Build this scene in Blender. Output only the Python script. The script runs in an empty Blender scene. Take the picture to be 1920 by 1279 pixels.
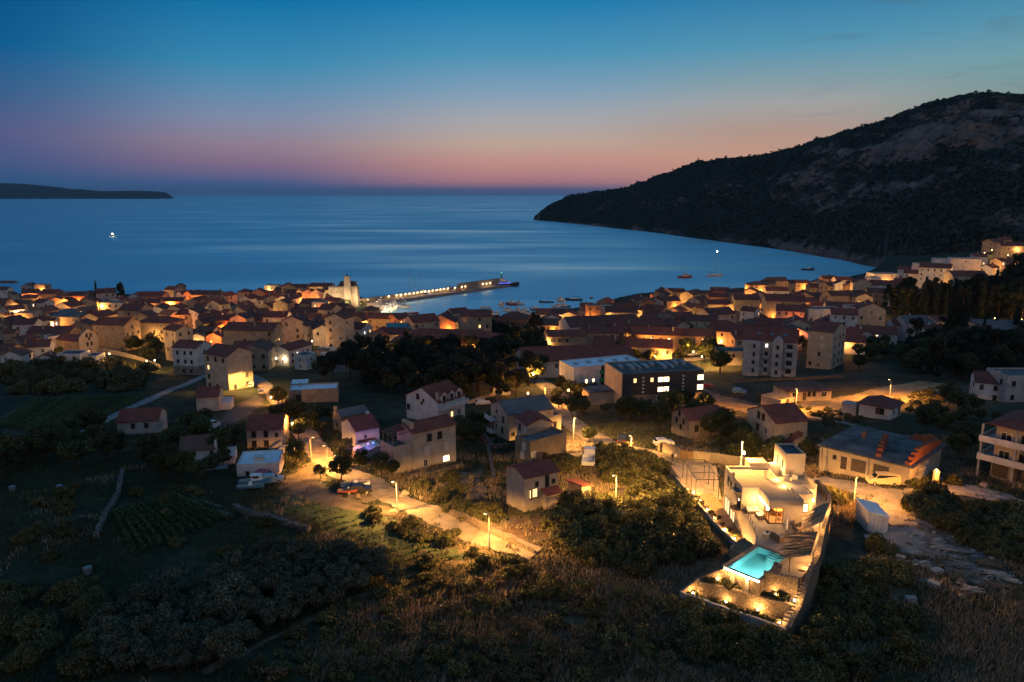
import bpy, math, random
import numpy as np
from mathutils import Vector, Matrix
from mathutils.bvhtree import BVHTree
random.seed(7)
RNG = np.random.default_rng(11)
scene = bpy.context.scene
COL = scene.collection
R = math.radians
# ------------------------------------------------------------------ camera
FPX, PITCH, CAMZ = 1400.0, R(11.15), 75.0
CP, SP = math.cos(PITCH), math.sin(PITCH)
cam_data = bpy.data.cameras.new("camera")
cam = bpy.data.objects.new("camera", cam_data)
COL.objects.link(cam)
cam.location = (0, 0, CAMZ)
cam.rotation_euler = (math.pi / 2 - PITCH, 0, 0)
cam_data.sensor_width = 36.0
cam_data.lens = 36.0 * FPX / 1920.0
cam_data.clip_start = 0.5
cam_data.clip_end = 400000.0
scene.camera = cam
def ray(u, v):
 x, y = (u - 960.0) / FPX, (639.5 - v) / FPX
 return Vector((x, CP + y * SP, -SP + y * CP))
def PZ(u, v, z):
 """point of the horizontal plane at height z that pixel (u, v) looks at"""
 d = ray(u, v)
 t = (z - CAMZ) / d.z
 return Vector((d.x * t, d.y * t, z))
def PY(u, v, y):
 d = ray(u, v)
 t = y / d.y
 return Vector((d.x * t, y, CAMZ + d.z * t))
# ------------------------------------------------------------------ render settings
scene.render.engine = 'CYCLES'
cy = scene.cycles
cy.use_denoising = True
cy.max_bounces = 5
cy.diffuse_bounces = 2
cy.glossy_bounces = 2
cy.transmission_bounces = 4
cy.transparent_max_bounces = 6
cy.caustics_reflective = False
cy.caustics_refractive = False
cy.sample_clamp_indirect = 40.0
cy.sample_clamp_direct = 0.0
cy.use_light_tree = True
scene.view_settings.view_transform = 'Standard'
scene.view_settings.look = 'None'
scene.view_settings.exposure = 0.0
scene.view_settings.gamma = 1.0
# ------------------------------------------------------------------ object helpers
def tag(o, label=None, cat=None, group=None, kind=None):
 if label:
  o["label"] = label
 if cat:
  o["category"] = cat
 if group:
  o["group"] = group
 if kind:
  o["kind"] = kind
 return o
def empty(name, loc, rz=0.0, parent=None):
 o = bpy.data.objects.new(name, None)
 o.empty_display_size = 0.3
 o.location = loc
 o.rotation_euler = (0, 0, rz)
 COL.objects.link(o)
 if parent is not None:
  o.parent = parent
 return o
def link(name, me, parent=None, loc=(0, 0, 0), rz=0.0):
 o = bpy.data.objects.new(name, me)
 o.location = loc
 o.rotation_euler = (0, 0, rz)
 COL.objects.link(o)
 if parent is not None:
  o.parent = parent
 return o
KIDS = {}
def copy_tree(o, parent=None):
 """a thing with copies of its parts and sub-parts (mesh data shared)"""
 c = o.copy()
 COL.objects.link(c)
 c.parent = parent
 for ch in o.children:
  copy_tree(ch, c)
 return c
class MB:
 """collects boxes, prisms and tubes and links them as ONE mesh"""
 def __init__(self):
  self.v, self.f, self.m = [], [], []
 def add(self, verts, faces, m=0):
  n = len(self.v)
  self.v.extend([tuple(p) for p in verts])
  for f in faces:
   self.f.append(tuple(i + n for i in f))
   self.m.append(m)
  return self
 def box(self, x0, x1, y0, y1, z0, z1, m=0):
  return self.add([(x0, y0, z0), (x1, y0, z0), (x1, y1, z0), (x0, y1, z0), (x0, y0, z1), (x1, y0, z1), (x1, y1, z1), (x0, y1, z1)],
      [(3, 2, 1, 0), (4, 5, 6, 7), (0, 1, 5, 4), (1, 2, 6, 5), (2, 3, 7, 6), (3, 0, 4, 7)], m)
 def rbox(self, c, s, rz=0.0, rx=0.0, ry=0.0, m=0):
  M = Matrix.Translation(c) @ Matrix.Rotation(rz, 4, 'Z') @ Matrix.Rotation(ry, 4, 'Y') @ Matrix.Rotation(rx, 4, 'X')
  hx, hy, hz = s[0] / 2, s[1] / 2, s[2] / 2
  vs = [M @ Vector(p) for p in [(-hx, -hy, -hz), (hx, -hy, -hz), (hx, hy, -hz), (-hx, hy, -hz), (-hx, -hy, hz), (hx, -hy, hz), (hx, hy, hz), (-hx, hy, hz)]]
  return self.add(vs, [(3, 2, 1, 0), (4, 5, 6, 7), (0, 1, 5, 4), (1, 2, 6, 5), (2, 3, 7, 6), (3, 0, 4, 7)], m)
 def bar(self, a, b, w, h=None, m=0):
  """square bar from a to b"""
  a, b = Vector(a), Vector(b)
  d = (b - a)
  L = d.length
  if L < 1e-6:
   return self
  d /= L
  up = Vector((0, 0, 1)) if abs(d.z) < 0.95 else Vector((1, 0, 0))
  s = d.cross(up).normalized()
  t = s.cross(d)
  w2, h2 = w / 2, (h or w) / 2
  vs = []
  for p in (a, b):
   for i, j in ((-1, -1), (1, -1), (1, 1), (-1, 1)):
    vs.append(p + s * (i * w2) + t * (j * h2))
  return self.add(vs, [(0, 1, 2, 3), (7, 6, 5, 4), (0, 4, 5, 1), (1, 5, 6, 2), (2, 6, 7, 3), (3, 7, 4, 0)], m)
 def tube(self, pts, radii, n=8, m=0, cap=True):
  pts = [Vector(p) for p in pts]
  if not hasattr(radii, '__len__'):
   radii = [radii] * len(pts)
  base = len(self.v)
  for k, p in enumerate(pts):
   d = (pts[min(k + 1, len(pts) - 1)] - pts[max(k - 1, 0)])
   d = d.normalized() if d.length > 1e-9 else Vector((0, 0, 1))
   up = Vector((0, 0, 1)) if abs(d.z) < 0.9 else Vector((1, 0, 0))
   s = d.cross(up).normalized()
   t = s.cross(d)
   for i in range(n):
    an = 2 * math.pi * i / n
    self.v.append(tuple(p + s * (math.cos(an) * radii[k]) + t * (math.sin(an) * radii[k])))
  for k in range(len(pts) - 1):
   for i in range(n):
    j = (i + 1) % n
    self.f.append((base + k * n + i, base + k * n + j, base + (k + 1) * n + j, base + (k + 1) * n + i))
    self.m.append(m)
  if cap:
   self.f.append(tuple(base + i for i in range(n))[::-1])
   self.m.append(m)
   e = base + (len(pts) - 1) * n
   self.f.append(tuple(e + i for i in range(n)))
   self.m.append(m)
  return self
 def prism(self, poly, z0, z1, m=0):
  """polygon (x, y) counter-clockwise, extruded from z0 to z1"""
  n = len(poly)
  vs = [(p[0], p[1], z0) for p in poly] + [(p[0], p[1], z1) for p in poly]
  fs = [tuple(range(n))[::-1], tuple(range(n, 2 * n))]
  for i in range(n):
   j = (i + 1) % n
   fs.append((i, j, n + j, n + i))
  return self.add(vs, fs, m)
 def mesh(self, name, mats, smooth=False):
  me = bpy.data.meshes.new(name)
  me.from_pydata(self.v, [], self.f)
  for mt in mats if isinstance(mats, (list, tuple)) else [mats]:
   me.materials.append(mt)
  me.polygons.foreach_set('material_index', self.m)
  if smooth:
   me.polygons.foreach_set('use_smooth', [True] * len(self.f))
  # box-projected UV in metres
  uvl = me.uv_layers.new(name='UVMap')
  n = len(me.loops)
  vi = np.empty(n, np.int32)
  me.loops.foreach_get('vertex_index', vi)
  co = np.array(self.v, np.float64).reshape(-1, 3)[vi]
  nf = len(self.f)
  nor = np.empty(nf * 3, np.float32)
  me.polygons.foreach_get('normal', nor)
  tot = np.empty(nf, np.int32)
  me.polygons.foreach_get('loop_total', tot)
  nor = np.repeat(nor.reshape(-1, 3), tot, axis=0).astype(np.float64)
  h = np.hypot(nor[:, 0], nor[:, 1])
  ok = h > 0.02
  tx = np.where(ok, -nor[:, 1] / np.maximum(h, 1e-6), 1.0)
  ty = np.where(ok, nor[:, 0] / np.maximum(h, 1e-6), 0.0)
  T = np.stack([tx, ty, np.zeros_like(tx)], 1)
  B = np.cross(nor, T)
  uv = np.stack([(co * T).sum(1), (co * B).sum(1)], 1).astype(np.float32)
  uvl.data.foreach_set('uv', uv.ravel())
  me.update()
  return me
 def build(self, name, mats, parent=None, loc=(0, 0, 0), rz=0.0, smooth=False):
  return link(name, self.mesh(name, mats, smooth), parent, loc, rz)
def np_mesh(name, verts, quads, mat, smooth=False, uvs=None):
 """fast mesh from arrays: verts (n,3), quads (m,k)"""
 me = bpy.data.meshes.new(name)
 verts = np.ascontiguousarray(verts, np.float32)
 quads = np.ascontiguousarray(quads, np.int32)
 m, k = quads.shape
 me.vertices.add(len(verts))
 me.vertices.foreach_set('co', verts.ravel())
 me.loops.add(m * k)
 me.loops.foreach_set('vertex_index', quads.ravel())
 me.polygons.add(m)
 me.polygons.foreach_set('loop_start', np.arange(0, m * k, k, dtype=np.int32))
 if smooth:
  me.polygons.foreach_set('use_smooth', np.ones(m, bool))
 for mt in mat if isinstance(mat, (list, tuple)) else [mat]:
  me.materials.append(mt)
 me.update(calc_edges=True)
 return me
# ------------------------------------------------------------------ materials
def lin(r, g, b):
 f = lambda c: ((c / 255.0) / 12.92 if c / 255.0 <= 0.04045 else ((c / 255.0 + 0.055) / 1.055) ** 2.4)
 return (f(r), f(g), f(b), 1.0)
class NT:
 def __init__(self, mat):
  self.t = mat.node_tree
  self.n = self.t.nodes
  self.l = self.t.links
 def new(self, kind, **kw):
  nd = self.n.new(kind)
  for k, v in kw.items():
   setattr(nd, k, v)
  return nd
 def set(self, nd, **kw):
  for k, v in kw.items():
   nd.inputs[k.replace('_', ' ')].default_value = v
  return nd
 def link(self, a, b):
  self.l.new(a, b)
def mat_base(name):
 m = bpy.data.materials.new(name)
 m.use_nodes = True
 return m, NT(m), m.node_tree.nodes['Principled BSDF']
def surf(name, c1, c2=None, scale=1.0, rough=0.85, detail=6, bump=0.0, bscale=None, c3=None, coord='Object', contrast=(0.35, 0.65), stretch=None, metallic=0.0, island=0.0, spec=0.3):
 """noise-mixed two- or three-colour surface with an optional bump"""
 m, nt, bs = mat_base(name)
 bs.inputs['Roughness'].default_value = rough
 bs.inputs['Metallic'].default_value = metallic
 bs.inputs['Specular IOR Level'].default_value = spec
 tc = nt.new('ShaderNodeTexCoord')
 src = tc.outputs[coord]
 if stretch:
  mp = nt.new('ShaderNodeMapping')
  mp.inputs['Scale'].default_value = stretch
  nt.link(src, mp.inputs['Vector'])
  src = mp.outputs['Vector']
 if c2 is None:
  c2 = tuple(min(1, c * 0.8) for c in c1[:3]) + (1,)
 nz = nt.new('ShaderNodeTexNoise')
 nz.inputs['Scale'].default_value = scale
 nz.inputs['Detail'].default_value = detail
 nz.inputs['Roughness'].default_value = 0.62
 nt.link(src, nz.inputs['Vector'])
 cr = nt.new('ShaderNodeValToRGB')
 cr.color_ramp.elements[0].position, cr.color_ramp.elements[1].position = contrast
 cr.color_ramp.elements[0].color, cr.color_ramp.elements[1].color = c1, c2
 if c3 is not None:
  e = cr.color_ramp.elements.new((contrast[0] + contrast[1]) / 2)
  e.color = c3
 nt.link(nz.outputs['Fac'], cr.inputs['Fac'])
 out = cr.outputs['Color']
 if island:
  g = nt.new('ShaderNodeNewGeometry')
  mr = nt.new('ShaderNodeMapRange')
  mr.inputs['To Min'].default_value = 1 - island
  mr.inputs['To Max'].default_value = 1 + island
  nt.link(g.outputs['Random Per Island'], mr.inputs['Value'])
  mx = nt.new('ShaderNodeMix', data_type='RGBA', blend_type='MULTIPLY')
  mx.inputs['Factor'].default_value = 1.0
  nt.link(out, mx.inputs[6])
  nt.link(mr.outputs['Result'], mx.inputs[7])
  out = mx.outputs[2]
 nt.link(out, bs.inputs['Base Color'])
 if bump:
  n2 = nt.new('ShaderNodeTexNoise')
  n2.inputs['Scale'].default_value = bscale or scale * 6
  n2.inputs['Detail'].default_value = 5
  nt.link(src, n2.inputs['Vector'])
  bp = nt.new('ShaderNodeBump')
  bp.inputs['Strength'].default_value = bump
  bp.inputs['Distance'].default_value = 0.2
  nt.link(n2.outputs['Fac'], bp.inputs['Height'])
  nt.link(bp.outputs['Normal'], bs.inputs['Normal'])
 return m
def emit(name, col, strength, sample=False):
 m, nt, bs = mat_base(name)
 bs.inputs['Base Color'].default_value = (0.02, 0.02, 0.02, 1)
 bs.inputs['Emission Color'].default_value = col
 bs.inputs['Emission Strength'].default_value = strength
 if not sample:
  m.cycles.emission_sampling = 'NONE'
 return m
def roof_mat(name, c1, c2, rows=True):
 """clay tiles: courses and channels from the UV in metres, weathered by noise"""
 m, nt, bs = mat_base(name)
 bs.inputs['Roughness'].default_value = 0.9
 bs.inputs['Specular IOR Level'].default_value = 0.2
 tc = nt.new('ShaderNodeTexCoord')
 nz = nt.new('ShaderNodeTexNoise')
 nz.inputs['Scale'].default_value = 0.45
 nz.inputs['Detail'].default_value = 8
 nz.inputs['Roughness'].default_value = 0.7
 nt.link(tc.outputs['Object'], nz.inputs['Vector'])
 cr = nt.new('ShaderNodeValToRGB')
 cr.color_ramp.elements[0].position, cr.color_ramp.elements[1].position = 0.35, 0.68
 cr.color_ramp.elements[0].color, cr.color_ramp.elements[1].color = c1, c2
 nt.link(nz.outputs['Fac'], cr.inputs['Fac'])
 w = nt.new('ShaderNodeTexWave', wave_type='BANDS', bands_direction='X', wave_profile='SIN')
 w.inputs['Scale'].default_value = 1.05
 w.inputs['Distortion'].default_value = 0.3
 nt.link(tc.outputs['UV'], w.inputs['Vector'])
 w2 = nt.new('ShaderNodeTexWave', wave_type='BANDS', bands_direction='Y', wave_profile='SAW')
 w2.inputs['Scale'].default_value = 0.8
 w2.inputs['Distortion'].default_value = 0.4
 nt.link(tc.outputs['UV'], w2.inputs['Vector'])
 ad = nt.new('ShaderNodeMath', operation='ADD')
 nt.link(w.outputs['Fac'], ad.inputs[0])
 nt.link(w2.outputs['Fac'], ad.inputs[1])
 mr = nt.new('ShaderNodeMapRange')
 mr.inputs['From Max'].default_value = 2.0
 mr.inputs['To Min'].default_value = 0.72
 mr.inputs['To Max'].default_value = 1.18
 nt.link(ad.outputs[0], mr.inputs['Value'])
 mx = nt.new('ShaderNodeMix', data_type='RGBA', blend_type='MULTIPLY')
 mx.inputs['Factor'].default_value = 1.0
 nt.link(cr.outputs['Color'], mx.inputs[6])
 nt.link(mr.outputs['Result'], mx.inputs[7])
 nt.link(mx.outputs[2], bs.inputs['Base Color'])
 bp = nt.new('ShaderNodeBump')
 bp.inputs['Strength'].default_value = 0.6
 bp.inputs['Distance'].default_value = 0.08
 nt.link(ad.outputs[0], bp.inputs['Height'])
 nt.link(bp.outputs['Normal'], bs.inputs['Normal'])
 return m
def masonry(name, c1, c2, mortar, scale=1.0, row=0.25, width=0.5, msize=0.02, bump=0.5, squash=1.0):
 """laid stone or block from the UV in metres"""
 m, nt, bs = mat_base(name)
 bs.inputs['Roughness'].default_value = 0.92
 bs.inputs['Specular IOR Level'].default_value = 0.2
 tc = nt.new('ShaderNodeTexCoord')
 br = nt.new('ShaderNodeTexBrick')
 br.inputs['Scale'].default_value = scale
 br.inputs['Color1'].default_value = c1
 br.inputs['Color2'].default_value = c2
 br.inputs['Mortar'].default_value = mortar
 br.inputs['Mortar Size'].default_value = msize
 br.inputs['Row Height'].default_value = row
 br.inputs['Brick Width'].default_value = width
 nt.link(tc.outputs['UV'], br.inputs['Vector'])
 nz = nt.new('ShaderNodeTexNoise')
 nz.inputs['Scale'].default_value = 0.5
 nz.inputs['Detail'].default_value = 8
 nz.inputs['Roughness'].default_value = 0.7
 nt.link(tc.outputs['Object'], nz.inputs['Vector'])
 mr = nt.new('ShaderNodeMapRange')
 mr.inputs['From Min'].default_value = 0.3
 mr.inputs['From Max'].default_value = 0.7
 mr.inputs['To Min'].default_value = 0.62
 mr.inputs['To Max'].default_value = 1.2
 nt.link(nz.outputs['Fac'], mr.inputs['Value'])
 mx = nt.new('ShaderNodeMix', data_type='RGBA', blend_type='MULTIPLY')
 mx.inputs['Factor'].default_value = 1.0
 nt.link(br.outputs['Color'], mx.inputs[6])
 nt.link(mr.outputs['Result'], mx.inputs[7])
 nt.link(mx.outputs[2], bs.inputs['Base Color'])
 bp = nt.new('ShaderNodeBump')
 bp.inputs['Strength'].default_value = bump
 bp.inputs['Distance'].default_value = 0.06
 iv = nt.new('ShaderNodeMath', operation='SUBTRACT')
 iv.inputs[0].default_value = 1.0
 nt.link(br.outputs['Fac'], iv.inputs[1])
 nt.link(iv.outputs[0], bp.inputs['Height'])
 nt.link(bp.outputs['Normal'], bs.inputs['Normal'])
 return m
def rubble(name, c1, c2, gap, scale=2.2, bump=1.0):
 """dry stone: voronoi cells with dark joints"""
 m, nt, bs = mat_base(name)
 bs.inputs['Roughness'].default_value = 0.95
 bs.inputs['Specular IOR Level'].default_value = 0.15
 tc = nt.new('ShaderNodeTexCoord')
 v1 = nt.new('ShaderNodeTexVoronoi', feature='F1')
 v1.inputs['Scale'].default_value = scale
 nt.link(tc.outputs['Object'], v1.inputs['Vector'])
 v2 = nt.new('ShaderNodeTexVoronoi', feature='DISTANCE_TO_EDGE')
 v2.inputs['Scale'].default_value = scale
 nt.link(tc.outputs['Object'], v2.inputs['Vector'])
 sp = nt.new('ShaderNodeSeparateColor')
 nt.link(v1.outputs['Color'], sp.inputs['Color'])
 cr = nt.new('ShaderNodeValToRGB')
 cr.color_ramp.elements[0].color, cr.color_ramp.elements[1].color = c1, c2
 nt.link(sp.outputs['Red'], cr.inputs['Fac'])
 st = nt.new('ShaderNodeMapRange')
 st.inputs['From Max'].default_value = 0.09
 nt.link(v2.outputs['Distance'], st.inputs['Value'])
 mx = nt.new('ShaderNodeMix', data_type='RGBA')
 nt.link(st.outputs['Result'], mx.inputs['Factor'])
 mx.inputs[6].default_value = gap
 nt.link(cr.outputs['Color'], mx.inputs[7])
 nt.link(mx.outputs[2], bs.inputs['Base Color'])
 bp = nt.new('ShaderNodeBump')
 bp.inputs['Strength'].default_value = bump
 bp.inputs['Distance'].default_value = 0.12
 nt.link(st.outputs['Result'], bp.inputs['Height'])
 nt.link(bp.outputs['Normal'], bs.inputs['Normal'])
 return m
def leaf_mat(name, c_dark, c_light, trans=0.25):
 m, nt, bs = mat_base(name)
 bs.inputs['Roughness'].default_value = 0.65
 bs.inputs['Specular IOR Level'].default_value = 0.25
 g = nt.new('ShaderNodeNewGeometry')
 oi = nt.new('ShaderNodeObjectInfo')
 cr = nt.new('ShaderNodeValToRGB')
 cr.color_ramp.elements[0].color, cr.color_ramp.elements[1].color = c_dark, c_light
 nt.link(g.outputs['Random Per Island'], cr.inputs['Fac'])
 mr = nt.new('ShaderNodeMapRange')
 mr.inputs['To Min'].default_value = 0.7
 mr.inputs['To Max'].default_value = 1.3
 nt.link(oi.outputs['Random'], mr.inputs['Value'])
 mx = nt.new('ShaderNodeMix', data_type='RGBA', blend_type='MULTIPLY')
 mx.inputs['Factor'].default_value = 1.0
 nt.link(cr.outputs['Color'], mx.inputs[6])
 nt.link(mr.outputs['Result'], mx.inputs[7])
 nt.link(mx.outputs[2], bs.inputs['Base Color'])
 if trans:
  tr = nt.new('ShaderNodeBsdfTranslucent')
  nt.link(mx.outputs[2], tr.inputs['Color'])
  ms = nt.new('ShaderNodeMixShader')
  ms.inputs['Fac'].default_value = trans
  nt.link(bs.outputs[0], ms.inputs[1])
  nt.link(tr.outputs[0], ms.inputs[2])
  nt.link(ms.outputs[0], nt.n['Material Output'].inputs['Surface'])
 return m
# ------------------------------------------------------------------ sky: dusk, the sun just gone behind the sea
world = bpy.data.worlds.new("World")
scene.world = world
world.use_nodes = True
wt = world.node_tree
for nd in list(wt.nodes):
 wt.nodes.remove(nd)
W = NT(world)
wout = W.new('ShaderNodeOutputWorld')
wbg = W.new('ShaderNodeBackground')
tc = W.new('ShaderNodeTexCoord')
sep = W.new('ShaderNodeSeparateXYZ')
W.link(tc.outputs['Generated'], sep.inputs[0])
def wm(op, a, b=None, clamp=False):
 nd = W.new('ShaderNodeMath', operation=op)
 nd.use_clamp = clamp
 for k, s in enumerate((a, b)):
  if s is None:
   continue
  if isinstance(s, (int, float)):
   nd.inputs[k].default_value = s
  else:
   W.link(s, nd.inputs[k])
 return nd.outputs[0]
zc = wm('MAXIMUM', sep.outputs['Z'], 0.0)
zpos = wm('POWER', zc, 0.5)
az = wm('ARCTAN2', sep.outputs['X'], sep.outputs['Y'])
def el(v):
 return math.sqrt(max(0.0, math.sin(math.atan((639.5 - v) / FPX) - PITCH)))
def ramp(stops):
 nd = W.new('ShaderNodeValToRGB')
 r = nd.color_ramp
 r.interpolation = 'EASE' if False else 'LINEAR'
 while len(r.elements) > 1:
  r.elements.remove(r.elements[-1])
 for i, (p, c) in enumerate(stops):
  e = r.elements[0] if i == 0 else r.elements.new(p)
  e.position = p
  e.color = lin(*c)
 W.link(zpos, nd.inputs['Fac'])
 return nd.outputs['Color']
left = ramp([(0.0, (34, 76, 122)), (el(340), (48, 86, 132)), (el(300), (74, 90, 136)), (el(265), (86, 92, 136)), (el(200), (52, 94, 140)), (el(125), (4, 90, 142)), (el(0), (0, 74, 130)), (0.75, (20, 84, 140)), (1.0, (40, 104, 158))])
midl = ramp([(0.0, (58, 90, 138)), (el(345), (74, 94, 144)), (el(310), (136, 110, 138)), (el(275), (150, 130, 146)), (el(230), (132, 142, 170)), (el(180), (98, 142, 176)), (el(130), (58, 138, 178)), (el(0), (0, 110, 166)), (0.75, (24, 94, 150)), (1.0, (40, 104, 158))])
cent = ramp([(0.0, (84, 96, 138)), (el(356), (112, 104, 140)), (el(342), (190, 128, 132)), (el(300), (206, 152, 138)), (el(268), (196, 170, 154)), (el(220), (168, 170, 176)), (el(170), (130, 162, 186)), (el(100), (76, 148, 184)), (el(0), (28, 124, 176)), (0.75, (30, 100, 156)), (1.0, (40, 104, 158))])
right = ramp([(0.0, (150, 110, 104)), (el(345), (208, 146, 124)), (el(295), (206, 158, 134)), (el(250), (182, 154, 140)), (el(200), (164, 166, 166)), (el(160), (132, 160, 170)), (el(100), (86, 150, 180)), (el(0), (44, 124, 170)), (0.75, (36, 102, 154)), (1.0, (40, 104, 158))])
far_r = ramp([(0.0, (140, 132, 116)), (el(200), (130, 154, 150)), (el(140), (112, 160, 172)), (el(80), (84, 146, 174)), (el(0), (46, 126, 168)), (0.75, (36, 102, 152)), (1.0, (40, 104, 158))])
back = ramp([(0.0, (146, 130, 124)), (0.25, (212, 178, 162)), (0.5, (178, 166, 170)), (0.75, (98, 132, 164)), (1.0, (50, 112, 162))])
def azmix(a0, a1, A, B):
 mr = W.new('ShaderNodeMapRange', interpolation_type='SMOOTHSTEP')
 mr.inputs['From Min'].default_value = a0
 mr.inputs['From Max'].default_value = a1
 W.link(az, mr.inputs['Value'])
 mx = W.new('ShaderNodeMix', data_type='RGBA')
 W.link(mr.outputs['Result'], mx.inputs['Factor'])
 W.link(A, mx.inputs[6])
 W.link(B, mx.inputs[7])
 return mx.outputs[2]
c = azmix(-0.62, -0.32, left, midl)
c = azmix(-0.34, 0.0, c, cent)
c = azmix(0.05, 0.32, c, right)
c = azmix(0.36, 0.6, c, far_r)
c = azmix(0.8, 1.9, c, back)
c = azmix(-2.0, -0.75, back, c)
# a few thin cloud wisps high over the ridge
nz = W.new('ShaderNodeTexNoise')
mp = W.new('ShaderNodeMapping')
mp.inputs['Scale'].default_value = (5.0, 5.0, 26.0)
mp.inputs['Rotation'].default_value = (0.0, R(-9), R(20))
W.link(tc.outputs['Generated'], mp.inputs['Vector'])
W.link(mp.outputs['Vector'], nz.inputs['Vector'])
nz.inputs['Scale'].default_value = 1.6
nz.inputs['Detail'].default_value = 7
nz.inputs['Distortion'].default_value = 0.8
cr = W.new('ShaderNodeMapRange')
cr.inputs['From Min'].default_value = 0.54
cr.inputs['From Max'].default_value = 0.78
cr.inputs['To Max'].default_value = 0.5
W.link(nz.outputs['Fac'], cr.inputs['Value'])
aw = W.new('ShaderNodeMapRange', interpolation_type='SMOOTHSTEP')
aw.inputs['From Min'].default_value = 0.28
aw.inputs['From Max'].default_value = 0.5
W.link(az, aw.inputs['Value'])
cf = wm('MULTIPLY', cr.outputs['Result'], aw.outputs['Result'])
cm = W.new('ShaderNodeMix', data_type='RGBA')
W.link(cf, cm.inputs['Factor'])
W.link(c, cm.inputs[6])
cm.inputs[7].default_value = lin(88, 104, 118)
W.link(cm.outputs[2], wbg.inputs['Color'])
wbg.inputs['Strength'].default_value = 1.0
W.link(wbg.outputs[0], wout.inputs['Surface'])
# the last of the sun: a very weak, very wide warm light from just over the sea
sd = bpy.data.lights.new("afterglow", 'SUN')
sd.energy = 0.02
sd.angle = R(40)
sd.color = (1.0, 0.62, 0.5)
so = bpy.data.objects.new("afterglow", sd)
COL.objects.link(so)
so.rotation_euler = (R(80), 0, R(175))
# ------------------------------------------------------------------ noise + land heights
def vnoise(x, y, seed=0):
 xi, yi = np.floor(x).astype(np.int64), np.floor(y).astype(np.int64)
 fx, fy = x - xi, y - yi
 fx, fy = fx * fx * (3 - 2 * fx), fy * fy * (3 - 2 * fy)
 def h(a, b):
  n = (a * 374761393 + b * 668265263 + seed * 974634777) & 0x7fffffff
  n = ((n ^ (n >> 13)) * 1274126177) & 0x7fffffff
  return ((n ^ (n >> 16)) & 0xffff) / 65535.0
 a, b, c_, d = h(xi, yi), h(xi + 1, yi), h(xi, yi + 1), h(xi + 1, yi + 1)
 return (a * (1 - fx) + b * fx) * (1 - fy) + (c_ * (1 - fx) + d * fx) * fy
def fbm(x, y, oct=4, seed=0):
 s, amp, tot = 0.0, 1.0, 0.0
 for k in range(oct):
  s = s + amp * vnoise(x, y, seed + k * 17)
  tot += amp
  amp *= 0.5
  x, y = x * 2.03 + 11.3, y * 2.03 + 5.7
 return s / tot
def sstep(a, b, x):
 t = np.clip((x - a) / (b - a), 0, 1)
 return t * t * (3 - 2 * t)
SHORE_PX = [(-300, 554), (0, 553), (300, 553), (560, 551), (640, 553), (676, 556), (690, 573), (700, 592), (712, 604), (780, 604), (900, 606), (1010, 603), (1050, 590), (1080, 578), (1120, 572), (1165, 558), (1200, 551), (1260, 547), (1330, 545), (1400, 540), (1480, 531), (1560, 526), (1620, 514), (1650, 500)]
_sa, _sy = [], []
for u, v in SHORE_PX:
 p = PZ(u, v, 0.6)
 _sa.append(p.x / p.y)
 _sy.append(p.y)
_sa += [_sa[-1] + 0.03, _sa[-1] + 0.5]
_sy += [1200.0, 1500.0]
BY = [0, 50, 62, 72, 80, 95, 130, 190, 260, 330, 420, 520, 700, 900]
BZ = [33, 31.5, 30.5, 29.6, 30.0, 30.6, 27.2, 20.6, 13.2, 9.2, 5.6, 4.2, 4.2, 5.0]
PADS = []          # (x, y, radius inner, radius outer, z): ground levelled under big things
def land_h(x, y):
 x = np.asarray(x, float)
 y = np.asarray(y, float)
 a = x / np.maximum(y, 1.0)
 base = np.interp(y, BY, BZ)
 rr = np.clip((a - 0.34) / 0.34, 0, 1.4)
 base = base + rr ** 1.6 * 30 * sstep(170, 620, y)
 lf = np.clip((-a - 0.5) / 0.25, 0, 1)
 base = base + lf * 3.0 * sstep(200, 400, y)
 d = np.interp(a, _sa, _sy) - y
 z = np.where(d > 0, np.minimum(base, 1.25 + 0.05 * d + 0.002 * np.maximum(d - 60, 0) ** 2), np.maximum(1.25 + 0.5 * d, -8))
 n = fbm(x * 0.06, y * 0.06, 4, 3) - 0.5
 amp = 1.6 * (1 - sstep(120, 300, y)) + 0.25
 z = z + np.where(d > 4, n * amp, 0)
 n2 = fbm(x * 0.35, y * 0.35, 3, 9) - 0.5
 z = z + np.where(d > 4, n2 * 0.5 * (1 - sstep(90, 160, y)), 0)
 for (px, py, r0, r1, pz) in PADS:
  k = 1 - sstep(r0, r1, np.hypot(x - px, y - py))
  z = z * (1 - k) + pz * k
 return z
PADS += [(33.0, 91.0, 13.0, 21.0, 30.6), (25.5, 75.5, 6.5, 11.0, 29.5)]
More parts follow.
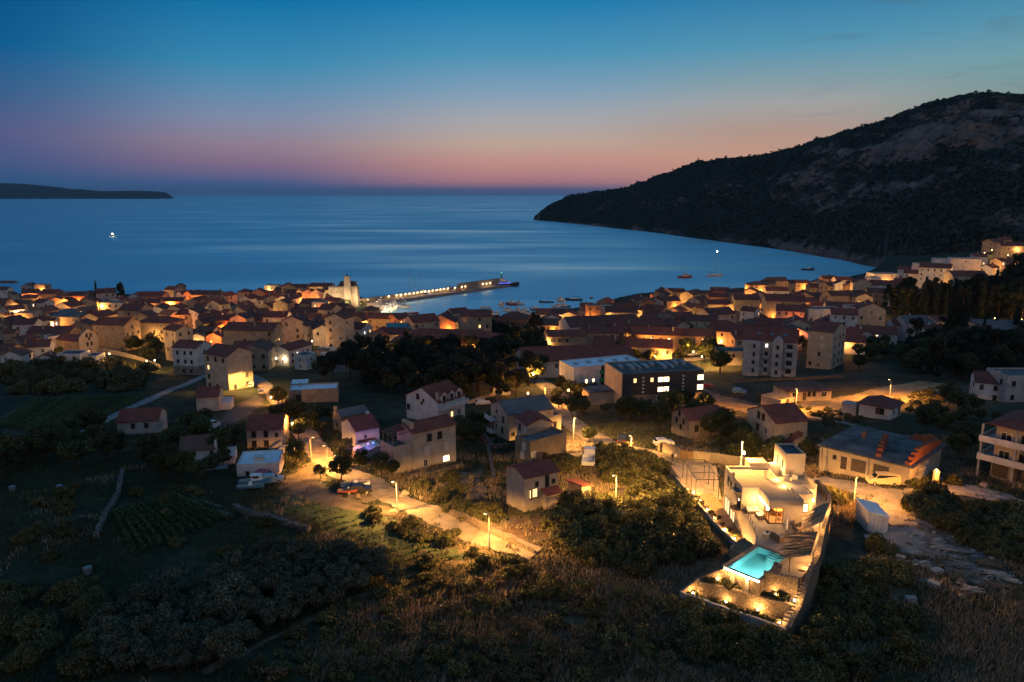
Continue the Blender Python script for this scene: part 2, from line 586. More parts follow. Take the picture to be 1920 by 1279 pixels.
# ------------------------------------------------------------------ colours
G_EARTH = surf('dry_earth', (0.055, 0.042, 0.028, 1), (0.13, 0.10, 0.065, 1), 0.35, 0.95, bump=0.6, bscale=3)
def land_material():
 m, nt, bs = mat_base('hillside')
 bs.inputs['Roughness'].default_value = 0.95
 bs.inputs['Specular IOR Level'].default_value = 0.1
 tc = nt.new('ShaderNodeTexCoord')
 def noise(scale, detail=7, r=0.65):
  n = nt.new('ShaderNodeTexNoise')
  n.inputs['Scale'].default_value = scale
  n.inputs['Detail'].default_value = detail
  n.inputs['Roughness'].default_value = r
  nt.link(tc.outputs['Object'], n.inputs['Vector'])
  return n.outputs['Fac']
 def cramp(f, stops):
  c = nt.new('ShaderNodeValToRGB')
  while len(c.color_ramp.elements) < len(stops):
   c.color_ramp.elements.new(0.5)
  for e, (p, col) in zip(c.color_ramp.elements, stops):
   e.position, e.color = p, col
  nt.link(f, c.inputs['Fac'])
  return c.outputs['Color']
 b = cramp(noise(0.9, 8, 0.75), [(0.3, (0.35, 0.35, 0.35, 1)), (0.7, (1.25, 1.25, 1.25, 1))])
 at = nt.new('ShaderNodeAttribute', attribute_name='dryness')
 gr = cramp(noise(0.11), [(0.36, (0.014, 0.026, 0.016, 1)), (0.5, (0.032, 0.046, 0.026, 1)), (0.66, (0.07, 0.068, 0.040, 1))])
 dr = cramp(noise(0.08), [(0.36, (0.045, 0.036, 0.022, 1)), (0.5, (0.12, 0.09, 0.055, 1)), (0.66, (0.24, 0.18, 0.115, 1))])
 m1 = nt.new('ShaderNodeMix', data_type='RGBA')
 nt.link(at.outputs['Fac'], m1.inputs['Factor'])
 nt.link(gr, m1.inputs[6])
 nt.link(dr, m1.inputs[7])
 a = m1.outputs[2]
 mx = nt.new('ShaderNodeMix', data_type='RGBA', blend_type='MULTIPLY')
 mx.inputs['Factor'].default_value = 1
 nt.link(a, mx.inputs[6])
 nt.link(b, mx.inputs[7])
 nt.link(mx.outputs[2], bs.inputs['Base Color'])
 bp = nt.new('ShaderNodeBump')
 bp.inputs['Strength'].default_value = 0.8
 bp.inputs['Distance'].default_value = 0.4
 nt.link(noise(1.6, 6), bp.inputs['Height'])
 nt.link(bp.outputs['Normal'], bs.inputs['Normal'])
 return m
# ------------------------------------------------------------------ land: one sheet, fan-shaped grid, finest near the camera
NR, NC = 430, 600
gy = 22 * (1250 / 22) ** (np.arange(NR) / (NR - 1))
ga = np.linspace(-1.05, 1.15, NC)
YY = np.repeat(gy[:, None], NC, 1)
XX = ga[None, :] * (YY + 25)
ZZ = land_h(XX, YY)
LV = np.stack([XX, YY, ZZ], -1).reshape(-1, 3)
idx = np.arange(NR * NC).reshape(NR, NC)
LQ = np.stack([idx[:-1, :-1], idx[:-1, 1:], idx[1:, 1:], idx[1:, :-1]], -1).reshape(-1, 4)
land_me = np_mesh('ground', LV, LQ, land_material(), smooth=True)
_dry = np.clip(sstep(-24, 2, XX) * (1 - sstep(84, 112, YY)) * 1.0 + .42 * sstep(-60, 10, XX) * (1 - sstep(230, 300, YY)) + (fbm(XX * .05, YY * .05, 3, 71) - .5) * .7 * (.35 + .65 * sstep(-40, 0, XX)), 0, 1)
_ad = land_me.attributes.new('dryness', 'FLOAT', 'POINT')
_ad.data.foreach_set('value', _dry.ravel().astype(np.float32))
land = tag(link('ground', land_me), kind='structure')
BVH = BVHTree.FromPolygons([tuple(p) for p in LV.tolist()], [tuple(q) for q in LQ.tolist()])
def gz(x, y):
 hit = BVH.ray_cast(Vector((x, y, 500)), Vector((0, 0, -1)))
 return hit[0].z if hit[0] is not None else 0.0
def P(u, v, h=0.0):
 """point h above the land that pixel (u, v) looks at; returns the foot of it on the land"""
 hit = BVH.ray_cast(Vector((0, 0, CAMZ - h)), ray(u, v).normalized())
 return hit[0].copy() if hit[0] is not None else PZ(u, v, 1.0)
# ------------------------------------------------------------------ sea
def sea_material():
 m, nt, bs = mat_base('sea_water')
 bs.inputs['Base Color'].default_value = (0.004, 0.05, 0.09, 1)
 bs.inputs['Roughness'].default_value = 0.5
 gl = nt.new('ShaderNodeBsdfGlossy')
 gl.inputs['Color'].default_value = (0.52, 0.86, 0.88, 1)
 ms = nt.new('ShaderNodeMixShader')
 ms.inputs['Fac'].default_value = 0.88
 nt.link(bs.outputs[0], ms.inputs[1])
 nt.link(gl.outputs[0], ms.inputs[2])
 nt.link(ms.outputs[0], nt.n['Material Output'].inputs['Surface'])
 bs = gl
 tc = nt.new('ShaderNodeTexCoord')
 mp = nt.new('ShaderNodeMapping')
 mp.inputs['Scale'].default_value = (0.0017, 0.0075, 1)
 mp.inputs['Rotation'].default_value = (0, 0, R(-6))
 nt.link(tc.outputs['Object'], mp.inputs['Vector'])
 n = nt.new('ShaderNodeTexNoise')
 n.inputs['Scale'].default_value = 1.0
 n.inputs['Detail'].default_value = 5
 n.inputs['Roughness'].default_value = 0.55
 n.inputs['Distortion'].default_value = 0.5
 nt.link(mp.outputs['Vector'], n.inputs['Vector'])
 mr = nt.new('ShaderNodeMapRange')
 mr.inputs['From Min'].default_value = 0.35
 mr.inputs['From Max'].default_value = 0.66
 mr.inputs['To Min'].default_value = 0.6
 mr.inputs['To Max'].default_value = 0.24
 nt.link(n.outputs['Fac'], mr.inputs['Value'])
 nt.link(mr.outputs['Result'], bs.inputs['Roughness'])
 sc = nt.new('ShaderNodeValToRGB')
 sc.color_ramp.elements[0].position, sc.color_ramp.elements[1].position = .36, .68
 sc.color_ramp.elements[0].color, sc.color_ramp.elements[1].color = (0.42, 0.75, 0.80, 1), (0.80, 0.98, 0.95, 1)
 nt.link(n.outputs['Fac'], sc.inputs['Fac'])
 nt.link(sc.outputs['Color'], gl.inputs['Color'])
 m2 = nt.new('ShaderNodeMapping')
 m2.inputs['Scale'].default_value = (0.05, 0.16, 0.1)
 nt.link(tc.outputs['Object'], m2.inputs['Vector'])
 n2 = nt.new('ShaderNodeTexNoise')
 n2.inputs['Scale'].default_value = 1.0
 n2.inputs['Detail'].default_value = 4
 nt.link(m2.outputs['Vector'], n2.inputs['Vector'])
 bp = nt.new('ShaderNodeBump')
 bp.inputs['Strength'].default_value = 0.3
 bp.inputs['Distance'].default_value = 0.8
 nt.link(n2.outputs['Fac'], bp.inputs['Height'])
 nt.link(bp.outputs['Normal'], bs.inputs['Normal'])
 return m
mb = MB()
mb.add([(-44000, -1500, 0), (44000, -1500, 0), (44000, 60000, 0), (-44000, 60000, 0)], [(0, 1, 2, 3)])
tag(mb.build('sea', sea_material()), kind='structure')
# ------------------------------------------------------------------ the long ridge across the bay
MT = [(1000, 412, 411), (1012, 414, 398), (1030, 415, 384), (1060, 418, 372), (1100, 422, 366), (1150, 428, 357), (1200, 433, 343), (1250, 439, 325), (1300, 446, 305), (1350, 452, 299), (1400, 459, 294), (1440, 464, 290), (1500, 472, 273), (1560, 482, 254), (1600, 488, 243), (1640, 497, 232), (1700, 0, 208), (1750, 0, 191), (1800, 0, 180), (1850, 0, 175), (1920, 0, 179), (2000, 0, 186), (2150, 0, 196), (2400, 0, 215)]
def mountain_mesh():
 us = np.array([r[0] for r in MT], float)
 vr = np.array([r[2] for r in MT], float)
 sy = []
 for u, vs, _ in MT:
  if vs:
   sy.append(PZ(u, vs, 0).y)
  else:
   sy.append(float(np.interp(u, [1640, 1700, 1780, 1920, 2400], [sy[15] if len(sy) > 15 else 790, 740, 690, 640, 560])))
 sy = np.array(sy)
 ext = np.interp(us, [1000, 1030, 1100, 1300, 1640, 1850, 2400], [15, 120, 260, 460, 560, 620, 620])
 # sample
 uu = np.concatenate([np.linspace(1000, 1100, 60), np.linspace(1100, 2400, 480)[1:]])
 nT, nB = 150, 14
 V = np.zeros((len(uu), nT + nB, 3))
 for i, u in enumerate(uu):
  ys, ex, v_r = np.interp(u, us, sy), np.interp(u, us, ext), np.interp(u, us, vr)
  v_r += (fbm(np.array([u * 0.045]), np.array([3.3]), 4, 5)[0] - 0.5) * 5
  yr = ys + ex
  dr = ray(u, v_r)
  zr = CAMZ + dr.z * yr / dr.y
  a = dr.x / dr.y
  zb = -3.0 + np.clip((u - 1640) / 140, 0, 1) * (float(land_h(np.array([a * ys]), np.array([ys]))[0]) - 1)
  t = np.linspace(0, 1, nT)
  cl = np.interp(t, [0, 0.03, 0.10, 0.3, 0.52, 0.60, 0.76, 0.80, 1.0], [0, 0.05, 0.13, 0.3, 0.5, 0.66, 0.80, 0.90, 1.0])
  sm = t ** 0.95
  k = np.clip((u - 1250) / 300, 0, 1)
  prof = sm * (1 - k) + cl * k
  yy = ys + (yr - ys) * t
  V[i, :nT, 0], V[i, :nT, 1], V[i, :nT, 2] = a * yy, yy, zb + (zr - zb) * prof
  tb = np.linspace(0, 1, nB + 1)[1:]
  yb = yr + tb * ex * 1.2
  V[i, nT:, 0], V[i, nT:, 1], V[i, nT:, 2] = a * yb, yb, zr + (-4 - zr) * tb ** 1.5
 X, Y = V[..., 0], V[..., 1]
 h = np.clip(V[..., 2], 0, None)
 T = np.concatenate([np.linspace(0, 1, nT), np.full(nB, 0.6)])[None, :]
 env = np.sin(np.clip(T, 0, 1) * np.pi) ** 0.7 * (1 - np.clip(T, 0, 1) ** 4) * np.clip(h / 60, 0, 1)
 V[:, nT:, 2] += 0
 rid = 1 - np.abs(2 * fbm(X * 0.008, Y * 0.012, 5, 21) - 1)
 V[..., 2] += env * ((rid - 0.6) * 26 + (fbm(X * 0.035, Y * 0.05, 4, 31) - 0.5) * 14)
 stp = np.abs(2 * fbm(X * 0.02, h * 0.09, 3, 77) - 1)
 V[..., 1] -= env * stp * 18
 n, w = len(uu), nT + nB
 id2 = np.arange(n * w).reshape(n, w)
 Q = np.stack([id2[:-1, :-1], id2[1:, :-1], id2[1:, 1:], id2[:-1, 1:]], -1).reshape(-1, 4)
 return V, Q
def mountain_material():
 m, nt, bs = mat_base('karst_hillside')
 bs.inputs['Roughness'].default_value = 0.95
 bs.inputs['Specular IOR Level'].default_value = 0.1
 tc = nt.new('ShaderNodeTexCoord')
 g = nt.new('ShaderNodeNewGeometry')
 sp = nt.new('ShaderNodeSeparateXYZ')
 nt.link(g.outputs['True Normal'], sp.inputs[0])
 n1 = nt.new('ShaderNodeTexNoise')
 n1.inputs['Scale'].default_value = 0.011
 n1.inputs['Detail'].default_value = 9
 n1.inputs['Roughness'].default_value = 0.68
 mp = nt.new('ShaderNodeMapping')
 mp.inputs['Scale'].default_value = (1, 1, 2.6)
 nt.link(tc.outputs['Object'], mp.inputs['Vector'])
 nt.link(mp.outputs['Vector'], n1.inputs['Vector'])
 # rock shows on steep faces, scrub everywhere else
 st = nt.new('ShaderNodeMapRange')
 st.inputs['From Min'].default_value = 0.75
 st.inputs['From Max'].default_value = 0.35
 st.inputs['To Min'].default_value = -0.10
 st.inputs['To Max'].default_value = 0.24
 nt.link(sp.outputs['Z'], st.inputs['Value'])
 ca = nt.new('ShaderNodeAttribute', attribute_name='cliff')
 cm_ = nt.new('ShaderNodeMath', operation='MULTIPLY_ADD')
 nt.link(ca.outputs['Fac'], cm_.inputs[0])
 cm_.inputs[1].default_value = 0.5
 nt.link(n1.outputs['Fac'], cm_.inputs[2])
 ad = nt.new('ShaderNodeMath', operation='ADD')
 nt.link(cm_.outputs[0], ad.inputs[0])
 nt.link(st.outputs['Result'], ad.inputs[1])
 cr = nt.new('ShaderNodeValToRGB')
 for p, c in ((0.47, (0.014, 0.024, 0.017, 1)), (0.54, (0.034, 0.036, 0.028, 1)), (0.60, (0.085, 0.068, 0.06, 1)), (0.82, (0.165, 0.128, 0.108, 1))):
  e = cr.color_ramp.elements.new(p)
  e.color = c
 cr.color_ramp.elements.remove(cr.color_ramp.elements[0])
 cr.color_ramp.elements.remove(cr.color_ramp.elements[-1])
 nt.link(ad.outputs[0], cr.inputs['Fac'])
 n2 = nt.new('ShaderNodeTexNoise')
 n2.inputs['Scale'].default_value = 0.055
 n2.inputs['Detail'].default_value = 8
 n2.inputs['Roughness'].default_value = 0.75
 mq = nt.new('ShaderNodeMapping')
 mq.inputs['Scale'].default_value = (1, 1, .45)
 nt.link(tc.outputs['Object'], mq.inputs['Vector'])
 nt.link(mq.outputs['Vector'], n2.inputs['Vector'])
 mr = nt.new('ShaderNodeMapRange')
 mr.inputs['From Min'].default_value = 0.3
 mr.inputs['From Max'].default_value = 0.7
 mr.inputs['To Min'].default_value = 0.12
 mr.inputs['To Max'].default_value = 1.65
 nt.link(n2.outputs['Fac'], mr.inputs['Value'])
 mx = nt.new('ShaderNodeMix', data_type='RGBA', blend_type='MULTIPLY')
 mx.inputs['Factor'].default_value = 1
 nt.link(cr.outputs['Color'], mx.inputs[6])
 nt.link(mr.outputs['Result'], mx.inputs[7])
 nt.link(mx.outputs[2], bs.inputs['Base Color'])
 bp = nt.new('ShaderNodeBump')
 bp.inputs['Strength'].default_value = 1.0
 bp.inputs['Distance'].default_value = 6.0
 nt.link(n2.outputs['Fac'], bp.inputs['Height'])
 nt.link(bp.outputs['Normal'], bs.inputs['Normal'])
 return m
MVtx, MQ = mountain_mesh()
_nu, _nw = MVtx.shape[:2]
_T = np.linspace(0, 1, 150)
_T = np.concatenate([_T, np.full(_nw - 150, .0)])[None, :]
_U = np.concatenate([np.linspace(1000, 1100, 60), np.linspace(1100, 2400, 480)[1:]])[:, None]
_k = np.clip((_U - 1420) / 280, 0, 1)
_b1 = fbm(MVtx[..., 0] * .009, MVtx[..., 2] * .03, 4, 51)
_b2 = fbm(MVtx[..., 0] * .05, MVtx[..., 2] * .02, 4, 61)
CLIFF = np.exp(-((_T - .63) / .11) ** 2) * _k * 1.2 + np.exp(-((_T - .38) / .06) ** 2) * .75 * np.clip((_U - 1350) / 200, 0, 1) + np.exp(-((_T - .05) / .05) ** 2) * .8
CLIFF = np.clip(CLIFF * (_b1 - .36) * 3.2 + (_b2 - .55) * 1.5 * (CLIFF > .1), 0, 1)
MVtx[..., 1] -= CLIFF * 10 * _b2
MVtx[..., 0] -= CLIFF * 6 * _b2
MOUNT_MAT = mountain_material()
_mm = np_mesh('mountain', MVtx.reshape(-1, 3), MQ, MOUNT_MAT, smooth=False)
_at = _mm.attributes.new('cliff', 'FLOAT', 'POINT')
_at.data.foreach_set('value', CLIFF.ravel().astype(np.float32))
mount = tag(link('mountain', _mm), kind='structure')
MBVH = BVHTree.FromPolygons([tuple(p) for p in MVtx.reshape(-1, 3).tolist()], [tuple(q) for q in MQ.tolist()])
def PM(u, v):
 hit = MBVH.ray_cast(Vector((0, 0, CAMZ)), ray(u, v).normalized())
 return hit[0].copy() if hit[0] is not None else None
# low island on the horizon
IS = [(-420, 352), (-250, 336), (-120, 338), (0, 343), (50, 345), (110, 351), (135, 355), (150, 354.5), (190, 358.5), (230, 358), (260, 357.5), (300, 359.5), (312, 361), (319, 366), (322, 372)]
iu = np.linspace(-420, 322, 160)
iv = np.interp(iu, [p[0] for p in IS], [p[1] for p in IS])
rows = []
for t, f in ((0, -0.02), (0.25, 0.55), (0.5, 0.85), (1.0, 1.0), (1.6, 0.7), (2.4, -0.02)):
 row = []
 for u, v in zip(iu, iv):
  y0 = 11800.0
  yr = y0 + 900
  d = ray(u, v)
  zr = max(6.0, CAMZ + d.z * yr / d.y)
  a = d.x / d.y
  yy = y0 + 900 * t
  row.append((a * yr + (yy - yr) * a * 0.9, yy, zr * f + (vnoise(np.array([u * 0.3]), np.array([t * 9.0]))[0] - 0.5) * 14 * (0 < f < 1)))
 rows.append(row)
IVt = np.array(rows)
id3 = np.arange(IVt.shape[0] * IVt.shape[1]).reshape(IVt.shape[:2])
IQ = np.stack([id3[:-1, :-1], id3[:-1, 1:], id3[1:, 1:], id3[1:, :-1]], -1).reshape(-1, 4)
tag(link('hills', np_mesh('hills', IVt.reshape(-1, 3), IQ, MOUNT_MAT)), kind='structure')
# ------------------------------------------------------------------ building materials
WALL = {
 'stone': masonry('limestone_rubble_wall', (0.36, 0.29, 0.22, 1), (0.25, 0.20, 0.155, 1), (0.20, 0.165, 0.13, 1), 1.0, 0.32, 0.62, 0.03, 0.5),
 'cream': surf('cream_render', (0.31, 0.25, 0.185, 1), (0.44, 0.365, 0.28, 1), 0.5, 0.9, 8, 0.15, 12),
 'white': surf('white_render', (0.42, 0.395, 0.37, 1), (0.60, 0.57, 0.54, 1), 0.4, 0.9, 8, 0.12, 12),
 'grey': surf('grey_render', (0.26, 0.25, 0.245, 1), (0.40, 0.385, 0.37, 1), 0.5, 0.92, 8, 0.2, 12),
 'brick': masonry('red_block_wall', (0.33, 0.15, 0.09, 1), (0.24, 0.11, 0.07, 1), (0.22, 0.17, 0.14, 1), 1.0, 0.25, 0.5, 0.02, 0.4),
 'orange': surf('ochre_render', (0.42, 0.22, 0.10, 1), (0.55, 0.31, 0.15, 1), 0.5, 0.9, 8, 0.12, 12),
}
ROOF = {
 'red': roof_mat('clay_tile', (0.15, 0.045, 0.032, 1), (0.24, 0.085, 0.06, 1)),
 'dark': roof_mat('weathered_tile', (0.105, 0.042, 0.033, 1), (0.185, 0.078, 0.06, 1)),
 'brown': roof_mat('brown_tile', (0.10, 0.055, 0.042, 1), (0.18, 0.10, 0.075, 1)),
 'grey': roof_mat('grey_slab_roof', (0.10, 0.10, 0.105, 1), (0.17, 0.165, 0.165, 1)),
 'teal': surf('teal_sheet_roof', (0.05, 0.17, 0.19, 1), (0.08, 0.23, 0.25, 1), 0.6, 0.5),
 'flat': surf('flat_roof_screed', (0.035, 0.035, 0.036, 1), (0.15, 0.14, 0.13, 1), 0.3, 0.8, 10),
 'white': surf('pale_roof_membrane', (0.55, 0.58, 0.60, 1), (0.75, 0.77, 0.78, 1), 0.35, 0.6, 8),
}
PANE_DARK = surf('dark_glass', (0.012, 0.014, 0.017, 1), (0.02, 0.022, 0.026, 1), 1.0, 0.15, spec=0.5)
FRAME_W = surf('painted_frame', (0.5, 0.47, 0.43, 1), (0.6, 0.57, 0.52, 1), 2.0, 0.6)
FRAME_D = surf('dark_shutter', (0.05, 0.04, 0.033, 1), (0.09, 0.07, 0.055, 1), 2.0, 0.7)
SHUT_P = surf('pale_shutter', (0.42, 0.40, 0.37, 1), (0.5, 0.48, 0.45, 1), 3.0, 0.7)
LIT_W = emit('lamplit_pane', (1.0, 0.58, 0.22, 1), 2.6)
LIT_Y = emit('bright_lamplit_pane', (1.0, 0.70, 0.36, 1), 5.0)
LIT_C = emit('cool_lamplit_pane', (1.0, 0.86, 0.66, 1), 3.0)
METAL_D = surf('dark_metal', (0.03, 0.03, 0.032, 1), (0.06, 0.06, 0.062, 1), 3.0, 0.5, metallic=0.6)
METAL_G = surf('galvanised_metal', (0.28, 0.28, 0.28, 1), (0.4, 0.4, 0.4, 1), 3.0, 0.5, metallic=0.5)
CONC = surf('concrete', (0.24, 0.225, 0.205, 1), (0.36, 0.34, 0.31, 1), 0.8, 0.9, 8, 0.3, 9)
WOOD = surf('weathered_wood', (0.13, 0.085, 0.05, 1), (0.24, 0.165, 0.10, 1), 2.5, 0.8, 6, 0.3, 14, stretch=(1, 6, 1))
WOODW = surf('warm_decking', (0.20, 0.11, 0.055, 1), (0.30, 0.18, 0.095, 1), 2.0, 0.7, 6, 0.2, 14)
def window_mesh(name, w, h, frame, pane, bars=True, t=0.10, fw=0.10):
 """window standing in the wall plane y=0, facing -y, centred on x, base at z=0"""
 mb = MB()
 mb.box(-w / 2, -w / 2 + fw, -t, 0.05, 0, h, 0)
 mb.box(w / 2 - fw, w / 2, -t, 0.05, 0, h, 0)
 mb.box(-w / 2 + fw, w / 2 - fw, -t, 0.05, h - fw, h, 0)
 mb.box(-w / 2 - 0.05, w / 2 + 0.05, -t - 0.06, 0.05, -0.08, 0, 0)
 mb.box(-w / 2 + fw, w / 2 - fw, -0.03, 0.05, 0.0, h - fw, 1)
 if bars:
  mb.box(-0.03, 0.03, -0.05, -0.031, 0.0, h - fw, 0)
 return mb.mesh(name, [frame, pane])
WIN = {
 'dark': window_mesh('window_dark', 0.95, 1.35, FRAME_D, PANE_DARK),
 'pale': window_mesh('window_pale', 0.95, 1.35, FRAME_W, PANE_DARK),
 'shut': window_mesh('window_shuttered', 0.95, 1.35, FRAME_D, FRAME_D),
 'shutp': window_mesh('window_pale_shutter', 0.95, 1.35, FRAME_W, SHUT_P),
 'lit': window_mesh('window_lit', 0.95, 1.35, FRAME_D, LIT_W),
 'lity': window_mesh('window_bright', 0.95, 1.35, FRAME_W, LIT_Y),
 'litc': window_mesh('window_cool', 0.95, 1.35, FRAME_W, LIT_C),
 'wide': window_mesh('window_wide', 1.7, 1.3, FRAME_W, PANE_DARK),
 'widelit': window_mesh('window_wide_lit', 1.7, 1.3, FRAME_W, LIT_Y),
 'small': window_mesh('window_small', 0.6, 0.7, FRAME_D, PANE_DARK),
 'door': window_mesh('door_leaf', 1.0, 2.1, FRAME_D, FRAME_D, False),
 'doorlit': window_mesh('door_lit', 1.1, 2.1, FRAME_D, LIT_Y, True),
 'doorw': window_mesh('door_white', 1.0, 2.1, FRAME_W, SHUT_P, False),
 'garage': window_mesh('garage_door_leaf', 2.6, 2.3, CONC, FRAME_D, False),
}
HOUSES = []      # (object, u, v, words for the label)
def put_window(parent, kind, lx, ly, lz, rz, name='window'):
 o = bpy.data.objects.new(name, WIN[kind])
 COL.objects.link(o)
 o.parent = parent
 o.location = (lx, ly, lz)
 o.rotation_euler = (0, 0, rz)
 return o
def chimney(parent, x, y, z, h=1.3, m=None, s=0.55):
 mb = MB()
 mb.box(-s / 2, s / 2, -s / 2, s / 2, -0.8, h, 0)
 mb.box(-s / 2 - 0.08, s / 2 + 0.08, -s / 2 - 0.08, s / 2 + 0.08, h, h + 0.12, 0)
 mb.box(-s / 4, s / 4, -s / 4, s / 4, h + 0.12, h + 0.35, 0)
 return mb.build('chimney', m or WALL['cream'], parent, (x, y, z))
def shell(root, L, D, h, roof, wallm, roofm, pitch=0.40, over=0.35, found=2.5, parapet=0.45):
 """walls and roof of a block whose ridge runs along local x, base at z=0, centred"""
 l, d = L / 2, D / 2
 rh = d * pitch
 w = MB()
 r = MB()
 t = 0.16
 if roof == 'gable':
  w.add([(-l, -d, -found), (l, -d, -found), (l, d, -found), (-l, d, -found), (-l, -d, h), (l, -d, h), (l, d, h), (-l, d, h), (-l, 0, h + rh), (l, 0, h + rh)],
              [(3, 2, 1, 0), (0, 1, 5, 4), (2, 3, 7, 6), (1, 2, 6, 9, 5), (3, 0, 4, 8, 7)])
  o, g = over, 0.18
  for s in (-1, 1):
   a, b = s * (d + o), h - o * pitch
   v = [(-l - g, a, b), (l + g, a, b), (l + g, 0, h + rh), (-l - g, 0, h + rh)]
   v2 = [(x, y, z + t) for x, y, z in v]
   f = [(0, 1, 2, 3), (7, 6, 5, 4), (0, 4, 5, 1), (1, 5, 6, 2), (3, 7, 4, 0)]
   if s > 0:
    f = [q[::-1] for q in f]
   f = [q[::-1] for q in f]
   r.add(v + v2, f)
  r.box(-l - g, l + g, -0.12, 0.12, h + rh + t - 0.06, h + rh + t + 0.09)
 elif roof == 'hip':
  w.box(-l, l, -d, d, -found, h)
  o = over
  k = max(0.0, l - d)
  zt = h + rh
  v = [(-l - o, -d - o, h), (l + o, -d - o, h), (l + o, d + o, h), (-l - o, d + o, h), (-k - 0.05, 0, zt), (k + 0.05, 0, zt)]
  v = v + [(p[0], p[1], p[2] - 0.15) for p in v[:4]]
  r.add(v, [(0, 1, 5, 4), (1, 2, 5), (2, 3, 4, 5), (3, 0, 4), (6, 7, 1, 0), (7, 8, 2, 1), (8, 9, 3, 2), (9, 6, 0, 3), (9, 8, 7, 6)])
 elif roof == 'flat':
  p = parapet
  w.box(-l, l, -d, d, -found, h)
  w.box(-l, l, -d, -d + 0.22, h, h + p)
  w.box(-l, l, d - 0.22, d, h, h + p)
  w.box(-l, -l + 0.22, -d + 0.22, d - 0.22, h, h + p)
  w.box(l - 0.22, l, -d + 0.22, d - 0.22, h, h + p)
  r.box(-l + 0.225, l - 0.225, -d + 0.225, d - 0.225, h + 0.004, h + 0.08)
 elif roof == 'mono':
  w.add([(-l, -d, -found), (l, -d, -found), (l, d, -found), (-l, d, -found), (-l, -d, h), (l, -d, h), (l, d, h + D * 0.22), (-l, d, h + D * 0.22)],
              [(3, 2, 1, 0), (0, 1, 5, 4), (1, 2, 6, 5), (2, 3, 7, 6), (3, 0, 4, 7)])
  o = over
  v = [(-l - o, -d - o, h - o * .22), (l + o, -d - o, h - o * .22), (l + o, d + o, h + (D + o) * .22), (-l - o, d + o, h + (D + o) * .22)]
  v2 = [(x, y, z + 0.18) for x, y, z in v]
  r.add(v + v2, [(3, 2, 1, 0), (4, 5, 6, 7), (0, 1, 5, 4), (1, 2, 6, 5), (2, 3, 7, 6), (3, 0, 4, 7)])
 wo = w.build('wall', wallm, root)
 ro = r.build('roof', roofm, root)
 return wo, ro, rh
def house(u, v, L, D, h, rot, roofk='dark', wallk='stone', form='gable', lit=0, win=None, chim=None, group=None, seed=None, name='house', found=2.5, byfoot=False, pitch=0.40, storey=2.9, frac=0.72):
 """a house whose ridge centre shows at pixel (u, v); rot turns the ridge from the picture's horizontal (degrees)"""
 rnd = random.Random(seed if seed is not None else int(u * 131 + v * 17))
 top = h + (D / 2 * pitch if form in ('gable', 'hip') else 0.4 if form == 'flat' else D * 0.11)
 p = P(u, v, 0 if byfoot else top)
 root = empty(name, (p.x, p.y, p.z), R(rot))
 wo, ro, rh = shell(root, L, D, h, form, WALL[wallk], ROOF[roofk], found=found, pitch=pitch)
 # windows on the sides that face the sea-side camera
 cd = Vector((-p.x, -p.y, 0)).normalized()
 c, s = math.cos(R(rot)), math.sin(R(rot))
 nlit = lit + (1 if h >= 5 and v > 545 and rnd.random() < .16 else 0)
 slots = []
 for (nx, ny, span, off, ang) in ((0, -1, L, D / 2, 0), (0, 1, L, D / 2, math.pi), (1, 0, D, L / 2, math.pi / 2), (-1, 0, D, L / 2, -math.pi / 2)):
  wx, wy = nx * c - ny * s, nx * s + ny * c
  if wx * cd.x + wy * cd.y < 0.12:
   continue
  nf = max(1, int(h / storey + 0.25))
  nc = max(1, int(span / 3.1))
  for i in range(nf):
   for j in range(nc):
    if rnd.random() > frac:
     continue
    q = (j + 0.5) / nc * span - span / 2
    z = h - (i + 1) * (h / nf) + (h / nf - 1.35) * 0.55
    slots.append((nx * off if nx else q * (1 if ny < 0 else -1), ny * off if ny else q * (1 if nx > 0 else -1), max(z, 0.3), ang))
 rnd.shuffle(slots)
 kinds = ['dark', 'dark', 'dark', 'shut', 'pale'] if wallk != 'white' else ['dark', 'dark', 'pale', 'shut']
 for k, (lx, ly, lz, ang) in enumerate(slots[:win if win is not None else 12]):
  if k < nlit:
   kd = rnd.choice(['lit', 'lity', 'lit', 'litc'])
  else:
   kd = rnd.choice(kinds)
  put_window(root, kd, lx, ly, lz, ang)
 if chim is None:
  chim = 1 if form == 'gable' and rnd.random() < 0.55 else 0
 for k in range(chim):
  x = rnd.uniform(-0.38, 0.38) * L
  y = rnd.choice([-0.2, 0.2]) * D
  chimney(root, x, y, h + rh * 0.6 if form != 'flat' else h, 1.5 if form != 'flat' else 0.9, WALL[rnd.choice(['cream', 'brick', wallk])])
 size = 'tall' if h >= 8.5 else 'low' if h <= 4.2 else 'long' if L >= 15.5 else 'small' if L * D < 62 else ''
 wname = {'stone': 'stone', 'cream': 'cream', 'white': 'white', 'grey': 'grey', 'brick': 'brick', 'orange': 'ochre'}[wallk]
 rname = {'red': 'red', 'dark': 'dark', 'brown': 'brown', 'grey': 'grey', 'teal': 'teal', 'flat': 'grey', 'white': 'pale'}[roofk]
 desc = ' '.join(x for x in (size, wname, 'house') if x)
 ftxt = {'gable': f'{rname} gabled roof', 'hip': f'{rname} hipped roof', 'flat': 'flat roof', 'mono': 'one sloping roof'}[form]
 HOUSES.append((root, u, v, desc + ' with ' + ftxt, lit > 0))
 tag(root, None, 'house', group)
 return root
